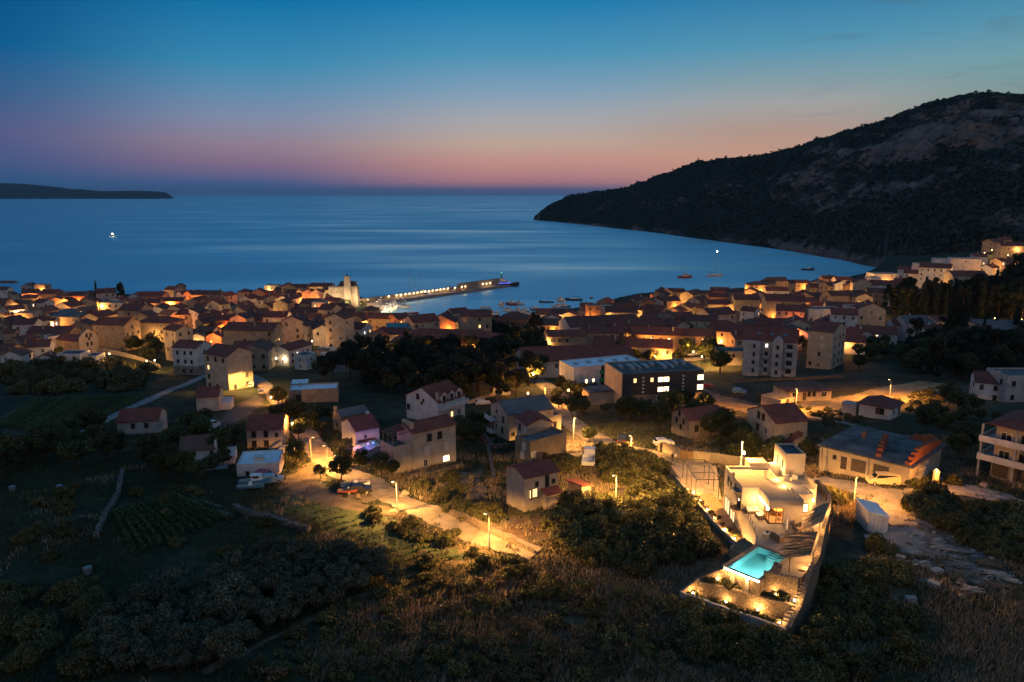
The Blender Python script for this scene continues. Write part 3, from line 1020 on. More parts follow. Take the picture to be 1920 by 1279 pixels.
# u, v of the ridge, length, depth, wall height, turn, roof, wall, form, lit windows
TOWN = """
16 527 15 9 6 -5 brown cream g 1|55 531 10 8 6 0 brown grey g 0|80 533 8 8 7 0 flat cream f 0|58 543 10 8 6 20 dark white g 0|8 538 8 7 6 0 brown white g 0|22 548 6 6 3 88 brown cream g 0
97 543 12 9 6 0 dark stone g 0|120 549 9 7 5 -15 brown stone g 0|146 547 11 9 6 10 dark stone g 0|170 544 9 8 6 80 dark stone h 0|198 541 12 10 7 30 dark grey g 0|130 565 12 10 7 80 dark cream g 0
126 558 7 5 5 85 dark cream g 0|165 557 14 10 6 0 red stone g 0|190 568 9 7 4 0 flat cream f 0|217 566 16 8 5 0 flat grey f 1|222 556 12 8 5 0 dark white g 0|82 561 10 7 5 -30 dark white g 0
44 563 9 7 5 0 brown stone g 1|85 575 10 9 6 80 brown stone g 0|22 573 9 8 6 60 dark grey g 0|10 586 7 6 4 85 brown cream g 0|52 585 10 7 6 0 flat cream f 0|115 584 14 9 5 0 dark stone g 0
93 594 10 7 4.5 -8 dark white g 0|70 595 8 7 6 80 dark white g 0|50 598 10 8 6 10 dark white g 0|15 595 14 9 6 0 dark stone g 0|163 577 9 8 9 20 flat brick f 2|186 584 14 9 7 -15 dark stone g 0
217 585 10 8 6 70 dark cream g 0|217 596 16 10 9 -10 dark stone g 0|100 612 20 9 5 0 dark stone g 0|102 628 7 6 4 45 flat white f 0|122 630 8 5 3 0 flat white f 0|70 638 10 8 5 20 dark white g 1|42 630 9 7 5 0 dark stone g 0
138 660 9 7 4 0 flat white f 0|170 664 8 6 3 0 flat white f 0|88 662 8 6 3 10 dark white g 1|20 618 5 5 4 10 dark stone g 0|12 645 9 7 5 -10 dark stone g 0|30 655 8 7 4 15 brown white g 1
288 547 17 10 5 0 red stone g 0|255 549 12 8 4 5 dark white g 0|337 532 8 7 6 10 red stone g 0|325 537 10 8 6 -25 dark cream g 0|347 545 9 8 5 50 dark white g 0|363 545 10 8 6 60 dark stone g 0|381 545 12 9 6 0 dark stone g 0|402 545 10 8 6 0 brown stone g 0
424 548 11 8 5 -10 red cream g 0|459 541 9 8 5 0 dark cream h 0|322 558 17 8 4 5 dark cream g 0|372 557 14 9 5 0 dark stone g 0|396 560 11 8 6 -10 dark stone g 0|380 568 9 7 5 -10 red white g 0|409 562 8 9 9 70 dark cream g 0
428 569 8 7 6 80 dark cream g 0|439 576 8 7 6 0 flat cream f 0|456 566 12 8 6 0 red stone g 0|300 571 14 9 6 0 dark white g 0|333 571 9 8 6 80 dark cream g 0|346 579 14 10 6 10 red stone h 0|374 581 8 7 7 60 dark white m 0|396 587 12 8 5 0 dark white g 0
390 596 10 8 5 50 dark stone g 0|434 590 13 9 7 0 dark brick g 0|457 590 7 8 7 80 dark cream g 0|253 570 12 10 11 -10 dark stone g 0|272 584 9 8 9 85 dark stone g 0|230 582 9 8 6 -20 dark cream g 0|300 592 18 10 9 -8 dark stone h 0|333 609 9 7 10 -35 dark cream g 0
358 624 8 7 6 -40 dark white g 0|426 648 11 9 9 -30 dark cream g 0|475 605 22 10 9 -5 dark stone g 1|390 612 10 8 4 -15 brown grey g 1|408 622 8 7 4 20 dark stone g 0
485 541 10 8 5 20 dark stone g 0|510 545 9 8 5 -15 dark stone g 0|512 534 11 8 6 0 flat grey f 0|540 531 10 9 7 10 dark stone g 0|562 533 12 8 6 0 dark cream g 0|581 533 8 7 6 0 dark stone g 0|526 539 8 6 4 -20 dark cream g 0|581 542 7 8 9 85 dark cream g 0|595 542 8 8 9 0 dark cream g 0
518 552 10 8 6 0 dark stone g 0|538 553 11 10 7 75 dark grey g 0|468 553 10 8 6 70 dark grey g 0|487 556 10 7 5 -20 dark white g 0|531 561 8 8 10 80 dark stone g 0|551 570 8 7 5 85 dark brick g 0|567 570 7 6 5 75 dark cream g 0|606 552 9 8 5 60 dark stone g 0
625 558 12 8 5 -25 dark stone g 0|568 549 12 9 6 0 dark stone g 0|572 577 15 10 6 0 dark stone g 0|585 560 12 9 7 0 dark stone g 0|600 565 8 8 8 0 flat grey f 1|618 571 9 9 8 -20 dark cream g 0|637 569 14 9 6 -25 dark stone g 0|612 590 12 8 5 0 dark cream g 0
636 586 9 9 11 75 dark cream g 0|656 588 8 8 9 10 dark orange g 0|666 594 9 8 6 70 dark white g 0|460 573 11 8 6 0 dark cream g 0|453 588 8 8 8 80 dark cream g 0|481 580 12 9 8 -15 dark stone g 1|508 567 10 9 7 0 dark stone g 0|520 584 12 9 8 0 dark grey g 0
552 590 12 9 9 15 dark cream g 0|568 601 9 8 7 75 dark grey g 0|592 598 14 9 6 -10 dark stone g 0|602 607 10 8 6 0 dark white g 1|622 601 10 8 7 70 dark white g 0|482 641 13 10 6 0 brown stone g 0|462 640 9 9 6 0 red stone g 0
695 573 10 9 4 0 brown cream h 0|748 588 9 9 8 45 dark brick g 0|671 605 10 9 6 -20 dark white g 4|790 590 14 11 8 30 red cream g 0|833 587 16 15 7 80 dark stone g 0|760 606 18 10 5 8 teal grey g 0|738 615 14 9 4 -8 dark grey g 0|712 617 14 8 4 6 dark stone g 0
858 578 10 8 10 30 dark cream g 1|878 592 9 8 10 0 flat stone f 0|893 581 14 9 12 0 dark stone g 0|921 591 9 7 6 0 dark brick g 0|924 598 8 8 5 75 dark cream g 0|943 596 16 9 6 -5 dark stone g 0|965 584 16 12 8 -15 dark brick h 0|998 592 12 9 5 -20 dark cream g 0
1040 579 22 10 6 0 dark white g 1|1035 588 9 9 6 85 dark white g 0|1068 583 10 8 5 0 dark stone g 0|1040 598 16 10 5 -15 brown stone g 0|905 603 10 8 5 10 dark stone g 1|1075 596 11 8 5 30 dark cream g 0|1010 600 9 8 5 60 dark cream g 0
1100 568 8 7 6 0 dark cream g 0|1092 578 10 8 4 -15 dark cream g 0|1112 571 8 8 9 0 flat brick f 0|1132 574 10 8 7 0 flat white f 0|1165 575 18 10 6 -5 dark grey g 1|1205 554 12 9 7 0 dark stone g 0|1197 566 8 7 4 85 dark cream g 0|1240 545 12 10 8 60 dark stone g 0
1244 540 9 9 8 -20 dark stone g 0|1268 541 11 8 7 -20 dark stone g 0|1217 560 8 7 9 80 dark brick g 0|1232 557 10 8 6 70 dark grey g 0|1256 556 10 9 6 20 dark stone g 0|1294 545 11 9 7 -10 dark stone g 0|1285 568 12 9 7 0 dark stone g 1|1195 573 10 8 5 -30 dark white g 0|1228 572 11 9 8 -15 dark stone g 0
1210 590 14 10 7 -20 red stone g 0|1250 583 9 9 8 70 dark stone g 0|1277 585 12 8 5 0 dark white g 0|1288 594 18 12 5 -20 red stone g 1|1215 622 14 9 4 -5 red cream g 0|1155 632 18 10 5 -15 red cream g 0|1215 636 20 10 5 -12 red cream g 1|1272 575 9 8 6 40 dark stone g 0|1225 583 9 8 6 -30 dark stone g 0
1306 542 13 10 6 0 dark stone h 0|1350 539 13 9 6 -10 dark brick g 0|1378 540 11 9 8 0 dark stone h 0|1408 540 12 9 6 -10 dark cream g 0|1420 527 15 10 7 0 brown stone h 0|1455 520 15 10 8 5 brown stone g 0|1440 525 10 9 7 -10 brown stone g 0|1482 525 10 8 6 -20 dark cream g 0|1503 525 10 8 6 -10 dark stone g 0
1455 538 16 9 6 -5 red white g 0|1425 547 10 9 7 70 dark cream g 0|1310 556 12 9 7 45 dark cream g 0|1346 549 13 9 7 -8 dark brick g 0|1345 562 14 9 7 0 dark stone g 0|1376 567 12 9 6 0 dark stone g 0|1398 552 15 10 10 -5 dark stone g 0|1470 552 22 12 11 -8 red stone g 0|1508 546 15 10 8 -5 dark stone g 0
1482 572 14 10 9 -20 red cream g 1|1511 572 10 9 8 80 red stone g 0|1343 577 16 11 8 20 dark cream g 0|1315 591 16 9 7 -15 dark cream g 1|1407 576 8 7 8 -40 dark white g 2|1367 607 16 11 7 -25 red cream g 1|1357 600 16 12 5 0 red stone h 0|1415 610 14 10 6 -20 red white g 0|1447 597 18 10 5 -10 red stone g 0
1495 595 14 11 7 75 red cream g 0|1370 655 12 8 4 0 flat cream f 0|1330 566 10 8 6 -20 dark stone g 0|1440 578 10 8 5 10 brown cream g 0|1420 590 12 8 4 -8 dark stone g 0|1385 585 10 8 5 20 brown cream g 0
1534 524 10 9 9 70 dark cream g 0|1553 517 11 8 6 0 dark stone g 0|1556 529 10 9 8 20 dark stone g 0|1580 519 13 8 6 0 red white g 0|1576 526 9 8 9 80 dark white g 1|1595 528 11 9 8 0 dark brick g 0|1615 522 10 10 11 75 dark cream g 0|1637 519 7 8 11 0 flat white f 0|1655 512 18 11 9 0 flat white f 0
1660 526 20 10 8 -10 red white g 0|1652 541 18 9 6 -10 dark stone g 0|1586 545 24 10 9 5 dark stone g 0|1617 549 10 9 8 80 dark cream g 0|1520 549 20 10 7 -5 dark stone g 0|1560 552 12 9 7 -10 dark stone g 0|1540 566 13 9 5 -20 red cream g 0|1586 567 22 12 6 -15 dark cream g 0|1541 577 18 9 8 0 flat white f 0
1583 579 12 9 9 -20 red white g 0|1606 573 10 9 8 10 flat grey f 0|1631 566 13 12 9 75 red cream g 0|1610 617 13 9 4 -15 red white g 0|1643 612 17 10 4 -20 red white g 1|1590 628 14 9 4 -20 red white g 1|1530 532 11 9 7 0 dark stone g 0|1515 558 11 9 7 -15 dark stone g 0
1686 546 10 8 5 40 dark white g 0|1700 598 14 10 5 -10 dark grey g 0|1720 592 16 11 6 0 grey grey g 1|1758 592 10 8 6 20 dark cream g 0|1757 610 16 9 5 10 dark white g 0|1815 598 9 8 8 60 dark cream g 0|1875 600 24 13 6 -5 grey grey g 0|1739 628 6 5 3 60 dark white g 0|1727 545 10 8 5 -15 dark cream g 1|1753 545 12 9 5 -30 red cream g 1
1780 548 10 8 5 0 dark stone g 0|1878 700 14 9 4 -25 dark white g 0|1908 697 12 9 6 0 flat grey f 0|1695 522 12 9 6 -20 red white g 0|1710 506 10 9 7 -30 red white g 0|1695 500 8 7 6 -25 red white g 0|1735 494 14 10 9 0 flat white f 0
1812 508 22 11 6 -5 red cream g 2|1866 448 16 10 6 15 dark stone g 1|1900 454 22 11 6 -8 dark stone g 0|1838 416 10 8 5 0 flat white f 1|1884 445 10 8 6 -25 dark stone g 1|1900 524 12 8 5 20 dark cream g 0|1890 408 9 7 4 0 flat white f 1|1757 425 12 8 4 0 dark stone g 2
1836 476 10 8 5 -15 dark white g 1|1878 484 11 8 5 20 red cream g 1|1906 488 10 8 5 -10 dark cream g 1|1856 496 10 8 5 30 dark white g 0|1818 492 9 7 5 -20 red white g 0|1135 559 10 8 5 0 dark stone g 0|1150 568 9 7 5 20 dark cream g 0|1322 546 9 8 5 -20 dark stone g 0|870 604 9 7 4 -10 dark cream g 1|985 606 10 8 4 15 dark stone g 0|1400 600 11 8 5 -15 brown stone g 0|1465 610 12 9 5 10 red cream g 0|1515 605 12 9 5 0 red stone g 0|1545 597 12 9 5 -15 dark cream g 0
250 560 12 8 5 -5 brown stone g 0|285 561 11 8 5 10 dark stone g 0|270 570 10 8 5 15 dark stone g 0|318 582 9 8 6 -20 brown cream g 0|415 580 10 8 5 0 dark stone g 0|420 600 10 8 5 15 dark stone g 0|505 553 9 7 5 20 dark stone g 0|548 543 9 8 6 -15 dark stone g 0|497 592 10 8 6 -10 dark stone g 0
535 605 10 8 5 10 dark stone g 0|640 600 9 8 6 -15 dark stone g 0|585 588 10 8 6 10 dark cream g 0|648 579 11 8 6 5 dark stone g 0|155 600 11 9 6 10 dark stone g 0|60 553 10 7 5 0 dark stone g 0|30 563 8 7 5 15 dark stone g 0|145 590 9 8 6 -10 flat grey m 0|5 560 9 7 5 0 dark stone g 0|105 556 10 7 5 5 brown stone g 0
1175 566 9 8 5 -10 dark stone g 0|1310 570 10 8 6 -15 dark stone g 0|1265 600 11 9 6 15 red cream g 0|1185 612 13 9 6 0 red stone g 0|1460 562 10 9 6 15 dark stone g 0|1395 622 13 9 5 10 red cream g 0|1430 560 11 9 7 -15 dark stone g 0|1490 612 11 9 5 -10 brown white g 0|1565 590 13 9 5 5 red white g 0
"""
FORM = {'g': 'gable', 'h': 'hip', 'f': 'flat', 'm': 'mono'}
for ln in TOWN.strip().splitlines():
 for it in ln.split('|'):
  a = it.split()
  u, v, L, D, h, rot = map(float, a[:6])
  rk = random.Random(int(u * 7 + v * 3))
  if abs(rot) <= 20 and L <= 15 and a[8] == 'g' and rk.random() < .4:
   rot += rk.choice([62, 78, 95, 110])
  house(u, v, L * .92, D, h * 1.16 + .5, rot, a[6], a[7], FORM[a[8]], int(a[9]), win=10 if v > 560 else 7, pitch=.46)
# ------------------------------------------------------------------ plants
LEAF = {
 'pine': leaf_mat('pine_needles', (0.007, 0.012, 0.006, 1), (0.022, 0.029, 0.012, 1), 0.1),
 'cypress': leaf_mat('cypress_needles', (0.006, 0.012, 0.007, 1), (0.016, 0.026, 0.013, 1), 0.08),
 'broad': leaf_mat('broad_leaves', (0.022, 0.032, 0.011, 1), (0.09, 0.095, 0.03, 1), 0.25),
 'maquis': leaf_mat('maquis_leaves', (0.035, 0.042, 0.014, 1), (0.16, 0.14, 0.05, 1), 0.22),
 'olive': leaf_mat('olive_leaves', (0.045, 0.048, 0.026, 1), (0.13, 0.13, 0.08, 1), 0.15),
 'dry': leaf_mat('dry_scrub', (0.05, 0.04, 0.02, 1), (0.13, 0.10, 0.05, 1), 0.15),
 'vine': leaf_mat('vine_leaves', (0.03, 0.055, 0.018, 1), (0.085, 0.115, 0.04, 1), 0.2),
}
BARK = surf('bark', (0.045, 0.033, 0.024, 1), (0.09, 0.068, 0.05, 1), 4.0, 0.95, 6, 0.5, 20, stretch=(1, 1, 0.25))
def leaf_cloud(rng, clumps, n, size, flat=0.0):
 """n quads spread over clumps [(centre, radius, weight)], near their shells, leaning outwards"""
 cs = np.array([c for c, r, w in clumps])
 rs = np.array([r for c, r, w in clumps])
 ws = np.array([w for c, r, w in clumps], float)
 k = rng.choice(len(clumps), n, p=ws / ws.sum())
 d = rng.normal(size=(n, 3))
 d /= np.linalg.norm(d, axis=1)[:, None]
 d[:, 2] = d[:, 2] * (1 - flat)
 rad = rs[k] * (0.55 + 0.5 * rng.random(n) ** 0.6)
 c = cs[k] + d * rad[:, None] * np.array([1, 1, 0.8])
 nr = d + rng.normal(size=(n, 3)) * 0.6
 nr /= np.linalg.norm(nr, axis=1)[:, None]
 t = np.cross(nr, rng.normal(size=(n, 3)))
 t /= np.linalg.norm(t, axis=1)[:, None]
 b = np.cross(nr, t)
 s = size * (0.6 + 0.8 * rng.random(n))[:, None]
 asp = (0.55 + 0.4 * rng.random(n))[:, None]
 v = np.stack([c - t * s - b * s * asp * .3, c + b * s * asp * -1, c + t * s + b * s * asp * .3, c + b * s * asp], 1).reshape(-1, 3)
 return v, np.arange(n * 4).reshape(-1, 4)
def trunk_mesh(name, rng, h, r, limbs, spread, lean=0.1, stems=1):
 mb = MB()
 for s in range(stems):
  a0 = rng.random() * 6.28
  bx, by = (0, 0) if stems == 1 else (math.cos(a0) * r * 2, math.sin(a0) * r * 2)
  lx, ly = rng.normal(0, lean, 2) * h
  pts = [(bx, by, -0.4), (bx + lx * .2, by + ly * .2, h * .35), (bx + lx * .6, by + ly * .6, h * .7), (bx + lx, by + ly, h)]
  mb.tube(pts, [r * 1.25, r, r * .75, r * .4], 6)
  for i in range(limbs):
   z0 = h * (0.55 + 0.4 * i / max(1, limbs))
   an = rng.random() * 6.28
   f = z0 / h
   p0 = Vector((bx + lx * f, by + ly * f, z0))
   p1 = p0 + Vector((math.cos(an) * spread * .5, math.sin(an) * spread * .5, h * 0.14))
   p2 = p0 + Vector((math.cos(an) * spread, math.sin(an) * spread, h * 0.30))
   mb.tube([p0, p1, p2], [r * .45, r * .3, r * .12], 5)
 return mb.mesh(name, BARK, True)
def crown_mesh(name, kind, rng, style, n, size):
 cl = []
 if style == 'umbrella':       # wide flat-topped pine
  for i in range(16):
   a, q = rng.random() * 6.28, rng.random() ** .5
   cl.append((np.array([math.cos(a) * q * 3.6, math.sin(a) * q * 3.6, 6.6 + (1 - q * q) * 1.7 + rng.normal() * .35]), 0.9 + rng.random() * .7, 1))
 elif style == 'pine':         # tall irregular pine
  for i in range(20):
   z = 2.6 + 7.4 * rng.random()
   w = 3.0 * (1 - ((z - 4.5) / 6.5) ** 2) ** .5 if abs(z - 4.5) < 6.4 else .6
   a, q = rng.random() * 6.28, .35 + .65 * rng.random()
   cl.append((np.array([math.cos(a) * q * w, math.sin(a) * q * w, z]), 0.8 + rng.random() * .7, 1))
 elif style == 'cypress':
  for i in range(22):
   z = 0.6 + 10.6 * i / 21
   w = 1.05 * min(1, (z + .6) / 2.5) * (1 - (z / 12.4) ** 2.2)
   a = rng.random() * 6.28
   cl.append((np.array([math.cos(a) * .25 * w, math.sin(a) * .25 * w, z]), w * .85 + .12, w + .3))
 elif style == 'round':        # broadleaf
  for i in range(16):
   d = rng.normal(size=3)
   d /= np.linalg.norm(d)
   cl.append((np.array([d[0] * 1.8, d[1] * 1.8, 3.6 + d[2] * 1.25]) * np.array([1, 1, 1]), 0.7 + rng.random() * .6, 1))
 elif style == 'olive':
  for i in range(14):
   a, q = rng.random() * 6.28, rng.random() ** .5
   cl.append((np.array([math.cos(a) * q * 1.7, math.sin(a) * q * 1.7, 1.5 + rng.random() * 1.6 * (1.15 - q)]), 0.45 + rng.random() * .45, 1))
 elif style == 'bush':
  for i in range(14):
   a, q = rng.random() * 6.28, rng.random() ** .5
   cl.append((np.array([math.cos(a) * q * 1.6, math.sin(a) * q * 1.6, 0.5 + rng.random() * 1.5 * (1.1 - q)]), 0.45 + rng.random() * .5, 1))
 elif style == 'scrub':
  for i in range(8):
   a, q = rng.random() * 6.28, rng.random() ** .5
   cl.append((np.array([math.cos(a) * q * .7, math.sin(a) * q * .7, 0.15 + rng.random() * .4]), 0.25 + rng.random() * .25, 1))
 v, q = leaf_cloud(rng, cl, n, size)
 return np_mesh(name, v, q, LEAF[kind])
VEG = {}
def proto(key, kind, style, n, size, trunk, variants=3):
 out = []
 for k in range(variants):
  rng = np.random.default_rng(abs(hash((style, k))) % 1000 if False else (sum(map(ord, key)) * 7 + k))
  cm = crown_mesh('crown', kind, rng, style, n, size)
  tm = trunk_mesh('trunk', rng, *trunk) if trunk else None
  out.append((cm, tm))
 VEG[key] = out
#            kind      style      faces size  trunk: h, r, limbs, spread, lean
proto('umbrella', 'pine', 'umbrella', 2600, 0.30, (6.6, 0.22, 7, 2.6, 0.05))
proto('pine', 'pine', 'pine', 3000, 0.30, (9.0, 0.24, 8, 1.8, 0.03))
proto('cypress', 'cypress', 'cypress', 2600, 0.20, (4.0, 0.16, 0, 0.5, 0.0), 2)
proto('broad', 'broad', 'round', 2600, 0.19, (3.0, 0.14, 6, 1.4, 0.08))
proto('olive', 'olive', 'olive', 2600, 0.12, (1.7, 0.13, 5, 1.2, 0.12), 4)
proto('maquis', 'maquis', 'bush', 3400, 0.13, (1.1, 0.08, 4, 1.0, 0.15), 4)
proto('scrub', 'maquis', 'scrub', 700, 0.10, None, 4)
proto('dryscrub', 'dry', 'scrub', 500, 0.10, None, 3)
proto('ridgetree', 'pine', 'umbrella', 420, 0.7, (6.6, 0.3, 4, 2.6, 0.05), 3)
FOOT = []           # circles already taken by plants or buildings: x, y, r
def plant(key, x, y, s, name, label, cat, group=None, z=None, sz=None):
 cm, tm = random.choice(VEG[key])
 root = empty(name, (x, y, gz(x, y) if z is None else z), random.random() * 6.28)
 root.scale = (s, s, sz or s * random.uniform(0.88, 1.15))
 c = bpy.data.objects.new('crown', cm)
 COL.objects.link(c)
 c.parent = root
 if tm is not None:
  t = bpy.data.objects.new('trunk', tm)
  COL.objects.link(t)
  t.parent = root
 tag(root, label, cat, group)
 return root
def inside_house(x, y, pad=0.6):
 for (hx, hy, c, s, l, d) in BOXES:
  dx, dy = x - hx, y - hy
  a, b = dx * c + dy * s, -dx * s + dy * c
  if abs(a) < l + pad and abs(b) < d + pad:
   return True
 return False
BOXES = []
def reg_boxes():
 BOXES.clear()
 for o in COL.objects:
  if o.parent is None and o.get('box') is not None:
   l, d = o['box']
   BOXES.append((o.location.x, o.location.y, math.cos(o.rotation_euler.z), math.sin(o.rotation_euler.z), l, d))
def pts_in_poly(poly_px, n, rng, h=0.0):
 """n random land points inside a polygon of the picture, even on the ground (rejection by distance)"""
 xs, ys = [p[0] for p in poly_px], [p[1] for p in poly_px]
 out = []
 tries = 0
 while len(out) < n and tries < n * 60:
  tries += 1
  u, v = rng.uniform(min(xs), max(xs)), rng.uniform(min(ys), max(ys))
  c = False
  j = len(poly_px) - 1
  for i in range(len(poly_px)):
   xi, yi = poly_px[i]
   xj, yj = poly_px[j]
   if (yi > v) != (yj > v) and u < (xj - xi) * (v - yi) / (yj - yi) + xi:
    c = not c
   j = i
  if not c:
   continue
  p = P(u, v, h)
  out.append((u, v, p))
 return out
def scatter(key, poly, n, smin, smax, name, label, cat, group, rng, gap=0.8, h=0.0, sq=1.0):
 made = []
 for u, v, p in pts_in_poly(poly, n * 4, rng, h):
  if len(made) >= n:
   break
  s = rng.uniform(smin, smax)
  r = s * gap
  if any((p.x - x) ** 2 + (p.y - y) ** 2 < (r + rr) ** 2 for x, y, rr in made):
   continue
  if inside_house(p.x, p.y, 0.4) or (84 < p.y < 116 and 26.2 - 1.45 * s < p.x < 43.6) or (69 < p.y <= 85 and 18.2 - 1.5 * s < p.x < 37 and p.x - 28.6 < (p.y - 70.2) * .6 + .5 * s and (p.y - 77.5) > (p.x - 19.1) * -.77 - 1.6 * s):
   continue
  made.append((p.x, p.y, r))
  plant(key, p.x, p.y, s, name, label, cat, group, sz=s * sq * rng.uniform(0.85, 1.15))
 return made
# ------------------------------------------------------------------ the nearer buildings, from the corners of their footprints
def corners(Lp, Fp, Rp, zoff=0.0):
 """left, near and right foot corners of a block in the picture -> near corner, axis to the right, length, axis to the left, depth"""
 f = P(*Fp)
 l, r = PZ(Lp[0], Lp[1], f.z), PZ(Rp[0], Rp[1], f.z)
 er, elf = (r - f), (l - f)
 er.z = elf.z = 0
 lr, ll = er.length, elf.length
 # square the two directions up, weighting the longer edge
 ar = math.atan2(er.y, er.x)
 al = math.atan2(elf.y, elf.x) - math.pi / 2
 dd = (al - ar + math.pi) % (2 * math.pi) - math.pi
 ang = ar + dd * (ll / (ll + lr))
 return f, ang, lr, ll
def block(name, Lp, Fp, Rp, h, form='gable', ridge='R', roofk='red', wallk='cream', depth=None, length=None, label=None, cat='house', pitch=0.40, found=3.0, over=0.35, parapet=0.45, group=None):
 f, ang, lr, ll = corners(Lp, Fp, Rp)
 lr, ll = length or lr, depth or ll
 ca, sa = math.cos(ang), math.sin(ang)
 cx = f.x + ca * lr / 2 - sa * ll / 2
 cy_ = f.y + sa * lr / 2 + ca * ll / 2
 if ridge == 'R':
  rot, L, D = ang, lr, ll
 else:
  rot, L, D = ang + math.pi / 2, ll, lr
 root = empty(name, (cx, cy_, f.z), rot)
 wo, ro, rh = shell(root, L, D, h, form, WALL[wallk] if isinstance(wallk, str) else wallk, ROOF[roofk] if isinstance(roofk, str) else roofk, pitch=pitch, found=found, over=over, parapet=parapet)
 tag(root, label, cat, group)
 root['box'] = (L / 2, D / 2)
 info = dict(L=L, D=D, h=h, rh=rh, lr=lr, ll=ll, ridge=ridge)
 return root, info
def on_face(root, info, face, t, z, kind, name='window', s=None):
 """window on the 'R' face (near corner to right) or 'L' face (near corner to left); t from 0 (near corner) to 1"""
 lr, ll = info['lr'], info['ll']
 # in the frame whose x runs along the R face and y along the L face, centred
 if face == 'R':
  x, y, a = -lr / 2 + t * lr, -ll / 2, 0.0
 else:
  x, y, a = -lr / 2, -ll / 2 + t * ll, -math.pi / 2
 if info['ridge'] != 'R':     # local frame is turned by +90 degrees
  x, y, a = y, -x, a - math.pi / 2
 o = put_window(root, kind, x, y, z, a, name)
 if s:
  o.scale = s if hasattr(s, '__len__') else (s, 1, s)
 return o
def loc_pt(root, info, x, y, z):
 """x along the R face, y along the L face (centred frame) -> local"""
 if info['ridge'] != 'R':
  x, y = y, -x
 return (x, y, z)
for r_, u_, v_, d_, l_ in HOUSES:
 bb = r_.children[0].data
 xs = [v.co.x for v in bb.vertices]
 ys = [v.co.y for v in bb.vertices]
 r_['box'] = (max(xs), max(ys))
# --- two-storey cream house with porch beside the ploughed plot
ro, I = block('house', (949, 938), (983, 961), (1047, 946), 5.2, 'gable', 'R', 'red', 'cream', pitch=0.3, label='two-storey cream house with porch and lit shutters beside the ploughed plot')
on_face(ro, I, 'L', 0.0, 1.9, 'lit').location = loc_pt(ro, I, -I['lr'] / 2 + 0.95, -I['ll'] / 2, 2.0)
on_face(ro, I, 'R', 0.30, 2.0, 'lit')
on_face(ro, I, 'R', 0.36, 3.6, 'small')
on_face(ro, I, 'R', 0.66, 2.9, 'dark', s=(0.7, 1, 1.5))
on_face(ro, I, 'R', 0.85, 3.5, 'small')
mb = MB()
px_, py_ = I['lr'] * 0.22, -I['ll'] / 2 - 0.8
mb.box(px_ - 1.2, px_ + 1.2, py_ - 0.4, -I['ll'] / 2 - 0.005, -2, 2.4)
mb.build('porch', WALL['cream'], ro)
mb = MB()
mb.add([(px_ - 1.4, py_ - 0.7, 2.42), (px_ + 1.4, py_ - 0.7, 2.42), (px_ + 1.4, -I['ll'] / 2, 2.95), (px_ - 1.4, -I['ll'] / 2, 2.95), (px_ - 1.4, py_ - 0.7, 2.55), (px_ + 1.4, py_ - 0.7, 2.55), (px_ + 1.4, -I['ll'] / 2, 3.08), (px_ - 1.4, -I['ll'] / 2, 3.08)], [(3, 2, 1, 0), (4, 5, 6, 7), (0, 1, 5, 4), (1, 2, 6, 5), (2, 3, 7, 6), (3, 0, 4, 7)])
mb.build('porch_roof', ROOF['red'], ro)
chimney(ro, I['lr'] * 0.38, I['ll'] * .3, 5.6, 1.0, WALL['brick'])
# --- red-roofed shed by it
ro, I = block('shed', (1066, 934), (1090, 944), (1105, 936), 2.3, 'mono', 'L', 'red', 'cream', label='small shed with one red sloping roof behind the cream porch house', cat='shed')
on_face(ro, I, 'R', 0.5, 0.1, 'door', 'door', 0.8)
# --- big grey-roofed house and its neighbours
ro, I = block('house', (919, 806), (952, 827), (1038, 814), 5.6, 'gable', 'R', 'grey', 'cream', pitch=0.42, label='big cream house with grey slab gabled roof above the asphalt lane')
for t, z, k in ((0.25, 3.4, 'dark'), (0.62, 4.6, 'small'), (0.3, 1.0, 'dark'), (0.65, 1.4, 'small'), (0.75, 2.9, 'small'), (0.88, 0.3, 'door')):
 on_face(ro, I, 'L', t, z, k)
on_face(ro, I, 'R', 0.12, 1.0, 'small')
chimney(ro, -I['L'] * .42, I['D'] * .28, 6.6, 1.2, WALL['brick'])
mb = MB()
for k, z in ((0, 0.2), (1, 2.9)):
 mb.box(-I['lr'] / 2 - 1.5, -I['lr'] / 2 - 0.003, I['ll'] / 2 - 3.2, I['ll'] / 2, z, z + 0.18)
 mb.box(-I['lr'] / 2 - 1.5, -I['lr'] / 2 - 1.4, I['ll'] / 2 - 3.2, I['ll'] / 2, z + 0.18, z + 1.0)
mb.build('balcony', WALL['white'], ro)
ro, I = block('house', (966, 830), (990, 848), (1037, 843), 5.4, 'gable', 'L', 'red', 'cream', label='narrow cream house with dark red gable between grey-roofed house and block annex')
for t, z, k in ((0.25, 3.2, 'shutp'), (0.7, 3.2, 'dark'), (0.5, 1.2, 'small')):
 on_face(ro, I, 'L', t, z, k)
ro, I = block('garage_house', (976, 855), (994, 869), (1053, 846), 3.7, 'flat', 'R', 'flat', masonry('bare_block_wall', (0.27, 0.20, 0.135, 1), (0.22, 0.165, 0.11, 1), (0.18, 0.14, 0.10, 1), 1.0, 0.22, 0.45, 0.02, 0.4), label='unplastered flat-roofed block annex with white door by the excavator yard', cat='outbuilding')
on_face(ro, I, 'R', 0.08, 0.0, 'doorw', 'door')
on_face(ro, I, 'L', 0.4, 2.2, 'shutp')
on_face(ro, I, 'L', 0.5, 0.4, 'shutp')
mb = MB()
for k in range(7):
 mb.bar((-I['lr'] * .3 + k * .55, -I['ll'] / 2 + .3, 4.1), (-I['lr'] * .3 + k * .55, -I['ll'] / 2 + .3, 4.9), 0.05)
mb.bar((-I['lr'] * .3, -I['ll'] / 2 + .3, 4.9), (-I['lr'] * .3 + 3.3, -I['ll'] / 2 + .3, 4.9), 0.06)
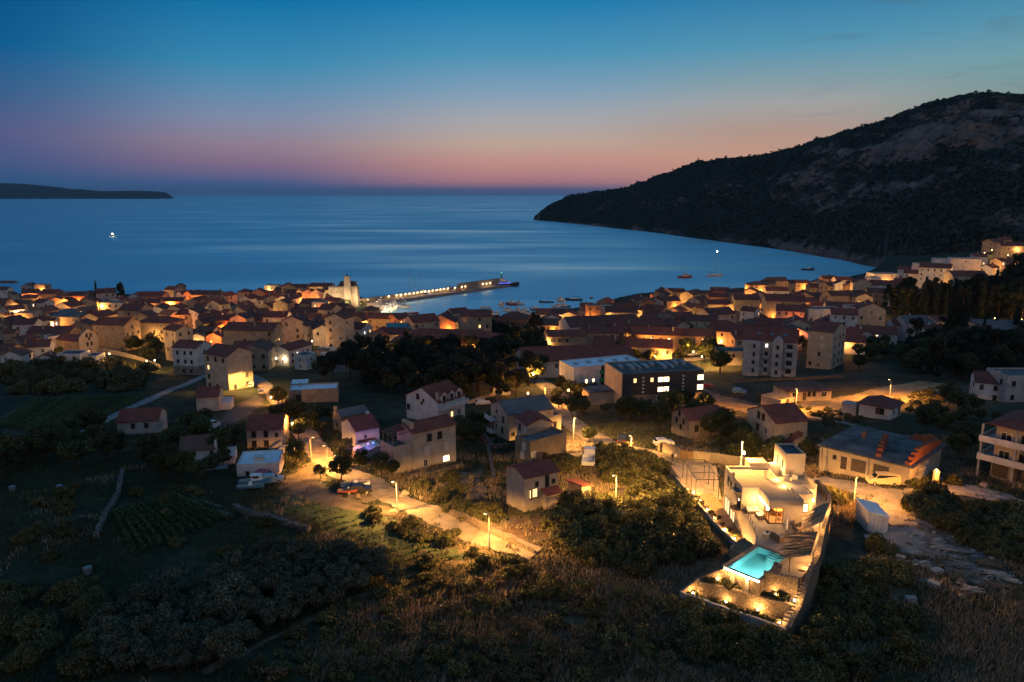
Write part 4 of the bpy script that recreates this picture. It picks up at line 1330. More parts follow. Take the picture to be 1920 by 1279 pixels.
mb.build('railing', METAL_D, ro)
ro, I = block('outbuilding', (1012, 802), (1027, 812), (1051, 807), 3.3, 'flat', 'R', 'flat', 'cream', label='low flat-roofed annex lit yellow by the street lamp on the lane', cat='outbuilding')
on_face(ro, I, 'R', 0.5, 1.0, 'dark')
# --- house with dormers
ro, I = block('house', (757, 780), (822, 794), (877, 779), 4.9, 'gable', 'R', 'red', 'white', pitch=0.5, label='white house with red roof, three gabled dormers and a long balcony')
for t, z, k in ((0.62, 4.6, 'dark'), (0.45, 4.3, 'small'), (0.5, 3.6, 'small'), (0.93, 1.6, 'dark')):
 on_face(ro, I, 'L', t, z, k)
for k, t in enumerate((0.22, 0.5, 0.78)):
 x = -I['L'] / 2 + t * I['L']
 y0 = -I['D'] / 2 - 0.05
 mb = MB()
 w_, zb, zt = 0.95, 4.4, 6.3
 mb.add([(x - w_, y0, zb), (x + w_, y0, zb), (x + w_, y0, zt), (x, y0, zt + .75), (x - w_, y0, zt), (x - w_, y0 + 3.2, zb), (x + w_, y0 + 3.2, zb), (x + w_, y0 + 3.2, zt), (x, y0 + 3.2, zt + .75), (x - w_, y0 + 3.2, zt)],
           [(0, 1, 2, 3, 4), (1, 6, 7, 2), (0, 4, 9, 5)], 0)
 for s in (-1, 1):
  mb.add([(x, y0 - .2, zt + .80), (x + s * (w_ + .2), y0 - .2, zt - .06), (x + s * (w_ + .2), y0 + 3.2, zt - .06), (x, y0 + 3.2, zt + .80), (x, y0 - .2, zt + .92), (x + s * (w_ + .2), y0 - .2, zt + .06), (x + s * (w_ + .2), y0 + 3.2, zt + .06), (x, y0 + 3.2, zt + .92)], [(0, 1, 2, 3), (7, 6, 5, 4), (0, 4, 5, 1), (1, 5, 6, 2), (2, 6, 7, 3)], 1)
 d = mb.build('dormer', [WALL['white'], ROOF['red']], ro)
 w = put_window(d, 'dark', x, y0, 4.55, 0)
 w.scale = (1.1, 1, 1.2)
 on_face(ro, I, 'R', t, 0.6, 'lit' if k == 1 else 'pale')
mb = MB()
mb.box(-I['L'] / 2, I['L'] / 2, -I['D'] / 2 - 1.5, -I['D'] / 2 - 0.004, 3.2, 3.4)
mb.box(-I['L'] / 2, I['L'] / 2, -I['D'] / 2 - 1.5, -I['D'] / 2 - 1.4, 3.4, 4.3)
mb.box(I['L'] / 2 - .1, I['L'] / 2, -I['D'] / 2 - 1.4, -I['D'] / 2 - .1, 3.4, 4.3)
mb.build('balcony', WALL['white'], ro)
chimney(ro, -I['L'] * .46, -I['D'] * .45, 5.2, 1.6, WALL['cream'])
# --- house with roof terrace
ro, I = block('house', (738, 870), (775, 884), (860, 866), 7.0, 'gable', 'R', 'red', 'cream', pitch=0.34, label='large cream three-storey house with roof terrace and one lit ground-floor window')
for t, z, k in ((0.38, 4.9, 'dark'), (0.62, 4.9, 'dark'), (0.32, 2.6, 'shutp'), (0.78, 2.6, 'shutp'), (0.28, 0.4, 'pale')):
 on_face(ro, I, 'R', t, z, k)
on_face(ro, I, 'R', 0.76, 0.4, 'widelit', s=0.85)
for k in range(3):
 chimney(ro, -I['L'] * .45, -I['D'] * .3 + k * I['D'] * .22, 7.4, 1.0, WALL['cream'])
mb = MB()
l0, d0 = -I['lr'] / 2, -I['ll'] / 2
mb.box(l0 - 3.6, l0 - 0.004, d0 + .2, d0 + I['ll'] - .4, -2.5, 4.4)
mb.box(l0 - 3.6, l0 - 3.45, d0 + .2, d0 + I['ll'] - .4, 4.4, 5.2)
mb.box(l0 - 3.45, l0 - .01, d0 + .2, d0 + .35, 4.4, 5.2)
tw = mb.build('terrace', WALL['cream'], ro)
mb = MB()
mb.box(l0 - 3.42, l0 - .02, d0 + .38, d0 + I['ll'] - .42, 4.405, 4.43)
mb.build('terrace_floor', ROOF['flat'], ro)
mb = MB()
for y in (d0 + 1.0, d0 + I['ll'] * .5, d0 + I['ll'] - 1.0):
 mb.bar((l0 - 3.3, y, 4.4), (l0 - 3.3, y, 6.8), 0.12)
 mb.bar((l0 - 3.6, y, 6.85), (l0 + .5, y, 7.05), 0.1)
for k in range(8):
 mb.bar((l0 - 3.5 + k * .5, d0 + .8, 7.0), (l0 - 3.5 + k * .5, d0 + I['ll'] - .6, 7.0), 0.06)
mb.build('pergola', WOOD, ro)
mb = MB()
mb.add([(l0 - 1.9, d0 + I['ll'] * .45, 6.9), (l0 + .05, d0 + I['ll'] * .45, 7.3), (l0 + .05, d0 + I['ll'] - .3, 7.3), (l0 - 1.9, d0 + I['ll'] - .3, 6.9), (l0 - 1.9, d0 + I['ll'] * .45, 7.0), (l0 + .05, d0 + I['ll'] * .45, 7.4), (l0 + .05, d0 + I['ll'] - .3, 7.4), (l0 - 1.9, d0 + I['ll'] - .3, 7.0)], [(3, 2, 1, 0), (4, 5, 6, 7), (0, 1, 5, 4), (1, 2, 6, 5), (2, 3, 7, 6), (3, 0, 4, 7)])
mb.build('canopy', ROOF['red'], ro)
# --- house lit purple, the one behind it
ro, I = block('house', (641, 822), (668, 839), (712, 830), 3.4, 'gable', 'R', 'red', 'white', pitch=0.45, label='small white house with its front wall lit purple by the patio')
PURPLE_HOUSE = (ro, I)
for t, z, k in ((0.4, 1.6, 'small'), (0.36, 0.55, 'shutp')):
 on_face(ro, I, 'R', t, z, k, s=0.8)
on_face(ro, I, 'L', 0.3, 0.4, 'dark', s=0.8)
mb = MB()
y0 = -I['ll'] / 2
mb.add([(-I['lr'] * .42, y0 - 1.3, 0.7), (I['lr'] * .3, y0 - 1.3, .7), (I['lr'] * .3, y0, 1.25), (-I['lr'] * .42, y0, 1.25), (-I['lr'] * .42, y0 - 1.3, 0.8), (I['lr'] * .3, y0 - 1.3, .8), (I['lr'] * .3, y0, 1.35), (-I['lr'] * .42, y0, 1.35)], [(3, 2, 1, 0), (4, 5, 6, 7), (0, 1, 5, 4), (1, 2, 6, 5), (2, 3, 7, 6), (3, 0, 4, 7)])
mb.build('canopy', ROOF['red'], ro)
chimney(ro, I['L'] * .4, I['D'] * .1, 4.4, .9, WALL['white'])
ro, I = block('house', (622, 802), (641, 810), (693, 800), 3.4, 'gable', 'R', 'grey', 'stone', pitch=0.4, label='small stone house with grey roof directly behind the purple-lit house')
chimney(ro, -I['L'] * .48, I['D'] * .2, 3.9, .9, WALL['cream'])
on_face(ro, I, 'L', 0.5, 0.8, 'small')
# --- red-roofed house by the lamp-lit tree
ro, I = block('house', (464, 842), (531, 839), (537, 829), 3.9, 'gable', 'L', 'red', 'cream', depth=None, length=7.5, pitch=0.45, label='cream house with red roof and two rows of dark windows beside glowing tree')
for x in (0.16, 0.46, 0.8):
 for z, k in ((2.3, 'dark'), (0.35, 'dark')):
  on_face(ro, I, 'L', x, z, k, s=0.95 if x > .3 else 0.6)
mb = MB()
for k in range(6):
 mb.box(-I['ll'] / 2 + k * .45, -I['ll'] / 2 + (k + 1) * .45, I['lr'] / 2 + .004, I['lr'] / 2 + 1.4, -2, 0.2 + (5 - k) * .3)
mb.build('stairs', CONC, ro)
# --- white flat-roofed house left of it
ro, I = block('house', (446, 894), (524, 891), (527, 866), 2.1, 'flat', 'L', 'white', 'white', parapet=0.25, label='low white house with a big pale flat roof above the parked boats')
mb = MB()
mb.box(-.8, .8, I['lr'] * .12, I['lr'] * .12 + 1.2, 2.15, 2.9)
mb.box(-.9, .9, I['lr'] * .12 - .1, I['lr'] * .12 + 1.3, 2.9, 3.0)
mb.build('roof_hatch', WALL['white'], ro)
on_face(ro, I, 'L', 0.75, 0.4, 'small')
# --- L-shaped flat roofed building
ro, I = block('building', (529, 748), (542, 757), (632, 757), 3.2, 'flat', 'R', 'white', 'stone', depth=7, label='stone building with pale L-shaped flat roof and one dark opening', cat='building')
on_face(ro, I, 'R', 0.2, 0.5, 'dark', s=(1.6, 1, 1.4))
mb = MB()
mb.box(-I['L'] / 2 - .1, -I['L'] / 2 + 4.5, I['D'] / 2 - .02, I['D'] / 2 + 5, -2.5, 3.6)
mb.build('rear_wing', WALL['stone'], ro)
mb = MB()
mb.box(-I['L'] / 2, -I['L'] / 2 + 4.4, I['D'] / 2 + .1, I['D'] / 2 + 4.9, 3.604, 3.66)
mb.build('wing_roof', ROOF['white'], ro)
chimney(ro, -I['L'] * .3, I['D'] * .2, 3.3, .8, WALL['grey'])
# --- left hand dark houses
ro, I = block('house', (339, 880), (405, 873), (411, 862), 3.3, 'gable', 'L', 'brown', 'white', length=6.5, pitch=0.45, label='white house with brown roof and tall white end wall below vineyard lane')
on_face(ro, I, 'L', 0.1, 2.2, 'small')
on_face(ro, I, 'L', 0.6, 2.2, 'small')
mb = MB()
mb.box(-I['ll'] / 2 - .35, -I['ll'] / 2 - .004, -I['lr'] / 2 - .2, I['lr'] / 2, -2, 4.6)
mb.build('end_wall', WALL['white'], ro)
mb = MB()
mb.box(-I['ll'] / 2 - 3.2, -I['ll'] / 2 - .36, -I['lr'] / 2 + 1, I['lr'] / 2, -2.5, 1.5)
mb.build('annex', WALL['white'], ro)
mb = MB()
mb.box(-I['ll'] / 2 - 2.2, I['ll'] / 2 * .2, I['lr'] / 2 + .3, I['lr'] / 2 + 3.4, -2.5, .5)
mb.build('lean_to', WALL['grey'], ro)
ro, I = block('house', (222, 818), (299, 814), (313, 796), 3.2, 'gable', 'L', 'red', 'grey', pitch=0.45, label='unlit grey house with faded red roof alone beside the vineyard lane')
for t in (0.3, 0.62):
 on_face(ro, I, 'L', t, 1.6, 'dark', s=.8)
ro, I = block('house', (369, 773), (412, 770), (422, 756), 3.8, 'gable', 'L', 'dark', 'grey', pitch=0.42, label='narrow grey-blue house with dark roof and white gable above the paved yard')
mb = MB()
mb.box(-I['ll'] / 2 - 2.4, -I['ll'] / 2 - .004, -I['lr'] / 2, I['lr'] * .3, -2, 1.6)
mb.build('annex', WALL['white'], ro)
# --- dark-clad hotel and the white one with green-lit balconies
SLAT = surf('dark_slat_cladding', (0.035, 0.033, 0.034, 1), (0.065, 0.06, 0.06, 1), 1.0, 0.8, 4, 0.6, 3, stretch=(0.3, 0.3, 9))
ro, I = block('hotel', (1140, 737), (1165, 763), (1313, 752), 8.4, 'flat', 'R', 'flat', 'cream', parapet=0.35, label='long dark-clad flat-roofed hotel with glowing windows over a stone ground floor', cat='hotel')
l0, d0 = -I['L'] / 2, -I['D'] / 2
mb = MB()
mb.box(l0, -l0, d0 - .35, d0 - .004, 3.0, 8.75)
cl_ = mb.build('cladding', SLAT, ro)
mb = MB()
mb.box(l0 + 1.2, -l0 - .8, d0 - .12, d0 - .003, -2, 2.95)
mb.build('stone_base', WALL['stone'], ro)
def hw(t, z, k, s=(1, 1, 1)):
 w = put_window(ro, k, l0 + t * I['L'], d0 - .35, z, 0)
 w.scale = s
 return w
for t in (0.15, 0.355):
 hw(t, 6.3, 'lit', (1.0, 1, .85))
hw(0.355, 3.9, 'small')
for z in (6.2, 3.6):
 for t in (0.465, 0.53):
  hw(t, z, 'widelit', (1.0, 1, 1.0))
 hw(0.955, z, 'widelit', (1.05, 1, 1.1))
for t in (0.25, 0.74):
 for k in range(5):
  hw(t, 3.5 + k * .95, 'shutp', (.6, 1, .3))
for t, z in ((0.64, 6.4), (0.84, 6.4), (0.66, 3.9), (0.83, 3.9), (0.05, 6.2), (0.05, 3.6)):
 hw(t, z, 'small')
for t, k in ((0.07, 'dark'), (0.12, 'dark'), (0.17, 'door'), (0.24, 'door'), (0.345, 'small'), (0.7, 'small')):
 w = put_window(ro, k, l0 + t * I['L'], d0 - .125, 0.2 if k == 'door' else 1.0, 0, 'door' if k == 'door' else 'window')
w = put_window(ro, 'wide', l0 + .5 * I['L'], d0 - .125, 1.4, 0)
w.scale = (2.2, 1, .8)
rng = random.Random(3)
for k in range(9):
 mb = MB()
 x = l0 + (0.08 + k * .1) * I['L']
 mb.box(x, x + rng.uniform(.5, 1.3), rng.uniform(-3, 1), rng.uniform(1.4, 3), 8.48, 8.48 + rng.uniform(.4, .9))
 mb.build('rooftop_unit', METAL_G, ro)
mb = MB()
mb.box(l0 - 7, l0 - .05, -1, 5, -2, 2.6)
mb.build('side_wing', WALL['cream'], ro)
mb = MB()
mb.box(l0 - 7.3, l0 - .06, -1.3, 5.3, 2.605, 2.8)
mb.build('side_wing_roof', ROOF['flat'], ro)
ro, I = block('hotel', (1051, 722), (1076, 737), (1204, 722), 7.2, 'flat', 'R', 'white', 'white', parapet=0.35, label='white flat-roofed hotel with green-lit balconies behind the dark hotel', cat='hotel')
l0, d0 = -I['L'] / 2, -I['D'] / 2
GREEN = surf('green_lit_panel', (0.03, 0.20, 0.05, 1), (0.05, 0.28, 0.08, 1), 2.0, 0.6)  # green light on the balconies painted as panel colour
for z in (0.2, 2.6, 5.0):
 mb = MB()
 mb.box(l0 + .36 * I['L'], l0 + .53 * I['L'], d0 - .5, d0 - .004, z + .1, z + 1.0)
 b = mb.build('balcony', GREEN, ro)
 for t in (.40, .48):
  w = put_window(ro, 'dark', l0 + t * I['L'], d0, z + .9, 0)
on_face(ro, I, 'R', .17, 2.5, 'lity', s=.9)
on_face(ro, I, 'R', .27, 2.5, 'lity', s=.9)
for k in range(5):
 mb = MB()
 x = l0 + (0.1 + k * .19) * I['L']
 mb.box(x, x + .9, -1 + .3 * (k % 3), .4 + .3 * (k % 3), 7.28, 7.75)
 mb.build('skylight', METAL_G, ro)
# --- stone house with red roof among dark bushes, the house with outside stair
ro, I = block('house', (1254, 806), (1291, 823), (1363, 816), 3.9, 'gable', 'R', 'red', 'stone', pitch=0.42, label='stone house with plain red roof among the dark bushes beyond the lit yard')
for t, z in ((.3, 2.6), (.7, 2.2), (.45, 1.2), (.55, 3.9)):
 on_face(ro, I, 'L', t, z, 'dark', s=.85)
for t in (.2, .75):
 on_face(ro, I, 'R', t, 1.4, 'dark')
ro, I = block('house', (1394, 822), (1450, 850), (1514, 846), 6.0, 'gable', 'R', 'red', 'cream', pitch=0.42, label='cream house with red roof, ochre balconies and a roofed outside stair')
for t, z, k in ((.42, 5.4, 'dark'), (.58, 5.4, 'dark'), (.3, 2.9, 'pale'), (.6, 2.9, 'dark')):
 on_face(ro, I, 'L', t, z, k)
for t, z, k in ((.5, 3.0, 'small'), (.8, 3.0, 'small'), (.78, .9, 'small')):
 on_face(ro, I, 'R', t, z, k)
l0, d0 = -I['L'] / 2, -I['D'] / 2
for z in (1.6,):
 mb = MB()
 mb.box(l0 - 1.8, l0 - .004, d0, -d0 + .6, z, z + .2)
 mb.box(l0 - 1.8, l0 - 1.65, d0, -d0 + .6, z + .2, z + 1.1)
 mb.build('balcony', WALL['orange'], ro)
mb = MB()
for k in range(9):
 mb.box(l0 + .4 + k * .42, l0 + .4 + (k + 1) * .42, d0 - 1.5, d0 - .004, -2, -.2 + k * .28)
mb.build('stairs', CONC, ro)
mb = MB()
a, b = (l0 - .1, 0.9), (l0 + 5.0, 4.0)
mb.add([(a[0], d0 - 1.7, a[1]), (b[0], d0 - 1.7, b[1]), (b[0], d0 - .004, b[1]), (a[0], d0 - .004, a[1]), (a[0], d0 - 1.7, a[1] + .14), (b[0], d0 - 1.7, b[1] + .14), (b[0], d0 - .004, b[1] + .14), (a[0], d0 - .004, a[1] + .14)], [(3, 2, 1, 0), (4, 5, 6, 7), (0, 1, 5, 4), (1, 2, 6, 5), (2, 3, 7, 6), (3, 0, 4, 7)])
mb.build('stair_roof', ROOF['red'], ro)
# --- garage building with broken brick upper floor
ro, I = block('garage_building', (1530, 873), (1703, 911), (1783, 872), 3.0, 'flat', 'L', 'flat', 'cream', parapet=0.02, label='long low garage building with bare roof slab and broken brick walls on top', cat='building')
GARAGE = (ro, I)
for t, k, z in ((0.30, 'garage', 0.1), (0.55, 'garage', .1), (0.72, 'door', .1), (.83, 'small', 1.4)):
 w = on_face(ro, I, 'L', t, z, k, 'garage_door' if k == 'garage' else 'door' if k == 'door' else 'window')
mb = MB()
mb.box(-I['ll'] / 2 - .6, I['ll'] / 2 + .6, -I['lr'] / 2 - .5, I['lr'] / 2 + .4, 3.06, 3.28)
mb.build('roof_slab', ROOF['flat'], ro)
rng = random.Random(5)
mb = MB()
def brick_row(mb, p0, p1, th, hs):
 th = .8
 n = len(hs)
 p0, p1 = Vector(p0), Vector(p1)
 d = (p1 - p0) / n
 nn = Vector((-d.y, d.x, 0)).normalized() * th / 2
 for k, hgt in enumerate(hs):
  a, b = p0 + d * k, p0 + d * (k + 1)
  q = [a - nn, b - nn, b + nn, a + nn]
  z0 = 3.285
  mb.add([(v.x, v.y, z0) for v in q] + [(v.x, v.y, z0 + hgt) for v in q], [(3, 2, 1, 0), (4, 5, 6, 7), (0, 1, 5, 4), (1, 2, 6, 5), (2, 3, 7, 6), (3, 0, 4, 7)])
lr, ll = I['lr'], I['ll']
HB = masonry('hollow_brick', (0.36, 0.105, 0.045, 1), (0.26, 0.075, 0.035, 1), (0.18, 0.08, 0.05, 1), 1.0, 0.22, 0.32, 0.02, 0.8)
brick_row(mb, loc_pt(ro, I, -lr / 2 + .3, -ll / 2 + .5, 0), loc_pt(ro, I, lr / 2 - .3, -ll / 2 + .5, 0), .35, [0.5, 1.0, 1.5, 1.8, 1.9, 1.7, 1.8, 1.5, 1.6, 1.2, 1.3, .8])
mb.build('broken_brick_wall', HB, ro)
mb = MB()
brick_row(mb, loc_pt(ro, I, lr / 2 - .3, -ll / 2 + .9, 0), loc_pt(ro, I, lr / 2 - .3, -ll * .15, 0), .35, [1.2, 1.4, 1.1, .8, .9, .4])
mb.build('broken_brick_wall', HB, ro)
mb = MB()
brick_row(mb, loc_pt(ro, I, -lr / 2 + .7, -ll / 2 + 5.2, 0), loc_pt(ro, I, lr * .12, -ll / 2 + 7.2, 0), .35, [.6, 1.1, 1.3, 1.6, 1.7, 1.9, 1.5])
mb.build('broken_brick_wall', HB, ro)
mb = MB()
for k in range(10):
 p = loc_pt(ro, I, -lr / 2 + 1.2 + k * .5, -ll / 2 - .9, 0)
 q = loc_pt(ro, I, -lr / 2 + 1.2 + (k + 1) * .5, -ll / 2 - .05, 0)
 mb.box(min(p[0], q[0]), max(p[0], q[0]), min(p[1], q[1]), max(p[1], q[1]), -2, .2 + k * .30)
mb.build('stairs', CONC, ro)
for t in (.44, .92, .985):
 p = loc_pt(ro, I, -lr / 2 - .35, -ll / 2 + t * ll, 0)
 mb = MB()
 mb.box(p[0] - .15, p[0] + .15, p[1] - .15, p[1] + .15, -1, 3.055)
 mb.build('pillar', CONC, ro)
chimney(ro, ll * .25, -lr * .1, 3.28, .9, WALL['brick'], .7)
# --- hip-roofed bungalow, low house, lamp-lit flat shed
ro, I = block('house', (1606, 781), (1669, 788), (1707, 780), 2.9, 'hip', 'R', 'dark', 'white', pitch=0.5, over=0.6, label='white bungalow with dark pyramid roof at the edge of the lit grass')
for t, z, k in ((.28, 1.0, 'dark'), (.4, 1.0, 'shut')):
 on_face(ro, I, 'L', t, z, k, s=1.1)
on_face(ro, I, 'L', .75, .2, 'doorw', 'door')
for t, z, k in ((.28, 1.2, 'small'), (.62, 1.0, 'shutp'), (.8, .1, 'door')):
 on_face(ro, I, 'R', t, z, k, 'door' if k == 'door' else 'window')
mb = MB()
mb.box(-I['lr'] / 2 - .2, -I['lr'] / 2 + 2.5, I['ll'] / 2 + .6, I['ll'] / 2 + 4, -2, 2.2)
mb.build('side_shelter', WALL['grey'], ro)
ro, I = block('house', (1459, 740), (1480, 752), (1557, 748), 2.7, 'hip', 'R', 'brown', 'cream', pitch=0.38, over=0.6, depth=9, label='low cream house with brown hipped roof beside the lit yard lamp')
for t, z, k in ((.12, 1.1, 'wide'), (.35, .1, 'door'), (.46, 1.1, 'dark'), (.58, 1.1, 'dark'), (.82, .9, 'wide')):
 on_face(ro, I, 'R', t, z, k, 'door' if k == 'door' else 'window')
ro, I = block('shed', (1426, 757), (1463, 767), (1489, 761), 2.3, 'flat', 'R', 'flat', 'cream', parapet=0.05, label='flat-roofed shed with bright lamp-lit roof before the low cream house', cat='shed')
on_face(ro, I, 'R', .5, .1, 'door', 'door')
# --- unfinished apartment house at the right edge
ro, I = block('apartment_house', (1872, 866), (1857, 893), (1985, 935), 9.2, 'hip', 'R', 'red', 'cream', depth=11, pitch=0.35, over=1.2, label='three-storey house with wide balconies at the right edge above gravel yard', cat='building')
l0, d0 = -I['L'] / 2, -I['D'] / 2
for z in (3.0, 6.1):
 mb = MB()
 mb.box(l0 - 1.8, -l0, d0 - 1.8, d0 - .004, z, z + .22)
 mb.box(l0 - 1.8, -l0, d0 - 1.8, d0 - 1.65, z + .22, z + 1.05)
 mb.box(l0 - 1.8, l0 - 1.65, d0 - 1.65, d0 + 6, z + .22, z + 1.05)
 mb.box(l0 - 1.8, l0 - .004, d0, d0 + 6, z, z + .22)
 mb.build('balcony', WALL['white'], ro)
for k in range(3):
 for z0, z1 in ((-2, 2.99), (4.1, 6.09), (7.2, 9.1)):
  mb = MB()
  mb.box(l0 - 1.62 + k * 5, l0 - 1.3 + k * 5, d0 - 1.62, d0 - 1.3, z0, z1)
  mb.build('pillar', CONC, ro)
for t, z, k in ((.12, .2, 'garage'), (.4, .2, 'garage'), (.15, 3.6, 'wide'), (.4, 3.6, 'dark'), (.15, 6.7, 'wide'), (.4, 6.7, 'dark')):
 on_face(ro, I, 'R', t, z, k, 'garage_door' if k == 'garage' else 'window')
# --- white container shed
ro, I = block('container_shed', (1608, 973), (1626, 999), (1661, 998), 2.3, 'mono', 'L', 'white', surf('painted_sheet', (0.42, 0.42, 0.41, 1), (0.6, 0.6, 0.59, 1), 0.8, 0.6, 6, 0.5, 2, stretch=(6, 6, .2)), pitch=.1, over=.12, label='white sheet-metal container shed with pale sloping roof on gravel track', cat='shed')
mb = MB()
mb.bar((-I['L'] / 2, 0, 2.55 + .0), (I['L'] / 2, 0, 2.9), .08)
on_face(ro, I, 'R', .6, .1, 'door', 'door', .8).active_material if False else None
# --- apartment blocks
ro, I = block('apartment_block', (1394, 703), (1491, 707), (1513, 692), 11.6, 'gable', 'L', 'red', 'grey', pitch=.42, label='four-storey grey apartment block with stacked balconies and red roof', cat='apartment block')
for z in (.9, 3.7, 6.5, 9.3):
 on_face(ro, I, 'L', .14, z - .5, 'dark', s=(1.9, 1, 1.5))
 on_face(ro, I, 'L', .58, z - .5, 'dark', s=(1.1, 1, 1.4))
 on_face(ro, I, 'R', .5, z, 'dark')
 for t in (.14, .58):
  mb = MB()
  x = -I['ll'] / 2 + t * I['ll']
  p = loc_pt(ro, I, -I['lr'] / 2, x, 0)
  w_ = 2.6 if t < .3 else 1.8
  mb.box(p[0] - w_ / 2, p[0] + w_ / 2, I['lr'] / 2 + .004, I['lr'] / 2 + 1.1, z - .75, z - .6)
  mb.box(p[0] - w_ / 2, p[0] + w_ / 2, I['lr'] / 2 + 1.02, I['lr'] / 2 + 1.1, z - .6, z + .2)
  mb.build('balcony', WALL['grey'], ro)
for t0, t1, hh, top in ((.70, 1.02, 11.4, 0), (.27, .46, 11.9, 1)):
 mb = MB()
 x0, x1, y1 = -I['ll'] / 2 + t0 * I['ll'], -I['ll'] / 2 + t1 * I['ll'], -I['lr'] / 2
 xs0, xs1, y1 = x0, x1, I['lr'] / 2
 mb.box(xs0, xs1, y1 + .004, y1 + 1.7, -2.5, hh)
 if top:
  mb.add([(xs0, y1 + 1.7, hh), (xs1, y1 + 1.7, hh), ((xs0 + xs1) / 2, y1 + 1.7, hh + 1.5), (xs0, y1 - 1.5, hh), (xs1, y1 - 1.5, hh), ((xs0 + xs1) / 2, y1 - 1.5, hh + 1.5)], [(0, 1, 2), (1, 4, 5, 2), (3, 0, 2, 5)])
 bay = mb.build('bay', WALL['grey'], ro)
 for z in (.9, 3.7, 6.5, 9.3):
  put_window(bay, 'dark', (xs0 + xs1) / 2 + (-.8 if not top else 0), y1 + 1.7, z, math.pi).scale = (.9, 1, .9)
# (L-face of an L-ridged block is the local -y side)
on_face(ro, I, 'L', .58, 9.4, 'litc')
on_face(ro, I, 'R', .25, 9.2, 'lity', s=.7)
for t in (.25, .5, .75):
 mb = MB()
 mb.rbox((-I['ll'] / 2 + t * I['ll'], I['lr'] * .25, 11.6 + I['lr'] * .25 * .42 + .22), (1.2, .9, .08), rx=-math.atan(.42))
 mb.build('skylight', ROOF['teal'], ro)
ro, I = block('apartment_block', (1509, 689), (1557, 693), (1593, 680), 13.2, 'gable', 'L', 'red', 'cream', pitch=.3, label='tall narrow apartment block with blank beige front right of balcony block', cat='apartment block')
for t, z, k in ((.45, 10.4, 'shutp'), (.42, 7.5, 'shutp'), (.5, 4.5, 'dark'), (.5, .7, 'small'), (.85, .7, 'dark')):
 on_face(ro, I, 'L', t, z, k)
for z in (1, 4, 7, 10):
 for t in (.2, .55, .8):
  on_face(ro, I, 'R', t, z, 'dark')
ro, I = block('house', (331, 700), (373, 704), (386, 697), 9.4, 'gable', 'L', 'red', 'white', pitch=.4, length=8, label='white three-storey house over a stone ground floor below the old town')
for z in (1.0, 4.0, 7.0):
 for t in (.25, .5, .8):
  on_face(ro, I, 'L', t, z, 'dark', s=.9)
 on_face(ro, I, 'R', .5, z, 'dark', s=.9)
mb = MB()
mb.box(-I['ll'] / 2 - .06, I['ll'] / 2 + .06, -I['lr'] / 2 - .06, I['lr'] / 2 + .06, -2.6, 3.1)
mb.build('stone_base', WALL['stone'], ro)
for t in (.3, .6):
 on_face(ro, I, 'L', t, .8, 'dark', s=.9).location.y += .07
# --- white house with two bright wall lamps, the flat block beside it
ro, I = block('house', (511, 683), (543, 687), (584, 673), 5.8, 'gable', 'R', 'red', 'white', pitch=.36, label='white corner house with two dazzling wall lamps above the lit terrace')
LAMPHOUSE = (ro, I)
for t, z, k in ((.35, .9, 'pale'), (.65, .9, 'pale'), (.35, 3.3, 'shutp'), (.65, 3.3, 'shutp')):
 on_face(ro, I, 'L', t, z, k)
for t, z, k in ((.15, 3.2, 'dark'), (.35, 3.2, 'litc'), (.6, 3.2, 'dark'), (.8, 3.2, 'dark'), (.15, .8, 'dark'), (.4, .8, 'lity')):
 on_face(ro, I, 'R', t, z, k)
chimney(ro, -I['L'] * .2, I['D'] * .3, 6.6, 1.0, WALL['white'])
ro, I = block('outbuilding', (560, 690), (575, 694), (585, 687), 5.0, 'flat', 'R', 'flat', 'white', label='narrow white flat-roofed block in front of the two-lamp house', cat='outbuilding')
for z in (.8, 3.2):
 on_face(ro, I, 'L', .5, z, 'small')
 on_face(ro, I, 'R', .5, z, 'small')
# --- larger town buildings
def big(*a, label=None, **k):
 r = house(*a, **k)
 HOUSES.pop()
 r['label'] = label
 r['box'] = (a[2] / 2, a[3] / 2)
 return r
big(705, 587, 26, 10, 8.5, -4, 'dark', 'stone', win=14, frac=1.0, chim=2, label='long stone two-storey building with regular windows beside the marina')
big(845, 617, 46, 20, 5.5, -8, 'red', 'cream', form='hip', win=4, label='huge red hipped-roof hall rising behind the dark pines')
big(1125, 592, 34, 16, 8.5, 14, 'dark', 'white', win=3, label='big hall with broad white gable in the middle of town')
big(1172, 600, 34, 15, 7, 6, 'red', 'white', win=2, label='second long hall with pale side wall right of white-gabled hall')
big(1130, 612, 18, 10, 8, -5, 'dark', 'stone', win=12, frac=1.0, chim=2, label='stone house with two white chimneys in front of the white-gabled hall')
big(1060, 619, 16, 9, 7, 6, 'red', 'stone', lit=1, win=12, frac=.95, chim=0, label='stone house with red roof and one lit window behind school roof')
big(1078, 649, 38, 16, 6.5, 8, 'red', 'white', win=6, chim=0, label='long plain dark red school roof behind the white hotel')
big(1262, 616, 34, 10, 7.5, -9, 'red', 'orange', lit=7, win=16, frac=1.0, chim=2, label='long ochre guesthouse with a row of bright windows over parked cars')
big(131, 587, 14, 10, 8, -8, 'grey', 'cream', form='mono', win=3, label='modern house with tilted grey roof rising among old houses')
big(1756, 494, 18, 12, 12, -35, 'red', 'white', win=16, frac=1.0, chim=0, label='white hotel front with red roof and rows of balconies below ridge')
big(1770, 485, 14, 10, 10, -20, 'flat', 'white', form='flat', win=2, label='blank white hotel slab directly behind the red-roofed hotel front')
big(1808, 484, 18, 12, 11, -20, 'flat', 'white', form='flat', win=1, label='big windowless white hotel wing beside the dark cypress wood')
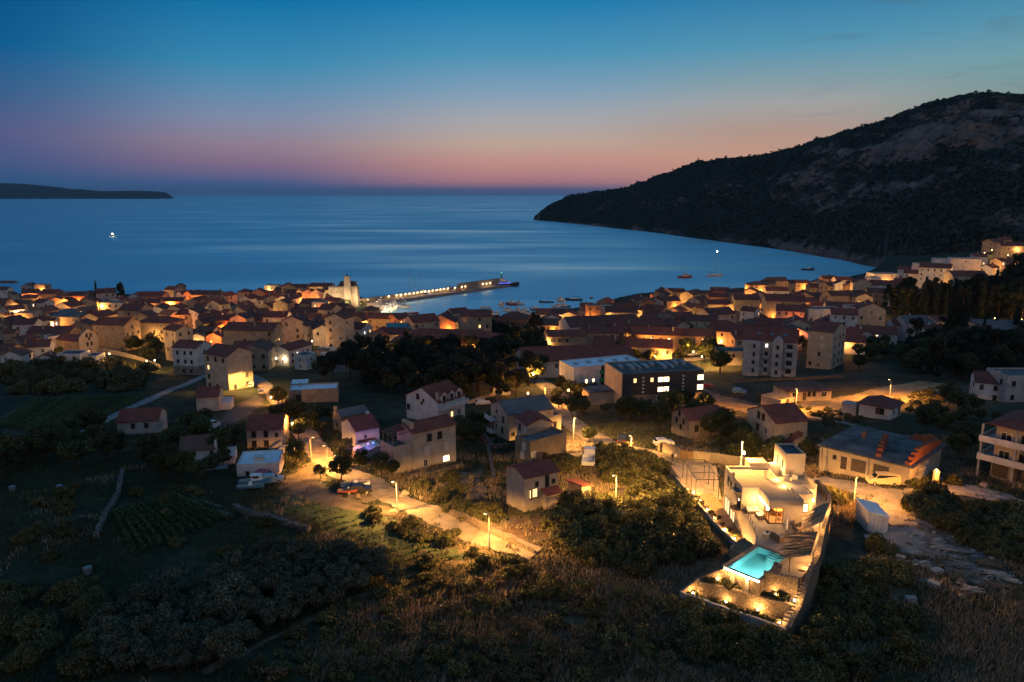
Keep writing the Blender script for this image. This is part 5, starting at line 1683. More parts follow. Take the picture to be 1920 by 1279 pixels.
# --- chapel with pierced belfry wall
p = P(170, 664)
ch = empty('chapel', (p.x, p.y, p.z), R(66))
mb = MB()
w_, hh = 3.9, 7.2
mb.add([(-w_, 0, -2), (w_, 0, -2), (w_, 0, hh), (0, 0, hh + 3.2), (-w_, 0, hh), (-w_, .8, -2), (w_, .8, -2), (w_, .8, hh), (0, .8, hh + 3.2), (-w_, .8, hh)], [(0, 1, 2, 3, 4), (9, 8, 7, 6, 5), (1, 6, 7, 2), (2, 7, 8, 3), (3, 8, 9, 4), (4, 9, 5, 0)])
mb.build('belfry_wall', WALL['cream'], ch)
for x, z, s in ((-.9, 7.0, 1), (.9, 7.0, 1), (-.9, 3.6, .9), (.9, 3.6, .9), (0, 5.8, .8)):
 put_window(ch, 'dark', x, 0, z, 0).scale = (s, 1, s * 1.2)
put_window(ch, 'door', 0, 0, 0, 0, 'door')
mb = MB()
mb.add([(-3.6, .81, -2), (3.6, .81, -2), (3.6, 15, -2), (-3.6, 15, -2), (-3.6, .81, 5.6), (3.6, .81, 5.6), (3.6, 15, 5.6), (-3.6, 15, 5.6), (0, .81, 7.4), (0, 15, 7.4)], [(3, 2, 1, 0), (0, 1, 5, 8, 4), (2, 3, 7, 9, 6), (1, 2, 6, 5), (3, 0, 4, 7)])
mb.build('wall', WALL['stone'], ch)
mb = MB()
for s in (-1, 1):
 a = [(s * 4.0, .82, 5.4), (s * 4.0, 15.2, 5.4), (0, 15.2, 7.42), (0, .82, 7.42)]
 mb.add(a + [(x, y, z + .16) for x, y, z in a], [(0, 1, 2, 3), (7, 6, 5, 4), (0, 4, 5, 1), (1, 5, 6, 2), (2, 6, 7, 3), (3, 7, 4, 0)])
mb.build('roof', ROOF['dark'], ch)
tag(ch, 'old stone chapel with pierced pale belfry wall beside the lit yard', 'chapel')
ch['box'] = (4, 15)
# --- fortress with its square tower at the root of the pier
p = P(646, 573)
ft = empty('fortress', (p.x, p.y, p.z), R(6))
FORT = surf('fortress_stone', (0.34, 0.28, 0.20, 1), (0.5, 0.42, 0.32, 1), 0.35, 0.92, 9, 0.5, 5)
mb = MB()
q0, q1 = [(-10, -5), (9.5, -5), (9.5, 9), (-10, 9)], [(-9, -4), (8.6, -4), (8.6, 8.4), (-9, 8.4)]
mb.add([(x, y, -3) for x, y in q0] + [(x, y, 12) for x, y in q1], [(3, 2, 1, 0), (4, 5, 6, 7), (0, 1, 5, 4), (1, 2, 6, 5), (2, 3, 7, 6), (3, 0, 4, 7)])
for k in range(9):
 mb.box(-8.9 + k * 2, -7.7 + k * 2, -4.0, -3.3, 12.0, 12.8)
mb.build('wall', FORT, ft)
mb = MB()
q0, q1 = [(.6, -8.2), (5.2, -8.2), (5.2, -3.9), (.6, -3.9)], [(1.2, -7.4), (4.7, -7.4), (4.7, -3.95), (1.2, -3.95)]
mb.add([(x, y, -3) for x, y in q0] + [(x, y, 19) for x, y in q1], [(3, 2, 1, 0), (4, 5, 6, 7), (0, 1, 5, 4), (1, 2, 6, 5), (2, 3, 7, 6), (3, 0, 4, 7)])
mb.box(1.0, 4.9, -7.6, -3.75, 19, 19.5)
tw_ = mb.build('tower', FORT, ft)
mb = MB()
mb.box(2.6, 3.3, -6.0, -5.3, 19.5, 20.6)
mb.bar((2.95, -5.65, 20.6), (2.95, -5.65, 23), .12)
mb.build('lantern', METAL_D, tw_)
put_window(tw_, 'dark', 2.95, -7.42, 14.5, 0)
mb = MB()
mb.add([(-4, -2, 12.0), (8, -2, 12.0), (8, 7, 12.0), (-4, 7, 12.0), (-2, 2.5, 15.5), (6.5, 2.5, 15.5)], [(0, 1, 5, 4), (1, 2, 5), (2, 3, 4, 5), (3, 0, 4), (3, 2, 1, 0)])
mb.build('roof', ROOF['dark'], ft)
chimney(ft, 7.5, 4, 13, 2.2, FORT)
for x, z in ((-7, 9), (-4, 9), (-1, 9), (-5.5, 5), (6.6, 8.5)):
 put_window(ft, 'small', x, -4.55 + .05 * (z - 5), z, 0)
tag(ft, 'floodlit stone fortress with a slim square tower at the pier root', 'fortress')
ft['box'] = (10, 9)
big(604, 531, 15, 9, 10, -4, 'dark', 'cream', lit=2, win=9, label='tall amber-lit house joined to the left of the fortress')
big(619, 538, 9, 8, 8, 3, 'dark', 'cream', win=5, label='amber-lit flat-fronted house directly left of the fortress wall')
reg_boxes()
# ------------------------------------------------------------------ roads, lanes and yards: ribbons laid on the land
ROADM = surf('worn_lane_concrete', (0.13, 0.105, 0.078, 1), (0.29, 0.24, 0.18, 1), 0.35, 0.9, 12, 0.5, 4)
DIRTM = surf('dirt_track', (0.07, 0.052, 0.035, 1), (0.16, 0.12, 0.082, 1), 0.4, 0.95, 9, 0.6, 3)
GRAVM = surf('pale_gravel', (0.16, 0.145, 0.13, 1), (0.28, 0.26, 0.235, 1), 0.6, 0.95, 9, 0.6, 5)
ASPH = surf('asphalt', (0.045, 0.045, 0.047, 1), (0.075, 0.074, 0.072, 1), 0.6, 0.9, 8, 0.3, 8)
PLOUGH = surf('ploughed_soil', (0.075, 0.045, 0.028, 1), (0.13, 0.08, 0.05, 1), 0.8, 0.95, 8, 0.6, 3)
def spline(pts, step=1.0):
 pts = [Vector((p[0], p[1])) for p in pts]
 out = []
 for i in range(len(pts) - 1):
  p0, p1, p2, p3 = pts[max(i - 1, 0)], pts[i], pts[i + 1], pts[min(i + 2, len(pts) - 1)]
  n = max(2, int((p2 - p1).length / step))
  for k in range(n):
   t = k / n
   out.append(0.5 * ((2 * p1) + (p2 - p0) * t + (2 * p0 - 5 * p1 + 4 * p2 - p3) * t * t + (3 * p1 - p0 - 3 * p2 + p3) * t ** 3))
 out.append(pts[-1])
 return out
def ribbon(name, px, width, mat, lift=0.10, nw=8, rough=0.25, kind='structure', cat=None):
 ctr = spline([P(u, v) for u, v in px], 0.9)
 ws = width if hasattr(width, '__len__') else [width] * len(px)
 V, Q = [], []
 for i, c in enumerate(ctr):
  d = ctr[min(i + 1, len(ctr) - 1)] - ctr[max(i - 1, 0)]
  d = d.normalized()
  n = Vector((-d.y, d.x))
  w = float(np.interp(i / (len(ctr) - 1) * (len(ws) - 1), range(len(ws)), ws))
  for k in range(nw + 1):
   s = (k / nw - .5) * w
   if k in (0, nw):
    s += random.uniform(-rough, rough)
   q = c + n * s
   V.append((q.x, q.y, gz(q.x, q.y) + (lift if 0 < k < nw else 0.0)))
 for i in range(len(ctr) - 1):
  for k in range(nw):
   a = i * (nw + 1) + k
   Q.append((a, a + 1, a + nw + 2, a + nw + 1))
 o = link(name, np_mesh(name, np.array(V), np.array(Q), mat, True))
 tag(o, kind=kind)
 return o
def patch(name, poly_px, mat, lift=0.06, res=1.2, jag=0.5):
 """an area of the picture draped on the land"""
 pts = [P(u, v) for u, v in poly_px]
 xs, ys = [p.x for p in pts], [p.y for p in pts]
 nx, ny = int((max(xs) - min(xs)) / res) + 2, int((max(ys) - min(ys)) / res) + 2
 gx = np.linspace(min(xs), max(xs), nx)
 gyy = np.linspace(min(ys), max(ys), ny)
 V, Q, ids = [], [], {}
 def ins(x, y):
  x += (float(vnoise(np.array([x * .5]), np.array([y * .5]), 4)[0]) - .5) * 2 * jag
  y += (float(vnoise(np.array([x * .5]), np.array([y * .5]), 5)[0]) - .5) * 2 * jag
  c, j = False, len(pts) - 1
  for i in range(len(pts)):
   a, b = pts[i], pts[j]
   if (a.y > y) != (b.y > y) and x < (b.x - a.x) * (y - a.y) / (b.y - a.y) + a.x:
    c = not c
   j = i
  return c
 IN = [[ins(x, y) for y in gyy] for x in gx]
 def vid(i, j):
  if (i, j) not in ids:
   ids[(i, j)] = len(V)
   edge = not all(0 <= i + a < nx and 0 <= j + b < ny and IN[i + a][j + b] for a in (-1, 0, 1) for b in (-1, 0, 1))
   V.append((gx[i], gyy[j], gz(gx[i], gyy[j]) + (0.0 if edge else lift)))
  return ids[(i, j)]
 for i in range(nx - 1):
  for j in range(ny - 1):
   if IN[i][j] and IN[i + 1][j] and IN[i][j + 1] and IN[i + 1][j + 1]:
    Q.append((vid(i, j), vid(i + 1, j), vid(i + 1, j + 1), vid(i, j + 1)))
 if not Q:
  return None
 o = link(name, np_mesh(name, np.array(V), np.array(Q), mat, True))
 tag(o, kind='structure')
 return o
ribbon('road', [(484, 712), (512, 738), (548, 785), (578, 822), (600, 850), (618, 873), (650, 889), (692, 903), (728, 930), (775, 950), (830, 972), (890, 997), (950, 1018), (1004, 1040)], [4.5, 4.5, 4.5, 4.6, 4.6, 4.8, 5, 5, 4.8, 4.6, 4.6, 4.6, 4.6, 4.2], ROADM)
ribbon('track', [(606, 866), (580, 888), (566, 906), (590, 926), (640, 943), (700, 956), (745, 962)], [5, 6, 7, 6, 4.5, 4, 3.5], DIRTM, 0.08, rough=.7)
patch('yard', [(640, 912), (705, 915), (722, 935), (700, 950), (640, 938)], DIRTM, 0.07)
ribbon('road', [(1052, 775), (1078, 797), (1110, 818), (1150, 836), (1200, 850), (1250, 862), (1292, 876), (1340, 880)], [5, 5.5, 6, 6, 6, 8, 9, 8], ROADM)
patch('yard', [(1040, 815), (1085, 808), (1135, 835), (1110, 850), (1075, 858), (1050, 846)], DIRTM, 0.05)
patch('yard', [(1035, 880), (1060, 858), (1090, 850), (1095, 870), (1060, 886)], GRAVM, 0.05)
ribbon('track', [(1235, 880), (1215, 900), (1188, 918), (1150, 938), (1110, 952), (1066, 972)], [6, 5, 4, 3.2, 3, 2.6], DIRTM, 0.07, rough=.6)
ribbon('road', [(1530, 897), (1565, 907), (1610, 914), (1650, 925), (1690, 932), (1720, 945)], [4, 5, 5.5, 6, 7, 6], GRAVM, 0.09)
ribbon('track', [(1640, 922), (1662, 955), (1682, 985), (1700, 1010), (1715, 1040)], [6, 6, 5.5, 5, 4], GRAVM, 0.06, rough=.8)
ribbon('track', [(1712, 930), (1760, 915), (1810, 918), (1870, 932), (1935, 958)], [5, 6, 7, 7, 7], GRAVM, 0.07, rough=.6)
ribbon('lane', [(8, 862), (60, 846), (100, 832), (150, 808), (200, 786), (250, 762), (300, 740), (345, 722), (385, 704)], 3.0, GRAVM, 0.12, nw=6)
ribbon('road', [(385, 704), (430, 690), (470, 705), (487, 714)], 4.5, ROADM, 0.12)
patch('yard', [(395, 800), (430, 765), (470, 742), (500, 738), (490, 765), (455, 790), (420, 812)], ASPH, 0.1)
patch('yard', [(1310, 720), (1345, 738), (1420, 755), (1450, 775), (1420, 782), (1350, 762), (1300, 748)], DIRTM, 0.12)
ribbon('lane', [(1440, 770), (1480, 775), (1530, 783), (1580, 792), (1610, 800)], 2.6, ROADM, 0.1)
patch('yard', [(590, 655), (640, 640), (690, 650), (700, 690), (640, 700), (600, 690)], ASPH, 0.15)
ribbon('road', [(640, 690), (700, 680), (760, 668), (830, 660), (900, 672), (980, 700), (1040, 735), (1060, 780)], 5.5, ROADM, 0.15)
ribbon('road', [(1090, 700), (1180, 690), (1250, 680), (1310, 672), (1360, 664)], 6, ROADM, 0.15)
plough = patch('field', [(920, 1003), (950, 975), (1040, 957), (1095, 950), (1080, 975), (1020, 1005), (985, 1022)], PLOUGH, 0.08, jag=.2)
patch('field', [(600, 930), (720, 962), (850, 1015), (910, 1045), (850, 1062), (740, 1040), (560, 975), (490, 935), (540, 925)], surf('mown_grass', (0.034, 0.05, 0.02, 1), (0.065, 0.075, 0.033, 1), 0.6, 0.95, 9, .7, 5), 0.05)
patch('field', [(0, 775), (60, 752), (270, 742), (300, 735), (190, 785), (95, 830), (0, 860)], surf('vineyard_soil', (0.035, 0.030, 0.02, 1), (0.06, 0.05, 0.034, 1), 0.6, 0.95, 9, .7, 4), 0.06)
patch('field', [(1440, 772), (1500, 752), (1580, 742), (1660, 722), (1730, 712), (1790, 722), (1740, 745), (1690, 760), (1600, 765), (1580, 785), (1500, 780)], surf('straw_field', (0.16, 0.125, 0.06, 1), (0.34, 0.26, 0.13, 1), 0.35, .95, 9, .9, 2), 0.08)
ribbon('path', [(380, 1262), (440, 1232), (500, 1200), (560, 1170), (640, 1132), (720, 1098), (800, 1065)], 0.9, DIRTM, 0.05, nw=5)
patch('yard', [(1700, 952), (1745, 945), (1800, 960), (1890, 1050), (1905, 1105), (1800, 1115), (1735, 1070), (1700, 1010)], surf('rubble_ground', (0.07, 0.06, 0.05, 1), (0.2, 0.175, 0.15, 1), .9, .95, 9, .8, 4), .06, jag=1.6)
patch('yard', [(800, 910), (862, 882), (912, 876), (926, 915), (895, 945), (830, 930)], DIRTM, .06, jag=1.2)
# ------------------------------------------------------------------ lamps
AMB, WRM, RED, WHT = (1.0, 0.38, 0.06), (1.0, 0.48, 0.11), (1.0, 0.21, 0.03), (1.0, 0.70, 0.38)
LENS = {'amb': emit('sodium_lens', (1.0, 0.62, 0.22, 1), 16), 'wrm': emit('warm_lens', (1.0, 0.72, 0.36, 1), 18), 'red': emit('orange_lens', (1.0, 0.36, 0.09, 1), 14), 'wht': emit('white_lens', (1.0, 0.9, 0.7, 1), 30)}
LCOL = {'amb': AMB, 'wrm': WRM, 'red': RED, 'wht': WHT}
POLE = surf('lamp_pole_concrete', (0.32, 0.30, 0.27, 1), (0.45, 0.42, 0.38, 1), 2.0, 0.8)
def light(parent, loc, kind, watts, radius=0.12, name='lamp_light', col=None):
 ld = bpy.data.lights.new(name, 'POINT')
 ld.energy = watts
 ld.color = col or LCOL[kind]
 ld.shadow_soft_size = radius
 o = bpy.data.objects.new(name, ld)
 COL.objects.link(o)
 o.parent = parent
 o.location = loc
 return o
def spot(parent, loc, direction, kind, watts, angle=70, blend=0.6, radius=0.08, col=None):
 ld = bpy.data.lights.new('spot_light', 'SPOT')
 ld.energy = watts
 ld.color = col or LCOL[kind]
 ld.spot_size = R(angle)
 ld.spot_blend = blend
 ld.shadow_soft_size = radius
 o = bpy.data.objects.new('spot_light', ld)
 COL.objects.link(o)
 o.parent = parent
 o.location = loc
 o.rotation_euler = Vector(direction).to_track_quat('-Z', 'Y').to_euler()
 return o
POLES, HEADS = {}, {}
def street_spot(parent, loc, kind, watts, angle=164, col=None):
 """a shielded street luminaire: wide downward cone, its optics spreading the light evenly over the road"""
 ld = bpy.data.lights.new('street_light', 'SPOT')
 ld.energy = watts
 ld.color = col or LCOL[kind]
 ld.spot_size = R(angle)
 ld.spot_blend = .4
 ld.shadow_soft_size = .12
 ld.use_nodes = True
 t = ld.node_tree
 em = next(n for n in t.nodes if n.type == 'EMISSION')
 fo = t.nodes.new('ShaderNodeLightFalloff')
 fo.inputs['Strength'].default_value = 1.0
 t.links.new(fo.outputs['Linear'], em.inputs['Strength'])
 o = bpy.data.objects.new('street_light', ld)
 COL.objects.link(o)
 o.parent = parent
 o.location = loc
 return o
def lamp_meshes(h, kind):
 if (h, kind) not in POLES:
  a = MB()
  a.tube([(0, 0, -0.4), (0, 0, 0.6), (0, 0, h)], [0.11, 0.09, 0.055], 8)
  a.tube([(0, 0, h - .03), (0.15, 0, h + .08), (0.4, 0, h + .12)], [0.04, 0.035, 0.03], 6)
  b = MB()
  b.rbox((0.55, 0, h + .12), (0.5, 0.22, 0.10))
  c = MB()
  c.rbox((0.55, 0, h + .045), (0.36, 0.16, 0.05))
  POLES[(h, kind)] = (a.mesh('pole', POLE, True), b.mesh('lamp_head', METAL_G), c.mesh('lens', LENS[kind]))
 return POLES[(h, kind)]
def street_lamp(x, y, h, kind, watts, label, rz=None, group='street lamps', z=None, name='street_lamp'):
 r = empty(name, (x, y, gz(x, y) if z is None else z), random.uniform(0, 6.28) if rz is None else rz)
 pm, hm_, lm = lamp_meshes(h, kind)
 link('pole', pm, r)
 hd = link('lamp_head', hm_, r)
 link('lens', lm, hd)
 street_spot(r, (0.6, 0, h - 0.15), kind, watts * 1.0)
 tag(r, label, 'street lamp', group)
 return r
def wall_lantern_meshes(kind):
 if ('lant', kind) not in POLES:
  a = MB()
  a.tube([(0, 0, -0.5), (0, 0, 3.4)], [0.06, 0.045], 6)
  a.rbox((0, 0, 3.95), (0.36, 0.36, 0.06))
  b = MB()
  b.rbox((0, 0, 3.66), (0.26, 0.26, 0.46))
  POLES[('lant', kind)] = (a.mesh('post', METAL_D, True), b.mesh('glass', LENS[kind]))
 return POLES[('lant', kind)]
LAMPS = []
def lantern(u, v, kind, mult, base=6500, h=3.6):
 p = P(u, v, h)
 x, y = p.x, p.y
 k = 0
 d = Vector((-x, -y)).normalized()
 while inside_house(x, y, 0.5) and k < 40:
  x += d.x * 0.5
  y += d.y * 0.5
  k += 1
 r = empty('lantern', (x, y, gz(x, y)), random.random() * 6)
 pm, gm = wall_lantern_meshes(kind)
 link('post', pm, r)
 link('glass', gm, r)
 light(r, (d.x * .0, 0, 4.15), kind, base * mult, 0.2)
 tag(r, None, 'street lantern', 'street lanterns of the old town')
 LAMPS.append((r, u, v, kind))
 return r
def pxlamp(u, v, h, kind, watts, label, rz=None, **k):
 p = P(u, v, h)
 return street_lamp(p.x, p.y, h, kind, watts, label, rz, **k)
NEAR = [
 (917, 966, 4.6, 'wrm', 2300, 'lit street lamp by the retaining wall at the lower end of the road', 2.6),
 (1156, 891, 5.0, 'wrm', 2300, 'lit street lamp standing in dry grass right of the red-roofed shed', 3.6),
 (743, 903, 4.6, 'wrm', 2300, 'lit street lamp beside the white rubble heap on the winding road', 3.6),
 (581, 821, 4.4, 'amb', 1700, 'lit street lamp where the road passes the red-roofed cream house', 0.2),
 (613, 836, 3.6, 'amb', 1000, 'short unlit-looking lamp post across the road from the red-roofed house', 3.2),
 (1076, 783, 5.4, 'wrm', 2600, 'lit street lamp beside the yellow annex at the top of the lane', 5.2),
 (1184, 816, 3.6, 'wrm', 2500, 'lit street lamp directly beside the parked dark car', 4.0),
 (1495, 729, 5.6, 'amb', 1900, 'lit lamp post in front of the low cream house with hipped roof', 3.9),
 (1392, 826, 9.5, 'wrm', 3000, 'tall lit lamp post behind the villa roof', 4.4),
 (692, 645, 4.6, 'wrm', 1500, 'lit lamp post left of the parked coach', 5.0),
 (739, 634, 4.6, 'wrm', 1500, 'lit lamp post just behind the parked coach', 5.0),
 (452, 698, 5.6, 'wrm', 2600, 'lit lamp post below the restaurant canopies', 1.6),
 (513, 729, 4.0, 'amb', 2200, 'lit lamp post at the corner of the L-shaped flat-roofed building', 2.6),
 (951, 704, 4.6, 'amb', 1700, 'lit lamp post in the trees above the ramp', 3.0),
 (1341, 664, 5.0, 'wrm', 1700, 'lit lamp post right of the ochre guesthouse', 4.0),
 (1241, 655, 6.0, 'wrm', 2000, 'lit lamp post in the trees left of the ochre guesthouse', 4.8),
 (1671, 713, 5.8, 'amb', 3600, 'lamp on a dark pole above the glowing dry grass', 2.2),
 (1324, 738, 4.6, 'amb', 2200, 'lamp post lighting the car park right of the dark hotel', 5.6),
 (1022, 726, 4.4, 'amb', 2200, 'lamp post among glowing shrubs left of the white hotel', 4.4),
 (629, 856, 3.2, 'wrm', 1100, 'short white lamp post under the backlit tree on the road', 2.0),
 (1606, 893, 4.4, 'amb', 2300, 'lamp post by the driveway of the garage building', 4.4),
]
for (u, v, h, kind, w, lab, rz) in NEAR:
 pxlamp(u, v, h, kind, w, lab, rz)
LAN = """22 600 wrm 1|38 594 wht .8|128 588 amb 1.5|117 572 amb .5|190 577 amb .9|160 598 wrm .8|160 617 wrm .4|95 611 amb 1|265 612 wrm 2|248 604 wrm .8|318 568 red 1.4|338 565 red 1|270 556 wrm .6|440 584 wrm 1.6|455 603 wrm 1
396 641 red 1.6|432 615 wrm 1|405 613 wrm .4|9 594 wrm .9|80 569 amb .8|55 571 amb .5|545 618 wrm 2|481 561 red 1|510 565 red .4|530 580 wrm 1.2|547 577 red .8|566 574 red 1.4|590 559 wrm 2|607 570 wrm 1.4|643 613 wrm 1.6|656 600 amb 1.2|690 616 amb 1.4|662 615 wrm .6
500 601 wrm .6|448 626 red .8|441 618 wrm .9|795 615 amb 1.2|885 614 wrm 1.2|912 613 wrm 1.4|1045 600 wrm 1|1057 603 wrm 1|1240 553 red 1.2|1252 558 red 1.2|1218 573 red 1.2|1197 571 amb .6|1233 566 red 1|1273 569 wrm .8|1313 576 wrm 1.2|1325 613 wrm 1|1297 599 wrm 1|1343 599 wrm 1.2
1395 546 amb 1.2|1405 553 amb 1.2|1420 556 amb .9|1355 546 red 1|1442 538 amb 1.4|1466 536 amb 1.4|1491 531 amb 1.4|1537 541 amb 1.7|1571 541 wrm .8|1617 542 wrm 2|1563 562 wrm 2.2|1528 544 wrm .5|1640 584 wrm .8|1645 601 wrm 1.2|1665 606 wrm 1|1682 602 wrm .9|1820 612 wrm 1.4|1745 603 wrm .7
1395 633 wrm 1.4|1408 641 wrm 1.2|1490 585 wrm .8|1475 616 wrm 1|1300 660 wrm 1.6|1290 650 wrm 1.4|1316 669 wrm 1.4|1228 668 amb .9|1025 641 wrm 1.4|862 660 amb 1|886 650 amb .8|800 668 amb 1.2|1000 702 wrm 1.6|1853 455 wrm 1.6|1860 469 wrm 1.6|1832 487 wrm 1.2|1875 503 amb 1.6|1904 500 amb 1.4
1917 481 wrm 1|1842 424 wht 1.6|1800 522 wrm .7|1817 523 wrm .7|1732 540 wrm .5|1752 536 wrm .5|1916 600 amb .9|1865 597 amb .7|180 664 wrm .8|205 664 wrm 1.2|275 678 wrm .8|290 676 wrm .7|585 640 wrm .6|860 610 amb .8|300 557 amb .5|230 592 wrm .6|470 630 wrm .5
1180 640 wrm .8|1210 648 wrm 1|1260 605 amb .7|1350 590 wrm .7|1430 585 amb .8|1385 560 amb .8|1465 590 wrm .8|1510 590 wrm .7|1590 560 wrm .6|1600 600 wrm .6|1660 560 wrm .5|1190 590 amb .6|1140 600 amb .6|1090 600 amb .6|970 604 amb .7|760 630 amb .5|620 590 wrm .6|580 600 wrm .6|350 590 wrm .4|150 640 amb .5|548 795 amb .55|508 746 amb .5|990 738 amb .5|1332 768 amb .5|1252 676 wrm .6|1066 732 amb .35|1872 470 amb .7|1890 478 wrm .5|1846 474 wrm .9|1910 470 wrm .5|940 722 amb .5|1395 850 wrm .3"""
for it in LAN.replace('\n', '|').split('|'):
 u, v, k, m = it.split()
 lantern(float(u), float(v), k, float(m))
def added_lantern(x, y, kind, watts):
 r = empty('lantern', (x, y, gz(x, y)), random.random() * 6)
 pm, gm = wall_lantern_meshes(kind)
 link('post', pm, r)
 link('glass', gm, r)
 light(r, (0, 0, 4.15), kind, watts, 0.2)
 tag(r, None, 'street lantern', 'street lanterns of the old town')
 d = Vector((x, y, r.location.z + 3.7 - CAMZ))
 dep = d.y * CP - d.z * SP
 LAMPS.append((r, 960 + FPX * d.x / dep, 639.5 - FPX * (d.y * SP + d.z * CP) / dep, kind))
# invented lanterns before every few house fronts, added for glow on the facades
rl = random.Random(31)
for o, u, v, d_, lit in HOUSES:
 if rl.random() > (.50 if u > 1000 else .36) or v > 640 or u > 1690:
  continue
 l, d2 = o['box']
 c, s_ = math.cos(o.rotation_euler.z), math.sin(o.rotation_euler.z)
 best = None
 for nx, ny, off in ((0, -1, d2), (1, 0, l), (-1, 0, l), (0, 1, d2)):
  wx, wy = nx * c - ny * s_, nx * s_ + ny * c
  k = -wx * o.location.x - wy * o.location.y
  if best is None or k > best[0]:
   best = (k, wx, wy, off)
 t_ = rl.uniform(-.6, .6) * (l if best[3] == d2 else d2)
 x = o.location.x + best[1] * (best[3] + 1.6) - best[2] * t_
 y = o.location.y + best[2] * (best[3] + 1.6) + best[1] * t_
 if inside_house(x, y, .3):
  continue
 added_lantern(x, y, rl.choice(['amb', 'amb', 'wrm', 'red']), rl.uniform(1500, 5200))
# lamps fixed to the two-lamp corner house
ro, I = LAMPHOUSE
for t in (.25, .72):
 m = MB()
 m.rbox((0, -.18, 0), (.3, .24, .2))
 p = loc_pt(ro, I, -I['lr'] / 2, -I['ll'] / 2 + t * I['ll'], 2.5)
 w = m.build('wall_lamp', LENS['wht'], ro, p, -math.pi / 2)
 light(w, (0, -.7, 0), 'wht', 450)
# ------------------------------------------------------------------ the villa with its terrace, pool and walls (world axes)
VW = surf('villa_render', (0.35, 0.29, 0.215, 1), (0.45, 0.38, 0.29, 1), 0.4, 0.85, 9, 0.08, 10)
VROOF = surf('villa_roof_screed', (0.20, 0.165, 0.125, 1), (0.28, 0.235, 0.18, 1), 0.5, 0.9, 9, 0.2, 8)
STONE = rubble('dry_stone', (0.16, 0.12, 0.085, 1), (0.40, 0.31, 0.22, 1), (0.035, 0.026, 0.018, 1), 7.5)
PAVE = surf('terrace_paving', (0.17, 0.135, 0.105, 1), (0.26, 0.215, 0.17, 1), 0.6, 0.75, 8, 0.15, 6)
DARKST = surf('dark_coping', (0.07, 0.065, 0.06, 1), (0.12, 0.11, 0.10, 1), 1.5, 0.7)
CLOTH = surf('pale_cushion', (0.55, 0.51, 0.45, 1), (0.68, 0.64, 0.57, 1), 3.0, 0.9)
WICK = surf('brown_wicker', (0.14, 0.085, 0.05, 1), (0.24, 0.16, 0.10, 1), 6.0, 0.8)
REED = leaf_mat('reed_sticks', (0.12, 0.075, 0.04, 1), (0.42, 0.27, 0.15, 1), 0.0)
GLASS = surf('window_glass_warm', (0.02, 0.02, 0.02, 1), (0.03, 0.03, 0.03, 1), 1.0, 0.08, spec=0.6)
STRIP = emit('led_strip', (1.0, 0.66, 0.30, 1), 14)
GLOBE = emit('garden_lamp_lens', (1.0, 0.70, 0.34, 1), 60)
SOIL = G_EARTH
ZT, ZL, ZR = 34.0, 31.0, 37.25
VO = Vector((33.0, 92.0, 30.5))
villa = empty('villa', VO)
tag(villa, 'brightly lit modern white villa with flat roof, stair tower and open glass corner', 'villa')
def vb(mb, name, mats, parent=None, smooth=False):
 """link a mesh written in world coordinates under the villa (or another thing)"""
 par = parent or villa
 o = link(name, mb.mesh(name, mats, smooth), par)
 w = Vector((0, 0, 0))
 q = par
 while q is not None:
  w += Vector(q.location)
  q = q.parent
 o.location = -w
 return o
mb = MB()          # two-storey body, open courtyard in front of it
mb.box(30.2, 36.3, 92.3, 100.2, 29.5, 36.85)
# parapets of the main roof
mb.box(30.2, 30.42, 92.52, 100.2, 36.85, ZR)
mb.box(30.42, 36.3, 99.98, 100.2, 36.85, ZR)
mb.box(36.1, 36.3, 92.3, 99.98, 36.85, 37.0)
mb.box(30.2, 32.4, 92.3, 92.52, 36.85, ZR)
# front block: beam over the open corner, solid right part, right side wall
mb.box(32.4, 36.7, 88.2, 92.296, 36.15, 36.85)
mb.box(34.25, 36.7, 88.2, 88.5, ZT - 3, 36.146)
mb.box(36.4, 36.7, 88.504, 92.296, ZT - 3, 36.146)
mb.box(32.4, 32.7, 90.4, 92.296, ZT - 3, 36.146)
mb.box(32.4, 36.7, 88.2, 88.42, 36.854, ZR)
mb.box(32.4, 32.62, 88.424, 92.5, 36.854, ZR)
mb.box(36.48, 36.7, 88.424, 92.296, 36.854, ZR)
# right wing and lower rear block
mb.box(36.704, 38.8, 90.5, 94.0, ZT - 3, 36.9)
mb.box(36.304, 40.7, 94.004, 98.4, ZT - 3, 36.3)
mb.box(40.5, 40.7, 94.004, 98.4, 36.304, 36.95)
mb.box(36.9, 38.8, 90.5, 90.7, 36.904, 37.1)
mb.box(38.6, 38.8, 90.7, 94.0, 36.904, 37.1)
# low boxes at the rear of the roof
mb.box(33.6, 36.1, 100.204, 102.2, 29.5, 37.7)
mb.box(36.104, 37.9, 100.204, 101.5, 29.5, 37.3)
vb(mb, 'wall', VW)
mb = MB()
mb.box(30.424, 36.096, 92.524, 99.976, 36.854, 36.9)
mb.box(32.624, 36.476, 88.424, 92.52, 36.855, 36.905)
roof = vb(mb, 'roof', VROOF)
mb = MB()
mb.box(38.0, 40.7, 98.404, 103.0, 29.5, 39.3)
mb.box(38.0, 38.25, 98.404, 103.0, 39.304, 39.65)
mb.box(40.45, 40.7, 98.404, 103.0, 39.304, 39.65)
mb.box(38.254, 40.446, 98.404, 98.65, 39.304, 39.65)
mb.box(38.254, 40.446, 102.75, 103.0, 39.304, 39.65)
tow = vb(mb, 'stair_tower', VW)
mb = MB()
mb.box(38.256, 40.444, 98.654, 102.746, 39.31, 39.42)
vb(mb, 'tower_skylight', surf('dark_solar_panel', (0.01, 0.012, 0.02, 1), (0.02, 0.024, 0.035, 1), 1, .5), tow)
mb = MB()
mb.box(34.45, 34.85, 96.3, 96.7, 36.9, 37.9)
vb(mb, 'chimney', VW)
mb = MB()
mb.box(30.0, 30.35, 96.2, 96.55, 36.4, 37.8)
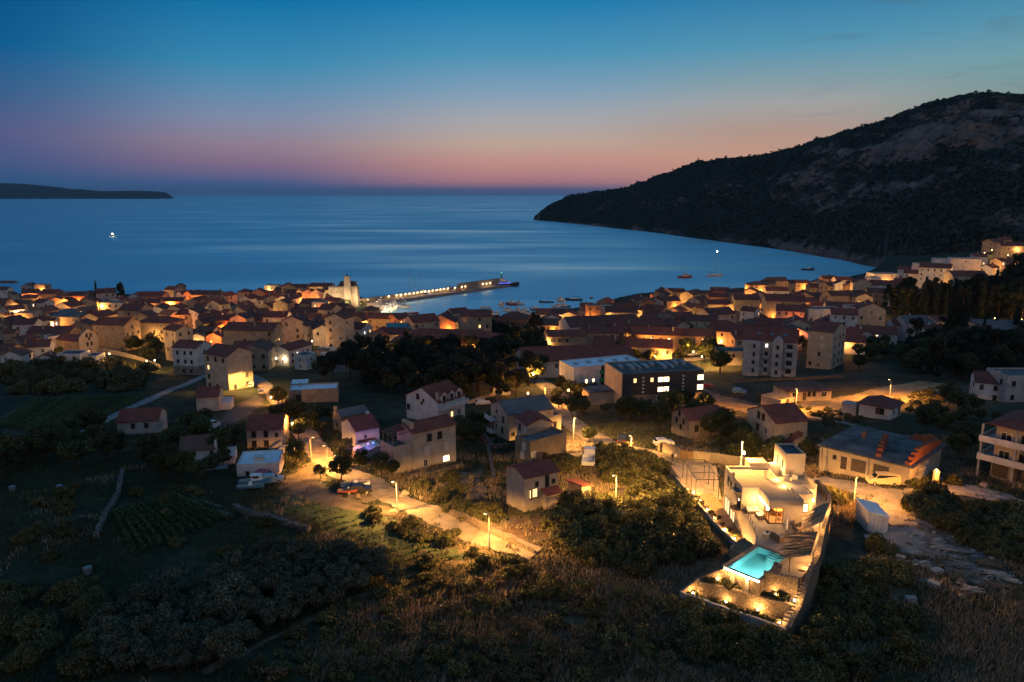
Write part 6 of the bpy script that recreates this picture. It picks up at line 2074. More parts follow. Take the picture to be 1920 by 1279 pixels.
vb(mb, 'chimney', VW)
mb = MB()
for k in range(2):
 mb.box(37.3 + k * 1.1, 38.1 + k * 1.1, 96.9, 97.3, 36.31, 37.1)
vb(mb, 'cooling_unit', METAL_G)
# glass corner of the living room: dark frames, bright room behind
mb = MB()
for x in (32.42, 33.35, 34.2):
 mb.box(x, x + .06, 88.3, 88.36, ZT + .02, 36.14)
for y in (88.42, 89.4, 90.33):
 mb.box(32.5, 32.56, y, y + .06, ZT + .02, 36.14)
mb.box(32.42, 34.26, 88.3, 88.36, ZT + .004, ZT + .06)
mb.box(32.5, 32.56, 88.42, 90.39, ZT + .004, ZT + .06)
vb(mb, 'sliding_door', METAL_D)
mb = MB()
mb.box(34.0, 35.9, 90.4, 91.3, ZT + .72, ZT + .78)
for x in (34.1, 35.75):
 for y in (90.5, 91.15):
  mb.box(x, x + .07, y, y + .07, ZT + .01, ZT + .72)
for x in (34.3, 34.9, 35.5):
 for y, s in ((89.95, 1), (91.5, -1)):
  mb.box(x - .2, x + .2, y - .2, y + .2, ZT + .42, ZT + .47)
  mb.box(x - .2, x + .2, y - s * .22, y - s * .18, ZT + .47, ZT + .95)
vb(mb, 'dining_set', surf('orange_wood', (0.35, 0.14, 0.05, 1), (0.45, 0.2, 0.08, 1), 4, .6))
mb = MB()
mb.box(32.75, 36.38, 88.55, 92.25, ZT + .003, ZT + .02)
vb(mb, 'room_floor', WOODW)
def vwin(cx, cy, z, w, h, face, pane, name='window', frame=None):
 """window on a face: 'L' looks to -x, 'F' looks to -y"""
 mb = MB()
 f = .06
 if face == 'F':
  for a, b, c, d in ((-w / 2, -w / 2 + f, 0, h), (w / 2 - f, w / 2, 0, h), (-w / 2 + f, w / 2 - f, 0, f), (-w / 2 + f, w / 2 - f, h - f, h), (-f / 2, f / 2, f, h - f)):
   mb.box(cx + a, cx + b, cy - .08, cy - .003, z + c, z + d, 0)
  mb.box(cx - w / 2 + f, cx + w / 2 - f, cy - .03, cy - .004, z + f, z + h - f, 1)
 else:
  for a, b, c, d in ((-w / 2, -w / 2 + f, 0, h), (w / 2 - f, w / 2, 0, h), (-w / 2 + f, w / 2 - f, 0, f), (-w / 2 + f, w / 2 - f, h - f, h), (-f / 2, f / 2, f, h - f)):
   mb.box(cx - .08, cx - .003, cy + a, cy + b, z + c, z + d, 0)
  mb.box(cx - .03, cx - .004, cy - w / 2 + f, cy + w / 2 - f, z + f, z + h - f, 1)
 return vb(mb, name, [frame or METAL_D, pane])
VLIT = emit('villa_room_glow', (1.0, 0.66, 0.32, 1), 1.5)
VLIT2 = emit('villa_bright_room', (1.0, 0.74, 0.42, 1), 3.2)
vwin(30.2, 97.6, 34.9, 2.6, 1.6, 'L', GLASS, frame=FRAME_W)
vwin(30.2, 98.2, 31.05, 2.2, 2.2, 'L', VLIT, 'glass_door')
vwin(30.2, 95.6, 31.05, 2.0, 2.2, 'L', VLIT, 'glass_door')
vwin(30.2, 95.1, 35.2, .5, 1.5, 'L', GLASS)
vwin(37.75, 90.5, 34.6, 1.0, 1.2, 'F', VLIT2)
vwin(38.0, 99.5, 37.3, .35, 1.1, 'L', VLIT2)
vwin(38.0, 101.4, 37.3, .35, 1.1, 'L', VLIT2)
# bay with canopy over the lower stair
mb = MB()
mb.box(29.4, 30.196, 92.5, 94.2, 36.3, 36.5)
vb(mb, 'canopy', DARKST)
vwin(30.2, 93.3, 34.1, 1.5, 2.1, 'L', GLASS, 'glass_door')
mb = MB()
mb.box(29.2, 30.196, 92.3, 94.3, 33.8, 34.0)
for y in (92.35, 93.3, 94.2):
 mb.bar((29.25, y, 34.0), (29.25, y, 35.0), .05)
mb.bar((29.25, 92.35, 35.0), (29.25, 94.2, 35.0), .05)
vb(mb, 'balcony', WOODW)
mb = MB()
mb.box(32.36, 32.398, 88.3, 92.2, 36.02, 36.14)
vb(mb, 'light_strip', emit('eave_light', (1.0, 0.72, 0.38, 1), 16))
light(villa, Vector((32.0, 90.2, 35.8)) - VO, 'wht', 420, .5, col=(1, .52, .16))
light(villa, Vector((31.9, 91.6, 35.7)) - VO, 'wht', 260, .3, col=(1, .52, .16))
light(villa, Vector((34.6, 90.3, 35.9)) - VO, 'wht', 700, .4, col=(1, .52, .18))
mb = MB()
mb.rbox((32.28, 88.4, 36.0), (.22, .22, .22))
vb(mb, 'wall_lamp', GLOBE)
mb = MB()
mb.rbox((38.95, 90.9, 36.1), (.24, .24, .24))
vb(mb, 'wall_lamp', emit('porch_lamp', (1, .8, .5, 1), 90))
light(villa, Vector((39.4, 90.6, 36.1)) - VO, 'wht', 1800, .1, col=(1, .5, .15))
light(villa, Vector((37.5, 99.5, 37.6)) - VO, 'wht', 130, .1, col=(1, .6, .25))
light(villa, Vector((37.4, 101.4, 37.6)) - VO, 'wht', 130, .1, col=(1, .6, .25))
light(villa, Vector((35.3, 97.0, 40.2)) - VO, 'wht', 10, .3)
light(villa, Vector((36.0, 93.4, 37.3)) - VO, 'wht', 320, .1, col=(1, .5, .15))
light(villa, Vector((35.9, 95.8, 37.3)) - VO, 'wht', 320, .1, col=(1, .5, .15))
# ------------------------------------------------------------------ terrace
FL_, NL_, NR_, FR_ = Vector((29.23, 82.21)), Vector((24.27, 77.42)), Vector((27.22, 74.92)), Vector((31.75, 79.62))
ter = empty('terrace', (33, 86, 30.2))
tag(ter, 'pale stone-paved villa terrace on a high retaining base above the pool', 'terrace')
mb = MB()
poly = [(30.196, 92.296), (29.95, 85.9), (29.15, 82.75), (32.0, 79.9), (27.7, 75.55), (30.7, 74.7), (31.6, 74.9), (34.2, 78.2), (37.2, 84.2), (41.0, 91.4), (43.0, 96.0), (43.0, 104.0), (40.704, 104.0), (40.704, 94.0), (38.804, 94.0), (38.804, 90.496), (36.704, 90.496), (36.704, 88.196), (32.396, 88.196), (32.396, 92.296)]
mb.prism(poly, 28.5, ZT)
vb(mb, 'paving', PAVE, ter)
mb = MB()
for k in range(7):
 a = k / 6
 p = Vector((30.3 - .35 * a, 92.2 - 6.2 * a, ZT))
 mb.bar(p, p + Vector((0, 0, 1.0)), .05)
mb.bar((30.3, 92.2, ZT + 1), (29.95, 86.0, ZT + 1), .05)
mb.bar((30.3, 92.2, ZT + .5), (29.95, 86.0, ZT + .5), .025)
mb.bar((29.95, 86.0, ZT + 1), (29.25, 83.0, ZT + 1), .05)
mb.bar((29.3, 83.0, ZT), (29.3, 83.0, ZT + 1.02), .05)
vb(mb, 'railing', METAL_D, ter)
# ------------------------------------------------------------------ pool
pool = empty('swimming_pool', (28, 78.5, 29.2))
tag(pool, 'glowing turquoise infinity pool with white corner steps and light strip', 'swimming pool')
TILE = surf('turquoise_pool_tile', (0.46, 0.78, 0.78, 1), (0.52, 0.82, 0.82, 1), 1.2, 0.5)
TILEW = surf('white_pool_step', (0.55, 0.72, 0.70, 1), (0.6, 0.76, 0.74, 1), 1.2, 0.5)
lx = (FL_ - NL_).normalized()      # long axis
sx = Vector((lx.y, -lx.x))           # short axis to the right
Lp_, Sp_ = 6.9, 3.75
O2 = NL_
def pq(a, b):
 """a metres along the long axis from the overflow edge, b across to the right"""
 q = O2 + lx * a + sx * b
 return (q.x, q.y)
def slab(mb, a0, a1, b0, b1, z0, z1, m=0):
 return mb.prism([pq(a0, b0), pq(a0, b1), pq(a1, b1), pq(a1, b0)], z0, z1, m)
mb = MB()
slab(mb, .06, Lp_ - .06, .06, Sp_ - .06, 31.9, 32.3)
slab(mb, 0, Lp_, 0, .055, 32.0, 33.9)
slab(mb, 0, Lp_, Sp_ - .055, Sp_, 32.0, 33.9)
slab(mb, Lp_ - .055, Lp_, .058, Sp_ - .058, 32.0, 33.9)
slab(mb, 0, .055, .058, Sp_ - .058, 32.0, 33.86)
vb(mb, 'basin', TILE, pool)
mb = MB()
slab(mb, -.3, Lp_ + .3, -.3, -.004, 29.2, 33.9)
slab(mb, -.3, Lp_ + .3, Sp_ + .004, Sp_ + .3, 29.2, 33.9)
slab(mb, Lp_ + .004, Lp_ + .3, 0, Sp_, 29.2, 33.9)
slab(mb, -.3, -.004, 0, Sp_, 29.2, 33.84)
vb(mb, 'outer_wall', STONE, pool)
mb = MB()
slab(mb, -.3, Lp_ + .45, -.5, -.01, 33.904, 34.02)
slab(mb, Lp_ + .01, Lp_ + .45, -.008, Sp_ + .008, 33.904, 34.02)
slab(mb, -.3, Lp_ + .45, Sp_ + .01, Sp_ + .45, 33.904, 34.02)
vb(mb, 'coping', DARKST, pool)
for k in range(4):
 mb = MB()
 slab(mb, Lp_ - .34 * (k + 1), Lp_ - .004 - .34 * k, 1.6, Sp_ - .004, 32.304, 33.75 - .36 * k)
 vb(mb, 'step', TILEW, pool)
WAT = bpy.data.materials.new('pool_water')
WAT.use_nodes = True
wb = WAT.node_tree.nodes['Principled BSDF']
wb.inputs['Base Color'].default_value = (0.8, 0.98, 1.0, 1)
wb.inputs['Transmission Weight'].default_value = 1.0
wb.inputs['Roughness'].default_value = 0.03
wb.inputs['IOR'].default_value = 1.33
mb = MB()
mb.add([(*pq(-.2, 0), 33.88), (*pq(-.2, Sp_), 33.88), (*pq(Lp_, Sp_), 33.88), (*pq(Lp_, 0), 33.88)], [(0, 1, 2, 3)])
vb(mb, 'water', WAT, pool)
POOLC = (0.42, 1.0, 0.95)
PO = Vector(pool.location)
def area(parent, loc, direction, w, size, col):
 ld = bpy.data.lights.new('pool_light', 'AREA')
 ld.energy = w
 ld.color = col
 ld.size = size
 o = bpy.data.objects.new('pool_light', ld)
 COL.objects.link(o)
 o.parent = parent
 o.location = loc
 o.rotation_euler = Vector(direction).to_track_quat('-Z', 'Y').to_euler()
for a, b, w, dr in ((.12, .9, 90, lx), (.12, 2.8, 90, lx), (2.2, Sp_ - .12, 80, -sx), (4.4, Sp_ - .12, 50, -sx)):
 q = pq(a, b)
 area(pool, Vector((q[0], q[1], 33.1)) - PO, (dr.x, dr.y, -1.1), w, .3, POOLC)
mb = MB()
q0, q1 = pq(-.32, -.3), pq(-.32, Sp_ + .2)
mb.bar((q0[0], q0[1], 33.74), (q1[0], q1[1], 33.74), .06, .16)
vb(mb, 'light_strip', emit('pool_edge_strip', (1.0, 0.74, 0.40, 1), 30), pool)
for b in (.3, 1.5, 2.7):
 q = pq(-.75, b)
 light(pool, Vector((q[0], q[1], 33.55)) - PO, 'wht', 220, .15, col=(1, .52, .16))
for b in (.7, .95, 2.5, 2.75):
 mb = MB()
 q = pq(-.42, b)
 mb.rbox((q[0], q[1], 32.6), (.16, .16, 2.2), rz=math.pi / 4)
 vb(mb, 'column', VW, pool)
# ------------------------------------------------------------------ garden walls and beds
def wall_run(name, pts, thick, z0s, z1s, mat, label, cat='stone wall', rough=0.06, step=.7, group=None):
 """wall along a polyline in world axes; z0s/z1s base and top heights at its points"""
 mb = MB()
 ctr, zz0, zz1 = [], [], []
 for i in range(len(pts) - 1):
  a, b = Vector(pts[i]), Vector(pts[i + 1])
  n = max(1, int((b - a).length / step))
  for k in range(n + (i == len(pts) - 2)):
   t = k / n
   ctr.append(a.lerp(b, t))
   zz0.append(z0s[i] + (z0s[i + 1] - z0s[i]) * t)
   zz1.append(z1s[i] + (z1s[i + 1] - z1s[i]) * t + random.uniform(-rough, rough))
 vs, fs = [], []
 for i, c in enumerate(ctr):
  d = (ctr[min(i + 1, len(ctr) - 1)] - ctr[max(i - 1, 0)]).normalized()
  n = Vector((-d.y, d.x)) * thick / 2
  for s, z in ((-1, zz0[i]), (1, zz0[i]), (1, zz1[i]), (-1, zz1[i])):
   vs.append((c.x + n.x * s, c.y + n.y * s, z))
 m_ = len(ctr)
 for i in range(m_ - 1):
  for k in range(4):
   l = (k + 1) % 4
   fs.append((i * 4 + k, (i + 1) * 4 + k, (i + 1) * 4 + l, i * 4 + l))
 fs.append((0, 1, 2, 3))
 e = (m_ - 1) * 4
 fs.append((e + 3, e + 2, e + 1, e))
 o = empty(name, (ctr[0].x, ctr[0].y, zz0[0]))
 mb.add(vs, fs)
 me = mb.mesh(name, mat)
 bpy.data.objects.remove(o)
 o = link(name, me)
 tag(o, label, cat, group)
 return o
def px_wall(name, px, thick, h, mat, label, cat='stone wall', sink=.5, **k):
 pts = [P(u, v) for u, v in px]
 hs = h if hasattr(h, '__len__') else [h] * len(pts)
 return wall_run(name, [(p.x, p.y) for p in pts], thick, [p.z - sink for p in pts], [p.z + hh for p, hh in zip(pts, hs)], mat, label, cat, **k)
wall_run('stone_wall', [(27.5, 75.2), (30.9, 74.1)], .45, [29.0, 29.0], [34.5, 34.35], STONE, 'tall floodlit stone wall right of the pool overflow edge')
wall_run('stone_wall', [(21.1, 77.8), (30.0, 72.9)], .5, [28.6, 28.6], [32.05, 32.0], STONE, 'stone terrace wall with uplights below the pool garden bed')
wall_run('garden_wall', [(19.1, 77.5), (28.6, 70.2)], .3, [28.0, 28.0], [30.8, 30.75], CONC, 'low plain outer wall closing the lowest pool garden bed', 'wall')
wall_run('stone_wall', [(19.1, 77.6), (21.2, 78.2), (23.95, 77.5)], .3, [28.0, 28.6, 29], [30.8, 32.1, 33.7], STONE, 'short rising wall at the left end of the pool garden')
wall_run('stone_wall', [(28.65, 70.2), (30.6, 72.6), (32.4, 75.0), (34.5, 78.0), (37.5, 84.0), (41.3, 91.2), (43.3, 96.0), (43.6, 101.0)], .5, [27.5, 28, 28.5, 28.5, 28.5, 28.5, 28.5, 28.5], [31.0, 32.0, 34.7, 35.0, 35.0, 35.0, 34.9, 34.9], STONE, 'long stone boundary wall along the right side of the villa')
bed = MB()
bed.prism([(21.3, 77.95), (29.9, 73.2), (30.4, 74.0), (27.3, 75.0), (24.1, 77.3), (23.0, 78.3)], 28.6, 31.95)
tag(vb(bed, 'garden_bed', SOIL, empty('garden_bed', (25, 77, 28.6))).parent, 'upper planted bed between pool edge and lit stone wall', 'garden bed')
bed = MB()
bed.prism([(19.3, 77.5), (28.6, 70.4), (29.8, 72.7), (21.1, 77.5)], 28.0, 30.3)
tag(vb(bed, 'garden_bed', SOIL, empty('garden_bed', (25, 75, 28))).parent, 'lowest planted bed between stone wall and outer wall', 'garden bed')
st = MB()
n = 16
for k in range(n):
 a = k / n
 c = Vector((32.3, 76.2)).lerp(Vector((28.95, 71.2)), a)
 zt = 34.0 - 3.5 * a
 st.rbox((c.x, c.y, (zt + 29.4) / 2), (.42, 1.1, zt - 29.4), rz=math.atan2(-5.0, -3.4))
sto = vb(st, 'garden_steps', PAVE, None)
sto.parent = None
sto.location = (0, 0, 0)
tag(sto, 'narrow stone steps climbing beside the boundary wall to the pool', 'steps')
rg = np.random.default_rng(5)
GL = [(20.5, 77.4, 30.3, 260), (23.7, 75.6, 30.3, 420), (26.7, 73.9, 30.3, 560), (28.2, 71.5, 30.3, 260), (28.6, 74.2, 32.0, 420), (30.2, 73.0, 32.0, 240), (33.3, 76.9, 34.0, 600), (23.2, 77.5, 32.0, 160)]
GLAB = ['garden uplight at the left corner of the lit stone wall', 'garden uplight near the middle of the lit stone wall', 'brightest garden uplight on the lit stone wall', 'garden uplight at the foot of the narrow steps', 'garden uplight at the foot of tall pool wall', 'garden uplight halfway up the narrow steps', 'glaring garden lamp on the boundary wall by the pergola', 'garden uplight under the pool overflow edge']
def garden_light(x, y, z, w, lab, up=.30):
 r = empty('garden_lamp', (x, y, z))
 mb = MB()
 mb.tube([(0, 0, -.3), (0, 0, up)], .035, 6)
 link('stake', mb.mesh('stake', METAL_D), r)
 mb = MB()
 mb.rbox((0, 0, up + .06), (.14, .14, .12))
 link('lens', mb.mesh('lens', GLOBE), r)
 light(r, (0, -.12, up + .2), 'wht', w * .9, .06, col=(1.0, .50, .14))
 tag(r, lab, 'garden light', 'garden lights of the villa')
 return r
for (x, y, z, w), lab in zip(GL, GLAB):
 garden_light(x, y, z, w, lab)
# lower deck along the left front, with its low wall and lights
dk = MB()
for k in range(46):
 y = 90.6 + k * .32
 x0 = 27.9 if y < 104 else 27.3
 dk.box(x0 + (y - 90.6) * -.02, 30.19, y, y + .25, 30.6, 31.0)
tag(vb(dk, 'wooden_deck', WOODW, empty('wooden_deck', (29, 96, 30.5))).parent, 'long wooden deck along the left front of the villa', 'deck')
wall_run('garden_wall', [(29.3, 86.2), (28.6, 89.5), (27.4, 96.0), (26.6, 105.0), (26.5, 114.0)], .3, [29.0, 29.3, 29.3, 28.5, 27.5], [31.2, 31.3, 31.3, 31.25, 30.2], VW, 'low pale wall with small lights along the wooden deck', 'wall')
for k, (x, y) in enumerate(((27.2, 105.2), (27.4, 102.2), (27.6, 99.0), (27.85, 96.0), (28.3, 92.6), (28.8, 89.9), (29.2, 87.6))):
 garden_light(x, y, 31.05, 750, ['deck light farthest up by the steel pergola', 'second deck light from the steel pergola', 'deck light before the upper glass doors', 'deck light facing the lower glass door', 'deck light beside the balcony bay', 'deck light by the small rock', 'deck light nearest the pool'][k], .1)
fr = empty('steel_pergola', (28.9, 108, gz(28.9, 108)))
mb = MB()
z0 = 30.6
for y in (104.2, 107.0, 109.8, 112.6):
 for x in (27.2, 30.6):
  mb.bar((x, y, 28.6), (x, y, 33.6), .09)
 mb.bar((27.2, y, 33.6), (30.6, y, 33.6), .09)
for x in (27.2, 30.6):
 mb.bar((x, 104.2, 33.6), (x, 112.6, 33.6), .09)
vb(mb, 'frame', METAL_D, fr)
tag(fr, 'thin dark steel pergola frame behind the villa deck', 'pergola')
mb = MB()
mb.prism([(27.0, 103.9), (31.0, 103.9), (34, 118), (26.4, 118)], 27.0, 30.62)
pv = vb(mb, 'forecourt', PAVE, empty('forecourt', (29, 110, 27)))
tag(pv.parent, 'paved villa forecourt under the steel pergola', 'paving')
light(fr, Vector((29.0, 108, 33.2)) - Vector(fr.location), 'wht', 520, .2, col=(1, .5, .15))
# reed pergola along the boundary wall
rp = empty('reed_pergola', (36, 84, ZT))
tag(rp, 'rustic pergola of dark reed poles along the boundary wall', 'pergola')
rng = random.Random(8)
dirw = Vector((3.0, 6.0)).normalized()
prp = Vector((-dirw.y, dirw.x))
def reeds(p0, p1, width, n, z, prp):
 mb = MB()
 for k in range(n):
  a = (k + rng.uniform(-.6, .6)) / n
  c = Vector(p0).lerp(Vector(p1), min(max(a, 0), 1))
  w = width * rng.uniform(.75, 1.25)
  j = dirw * rng.uniform(-.35, .35)
  a3 = Vector((c.x, c.y, z + rng.uniform(-.05, .12)))
  e = c + prp * w + j
  mb.tube([a3, Vector(((c.x + e.x) / 2, (c.y + e.y) / 2, z + rng.uniform(0, .15))), Vector((e.x, e.y, z + rng.uniform(-.12, .1)))], [.055, .045, .025], 4)
 return vb(mb, 'reed_roof', REED, rp)
reeds((32.7, 75.7), (35.8, 81.5), 3.2, 84, 36.1, Vector((-.99, -.10)))
reeds((37.5, 84.3), (40.9, 90.2), 4.0, 92, 36.1, Vector((-.82, -.57)))
for (x, y) in ((33.2, 76.2), (36.0, 81.2), (30.6, 76.0), (33.1, 81.0), (38.3, 84.0), (41.8, 89.6), (35.2, 82.2), (38.6, 87.4)):
 mb = MB()
 mb.tube([(x, y, ZT - .1), (x, y, 36.1)], .06, 6)
 vb(mb, 'post', WOOD, rp)
mb = MB()
for a, b in (((30.6, 76.0), (33.1, 81.0)), ((35.2, 82.2), (38.6, 87.4)), ((33.2, 76.2), (36.0, 81.2)), ((38.3, 84.0), (41.8, 89.6))):
 mb.tube([(a[0], a[1], 36.02), (b[0], b[1], 36.02)], .05, 6)
vb(mb, 'rail', WOOD, rp)
light(rp, Vector((36.6, 84.4, 35.7)) - Vector(rp.location), 'wht', 850, .2, col=(1, .48, .14))
light(rp, Vector((39.6, 89.6, 35.7)) - Vector(rp.location), 'wht', 700, .2, col=(1, .48, .14))
light(rp, Vector((34.0, 79.0, 35.7)) - Vector(rp.location), 'wht', 500, .2, col=(1, .48, .14))
# ------------------------------------------------------------------ terrace furniture
def sofa(x, y, z, rz, L, lab, seat=CLOTH, name='sofa'):
 r = empty(name, (x, y, z), rz)
 mb = MB()
 mb.box(-L / 2, L / 2, -.4, .4, .02, .30)
 mb.box(-L / 2, L / 2, .30, .4, .304, .75)
 mb.box(-L / 2, -L / 2 + .12, -.4, .296, .304, .55)
 mb.box(L / 2 - .12, L / 2, -.4, .296, .304, .55)
 link('frame', mb.mesh('frame', WICK), r)
 nn = max(1, int(L / .7))
 for k in range(nn):
  mb = MB()
  w = (L - .26) / nn
  mb.box(-L / 2 + .13 + k * w + .01, -L / 2 + .13 + (k + 1) * w - .01, -.38, .29, .305, .45)
  mb.rbox((-L / 2 + .13 + (k + .5) * w, .2, .62), (w - .04, .14, .36), rx=-.2)
  link('cushion', mb.mesh('cushion', seat), r)
 tag(r, lab, 'sofa')
 return r
sofa(31.6, 91.7, ZT, 0.0, 1.9, 'pale cushioned sofa under the courtyard wall of the villa')
sofa(32.0, 90.2, ZT, -math.pi / 2, 1.5, 'smaller pale sofa beside the glass corner of the villa')
p = PZ(1457, 1012, ZT)
sofa(p.x, p.y, ZT, math.pi * .62, 1.7, 'lone grey lounge sofa standing on the open terrace by pool', surf('grey_cushion', (0.2, 0.18, 0.16, 1), (0.27, 0.25, 0.22, 1), 3, .9))
p = PZ(1438, 1006, ZT)
r = empty('coffee_table', (p.x, p.y, ZT), .1)
mb = MB()
mb.box(-.45, .45, -.3, .3, .36, .42)
link('table_top', mb.mesh('table_top', CLOTH), r)
for x in (-.4, .4):
 for y in (-.26, .26):
  mb = MB()
  mb.bar((x, y, 0), (x, y, .36), .05)
  link('leg', mb.mesh('leg', METAL_D), r)
mb = MB()
v, q = leaf_cloud(rg, [(np.array([0, 0, .62]), .18, 1)], 60, .07)
link('plant', np_mesh('plant', v, q, LEAF['broad']), r)
tag(r, 'small pale coffee table with plant on the open terrace', 'table')
p = PZ(1473, 1003, ZT)
r = empty('parasol', (p.x, p.y, ZT))
mb = MB()
mb.tube([(0, 0, 0), (0, 0, 2.5)], .03, 6)
link('pole', mb.mesh('pole', METAL_D), r)
mb = MB()
mb.box(-.55, .55, -.4, .4, 0.005, .07)
link('base', mb.mesh('base', DARKST), r)
mb = MB()
mb.tube([(0, 0, .7), (0, 0, 1.0), (0, 0, 1.9), (0, 0, 2.55)], [.16, .2, .13, .04], 8)
link('folded_canopy', mb.mesh('folded_canopy', CLOTH, True), r)
tag(r, 'closed pale parasol on dark base before the villa front', 'parasol')
p = PZ(1505, 1000, ZT)
r = empty('dining_table', (p.x, p.y, ZT), .5)
mb = MB()
mb.box(-.9, .9, -.42, .42, .70, .75)
link('table_top', mb.mesh('table_top', WOOD), r)
for x in (-.8, .8):
 for y in (-.34, .34):
  mb = MB()
  mb.bar((x, y, 0), (x, y, .70), .06)
  link('leg', mb.mesh('leg', METAL_D), r)
tag(r, 'dark outdoor dining table under the reed pergola', 'table')
tp = r
cs, sn = math.cos(.5), math.sin(.5)
first = None
for k, (x, y, a) in enumerate(((-.6, -.75, 0), (0, -.75, 0), (.6, -.75, 0), (-.6, .75, math.pi), (0, .75, math.pi), (.6, .75, math.pi))):
 wx, wy = p.x + x * cs - y * sn, p.y + x * sn + y * cs
 if first is None:
  c = empty('dining_chair', (wx, wy, ZT), .5 + a)
  mb = MB()
  mb.box(-.22, .22, -.22, .22, .42, .46)
  link('seat', mb.mesh('seat', METAL_D), c)
  mb = MB()
  mb.box(-.22, .22, -.24, -.20, .46, .92)
  link('backrest', mb.mesh('backrest', METAL_D), c)
  for lx_ in (-.19, .19):
   for ly in (-.19, .19):
    mb = MB()
    mb.bar((lx_, ly, 0), (lx_, ly, .42), .04)
    link('leg', mb.mesh('leg', METAL_D), c)
  first = c
 else:
  c = copy_tree(first)
  c.location = (wx, wy, ZT)
  c.rotation_euler = (0, 0, .5 + a)
 tag(c, 'dark dining chair at the outdoor table under the reed pergola', 'chair', 'chairs around the outdoor dining table')
for k, (u, v) in enumerate(((1452, 1067), (1460, 1072))):
 p = PZ(u, v, ZT)
 r = empty('sun_lounger', (p.x, p.y, ZT + .02), -.55)
 r.scale = (.8, .8, .8)
 mb = MB()
 mb.box(-.3, .3, -.9, .35, .24, .30)
 link('frame', mb.mesh('frame', METAL_D), r)
 mb = MB()
 mb.rbox((0, .62, .46), (.6, .7, .06), rx=.6)
 link('backrest', mb.mesh('backrest', WICK), r)
 mb = MB()
 mb.box(-.28, .28, -.88, .33, .305, .36)
 link('mattress', mb.mesh('mattress', WICK), r)
 for x in (-.26, .26):
  for y in (-.82, .28):
   mb = MB()
   mb.bar((x, y, 0), (x, y, .24), .05)
   link('leg', mb.mesh('leg', METAL_D), r)
 tag(r, ['sun lounger nearer the pool water', 'sun lounger nearer the boundary wall'][k], 'sun lounger', 'sun loungers by the pool')
def rock(x, y, z, s, seed, mat, lab, name='rock', cat='rock', group=None):
 rg_ = np.random.default_rng(seed)
 nu, nv = 14, 9
 V = []
 for j in range(nv):
  th = math.pi * j / (nv - 1)
  for i in range(nu):
   ph = 2 * math.pi * i / nu
   rr = .75 + .5 * float(vnoise(np.array([math.cos(ph) * 1.6 + seed]), np.array([math.sin(ph) * 1.6 + th * 1.7]), seed)[0])
   V.append((math.cos(ph) * math.sin(th) * rr * s[0], math.sin(ph) * math.sin(th) * rr * s[1], math.cos(th) * rr * s[2]))
 F = []
 for j in range(nv - 1):
  for i in range(nu):
   F.append((j * nu + i, (j + 1) * nu + i, (j + 1) * nu + (i + 1) % nu, j * nu + (i + 1) % nu))
 mb = MB()
 mb.add(V, F)
 o = link(name, mb.mesh(name, mat), None, (x, y, z), rg_.random() * 6)
 tag(o, lab, cat, group)
 return o
ROCKM = surf('warm_limestone', (0.16, 0.115, 0.07, 1), (0.32, 0.24, 0.15, 1), 1.2, 0.95, 9, 1.0, 4)
rock(28.6, 85.4, 31.0, (1.5, 2.0, 2.2), 3, ROCKM, 'big lamp-lit rock under the terrace edge left of the pool')
rock(27.6, 83.4, 30.2, (.9, 1.2, 1.2), 5, ROCKM, 'smaller rock between the big lit rock and bushes')
# ------------------------------------------------------------------ pier, quay and boats
QA, QB = PZ(727, 566, 1.5), PZ(957, 534, 1.5)
qd = (QB - QA)
qd.z = 0
QL = qd.length
qd.normalize()
qn = Vector((-qd.y, qd.x, 0))        # seaward
pier = empty('pier', (QA.x, QA.y, 0), math.atan2(qd.y, qd.x))
PIERM = masonry('pier_stone', (0.30, 0.27, 0.23, 1), (0.24, 0.22, 0.19, 1), (0.17, 0.155, 0.135, 1), 1, .6, 1.4, .02)
mb = MB()
mb.box(-18, QL, 0, 9, -4, 1.5)
mb.build('platform', PIERM, pier)
mb = MB()
mb.box(-22, QL * .60, 7.6, 9.2, 1.504, 4.6)
mb.box(QL * .60, QL + .5, 7.0, 9.6, 1.504, 6.6)
mb.build('sea_wall', PIERM, pier)
mb = MB()
mb.tube([(QL - 1.6, 8.2, 6.6), (QL - 1.6, 8.2, 10.2)], [.5, .4], 8)
mb.rbox((QL - 1.6, 8.2, 10.35), (1.2, 1.2, .2))
bc = mb.build('beacon', surf('green_beacon', (0.02, 0.10, 0.06, 1), (0.03, 0.14, 0.08, 1), 2, .5), pier)
mb = MB()
mb.tube([(QL - 1.6, 8.2, 10.45), (QL - 1.6, 8.2, 11.4)], .3, 8)
mb.build('beacon_lamp', emit('green_light', (0.2, 1.0, 0.6, 1), 1.5), bc)
tag(pier, 'long stone pier with sea wall running into the bay', 'pier')
pm = MB()
pm.box(-.32, .32, -.4, .02, -.26, .26)
PLM = pm.mesh('lens', LENS['wrm'])
pb = MB()
pb.box(-.24, .24, .02, .3, -.2, .2)
PLB = pb.mesh('bracket', METAL_D)
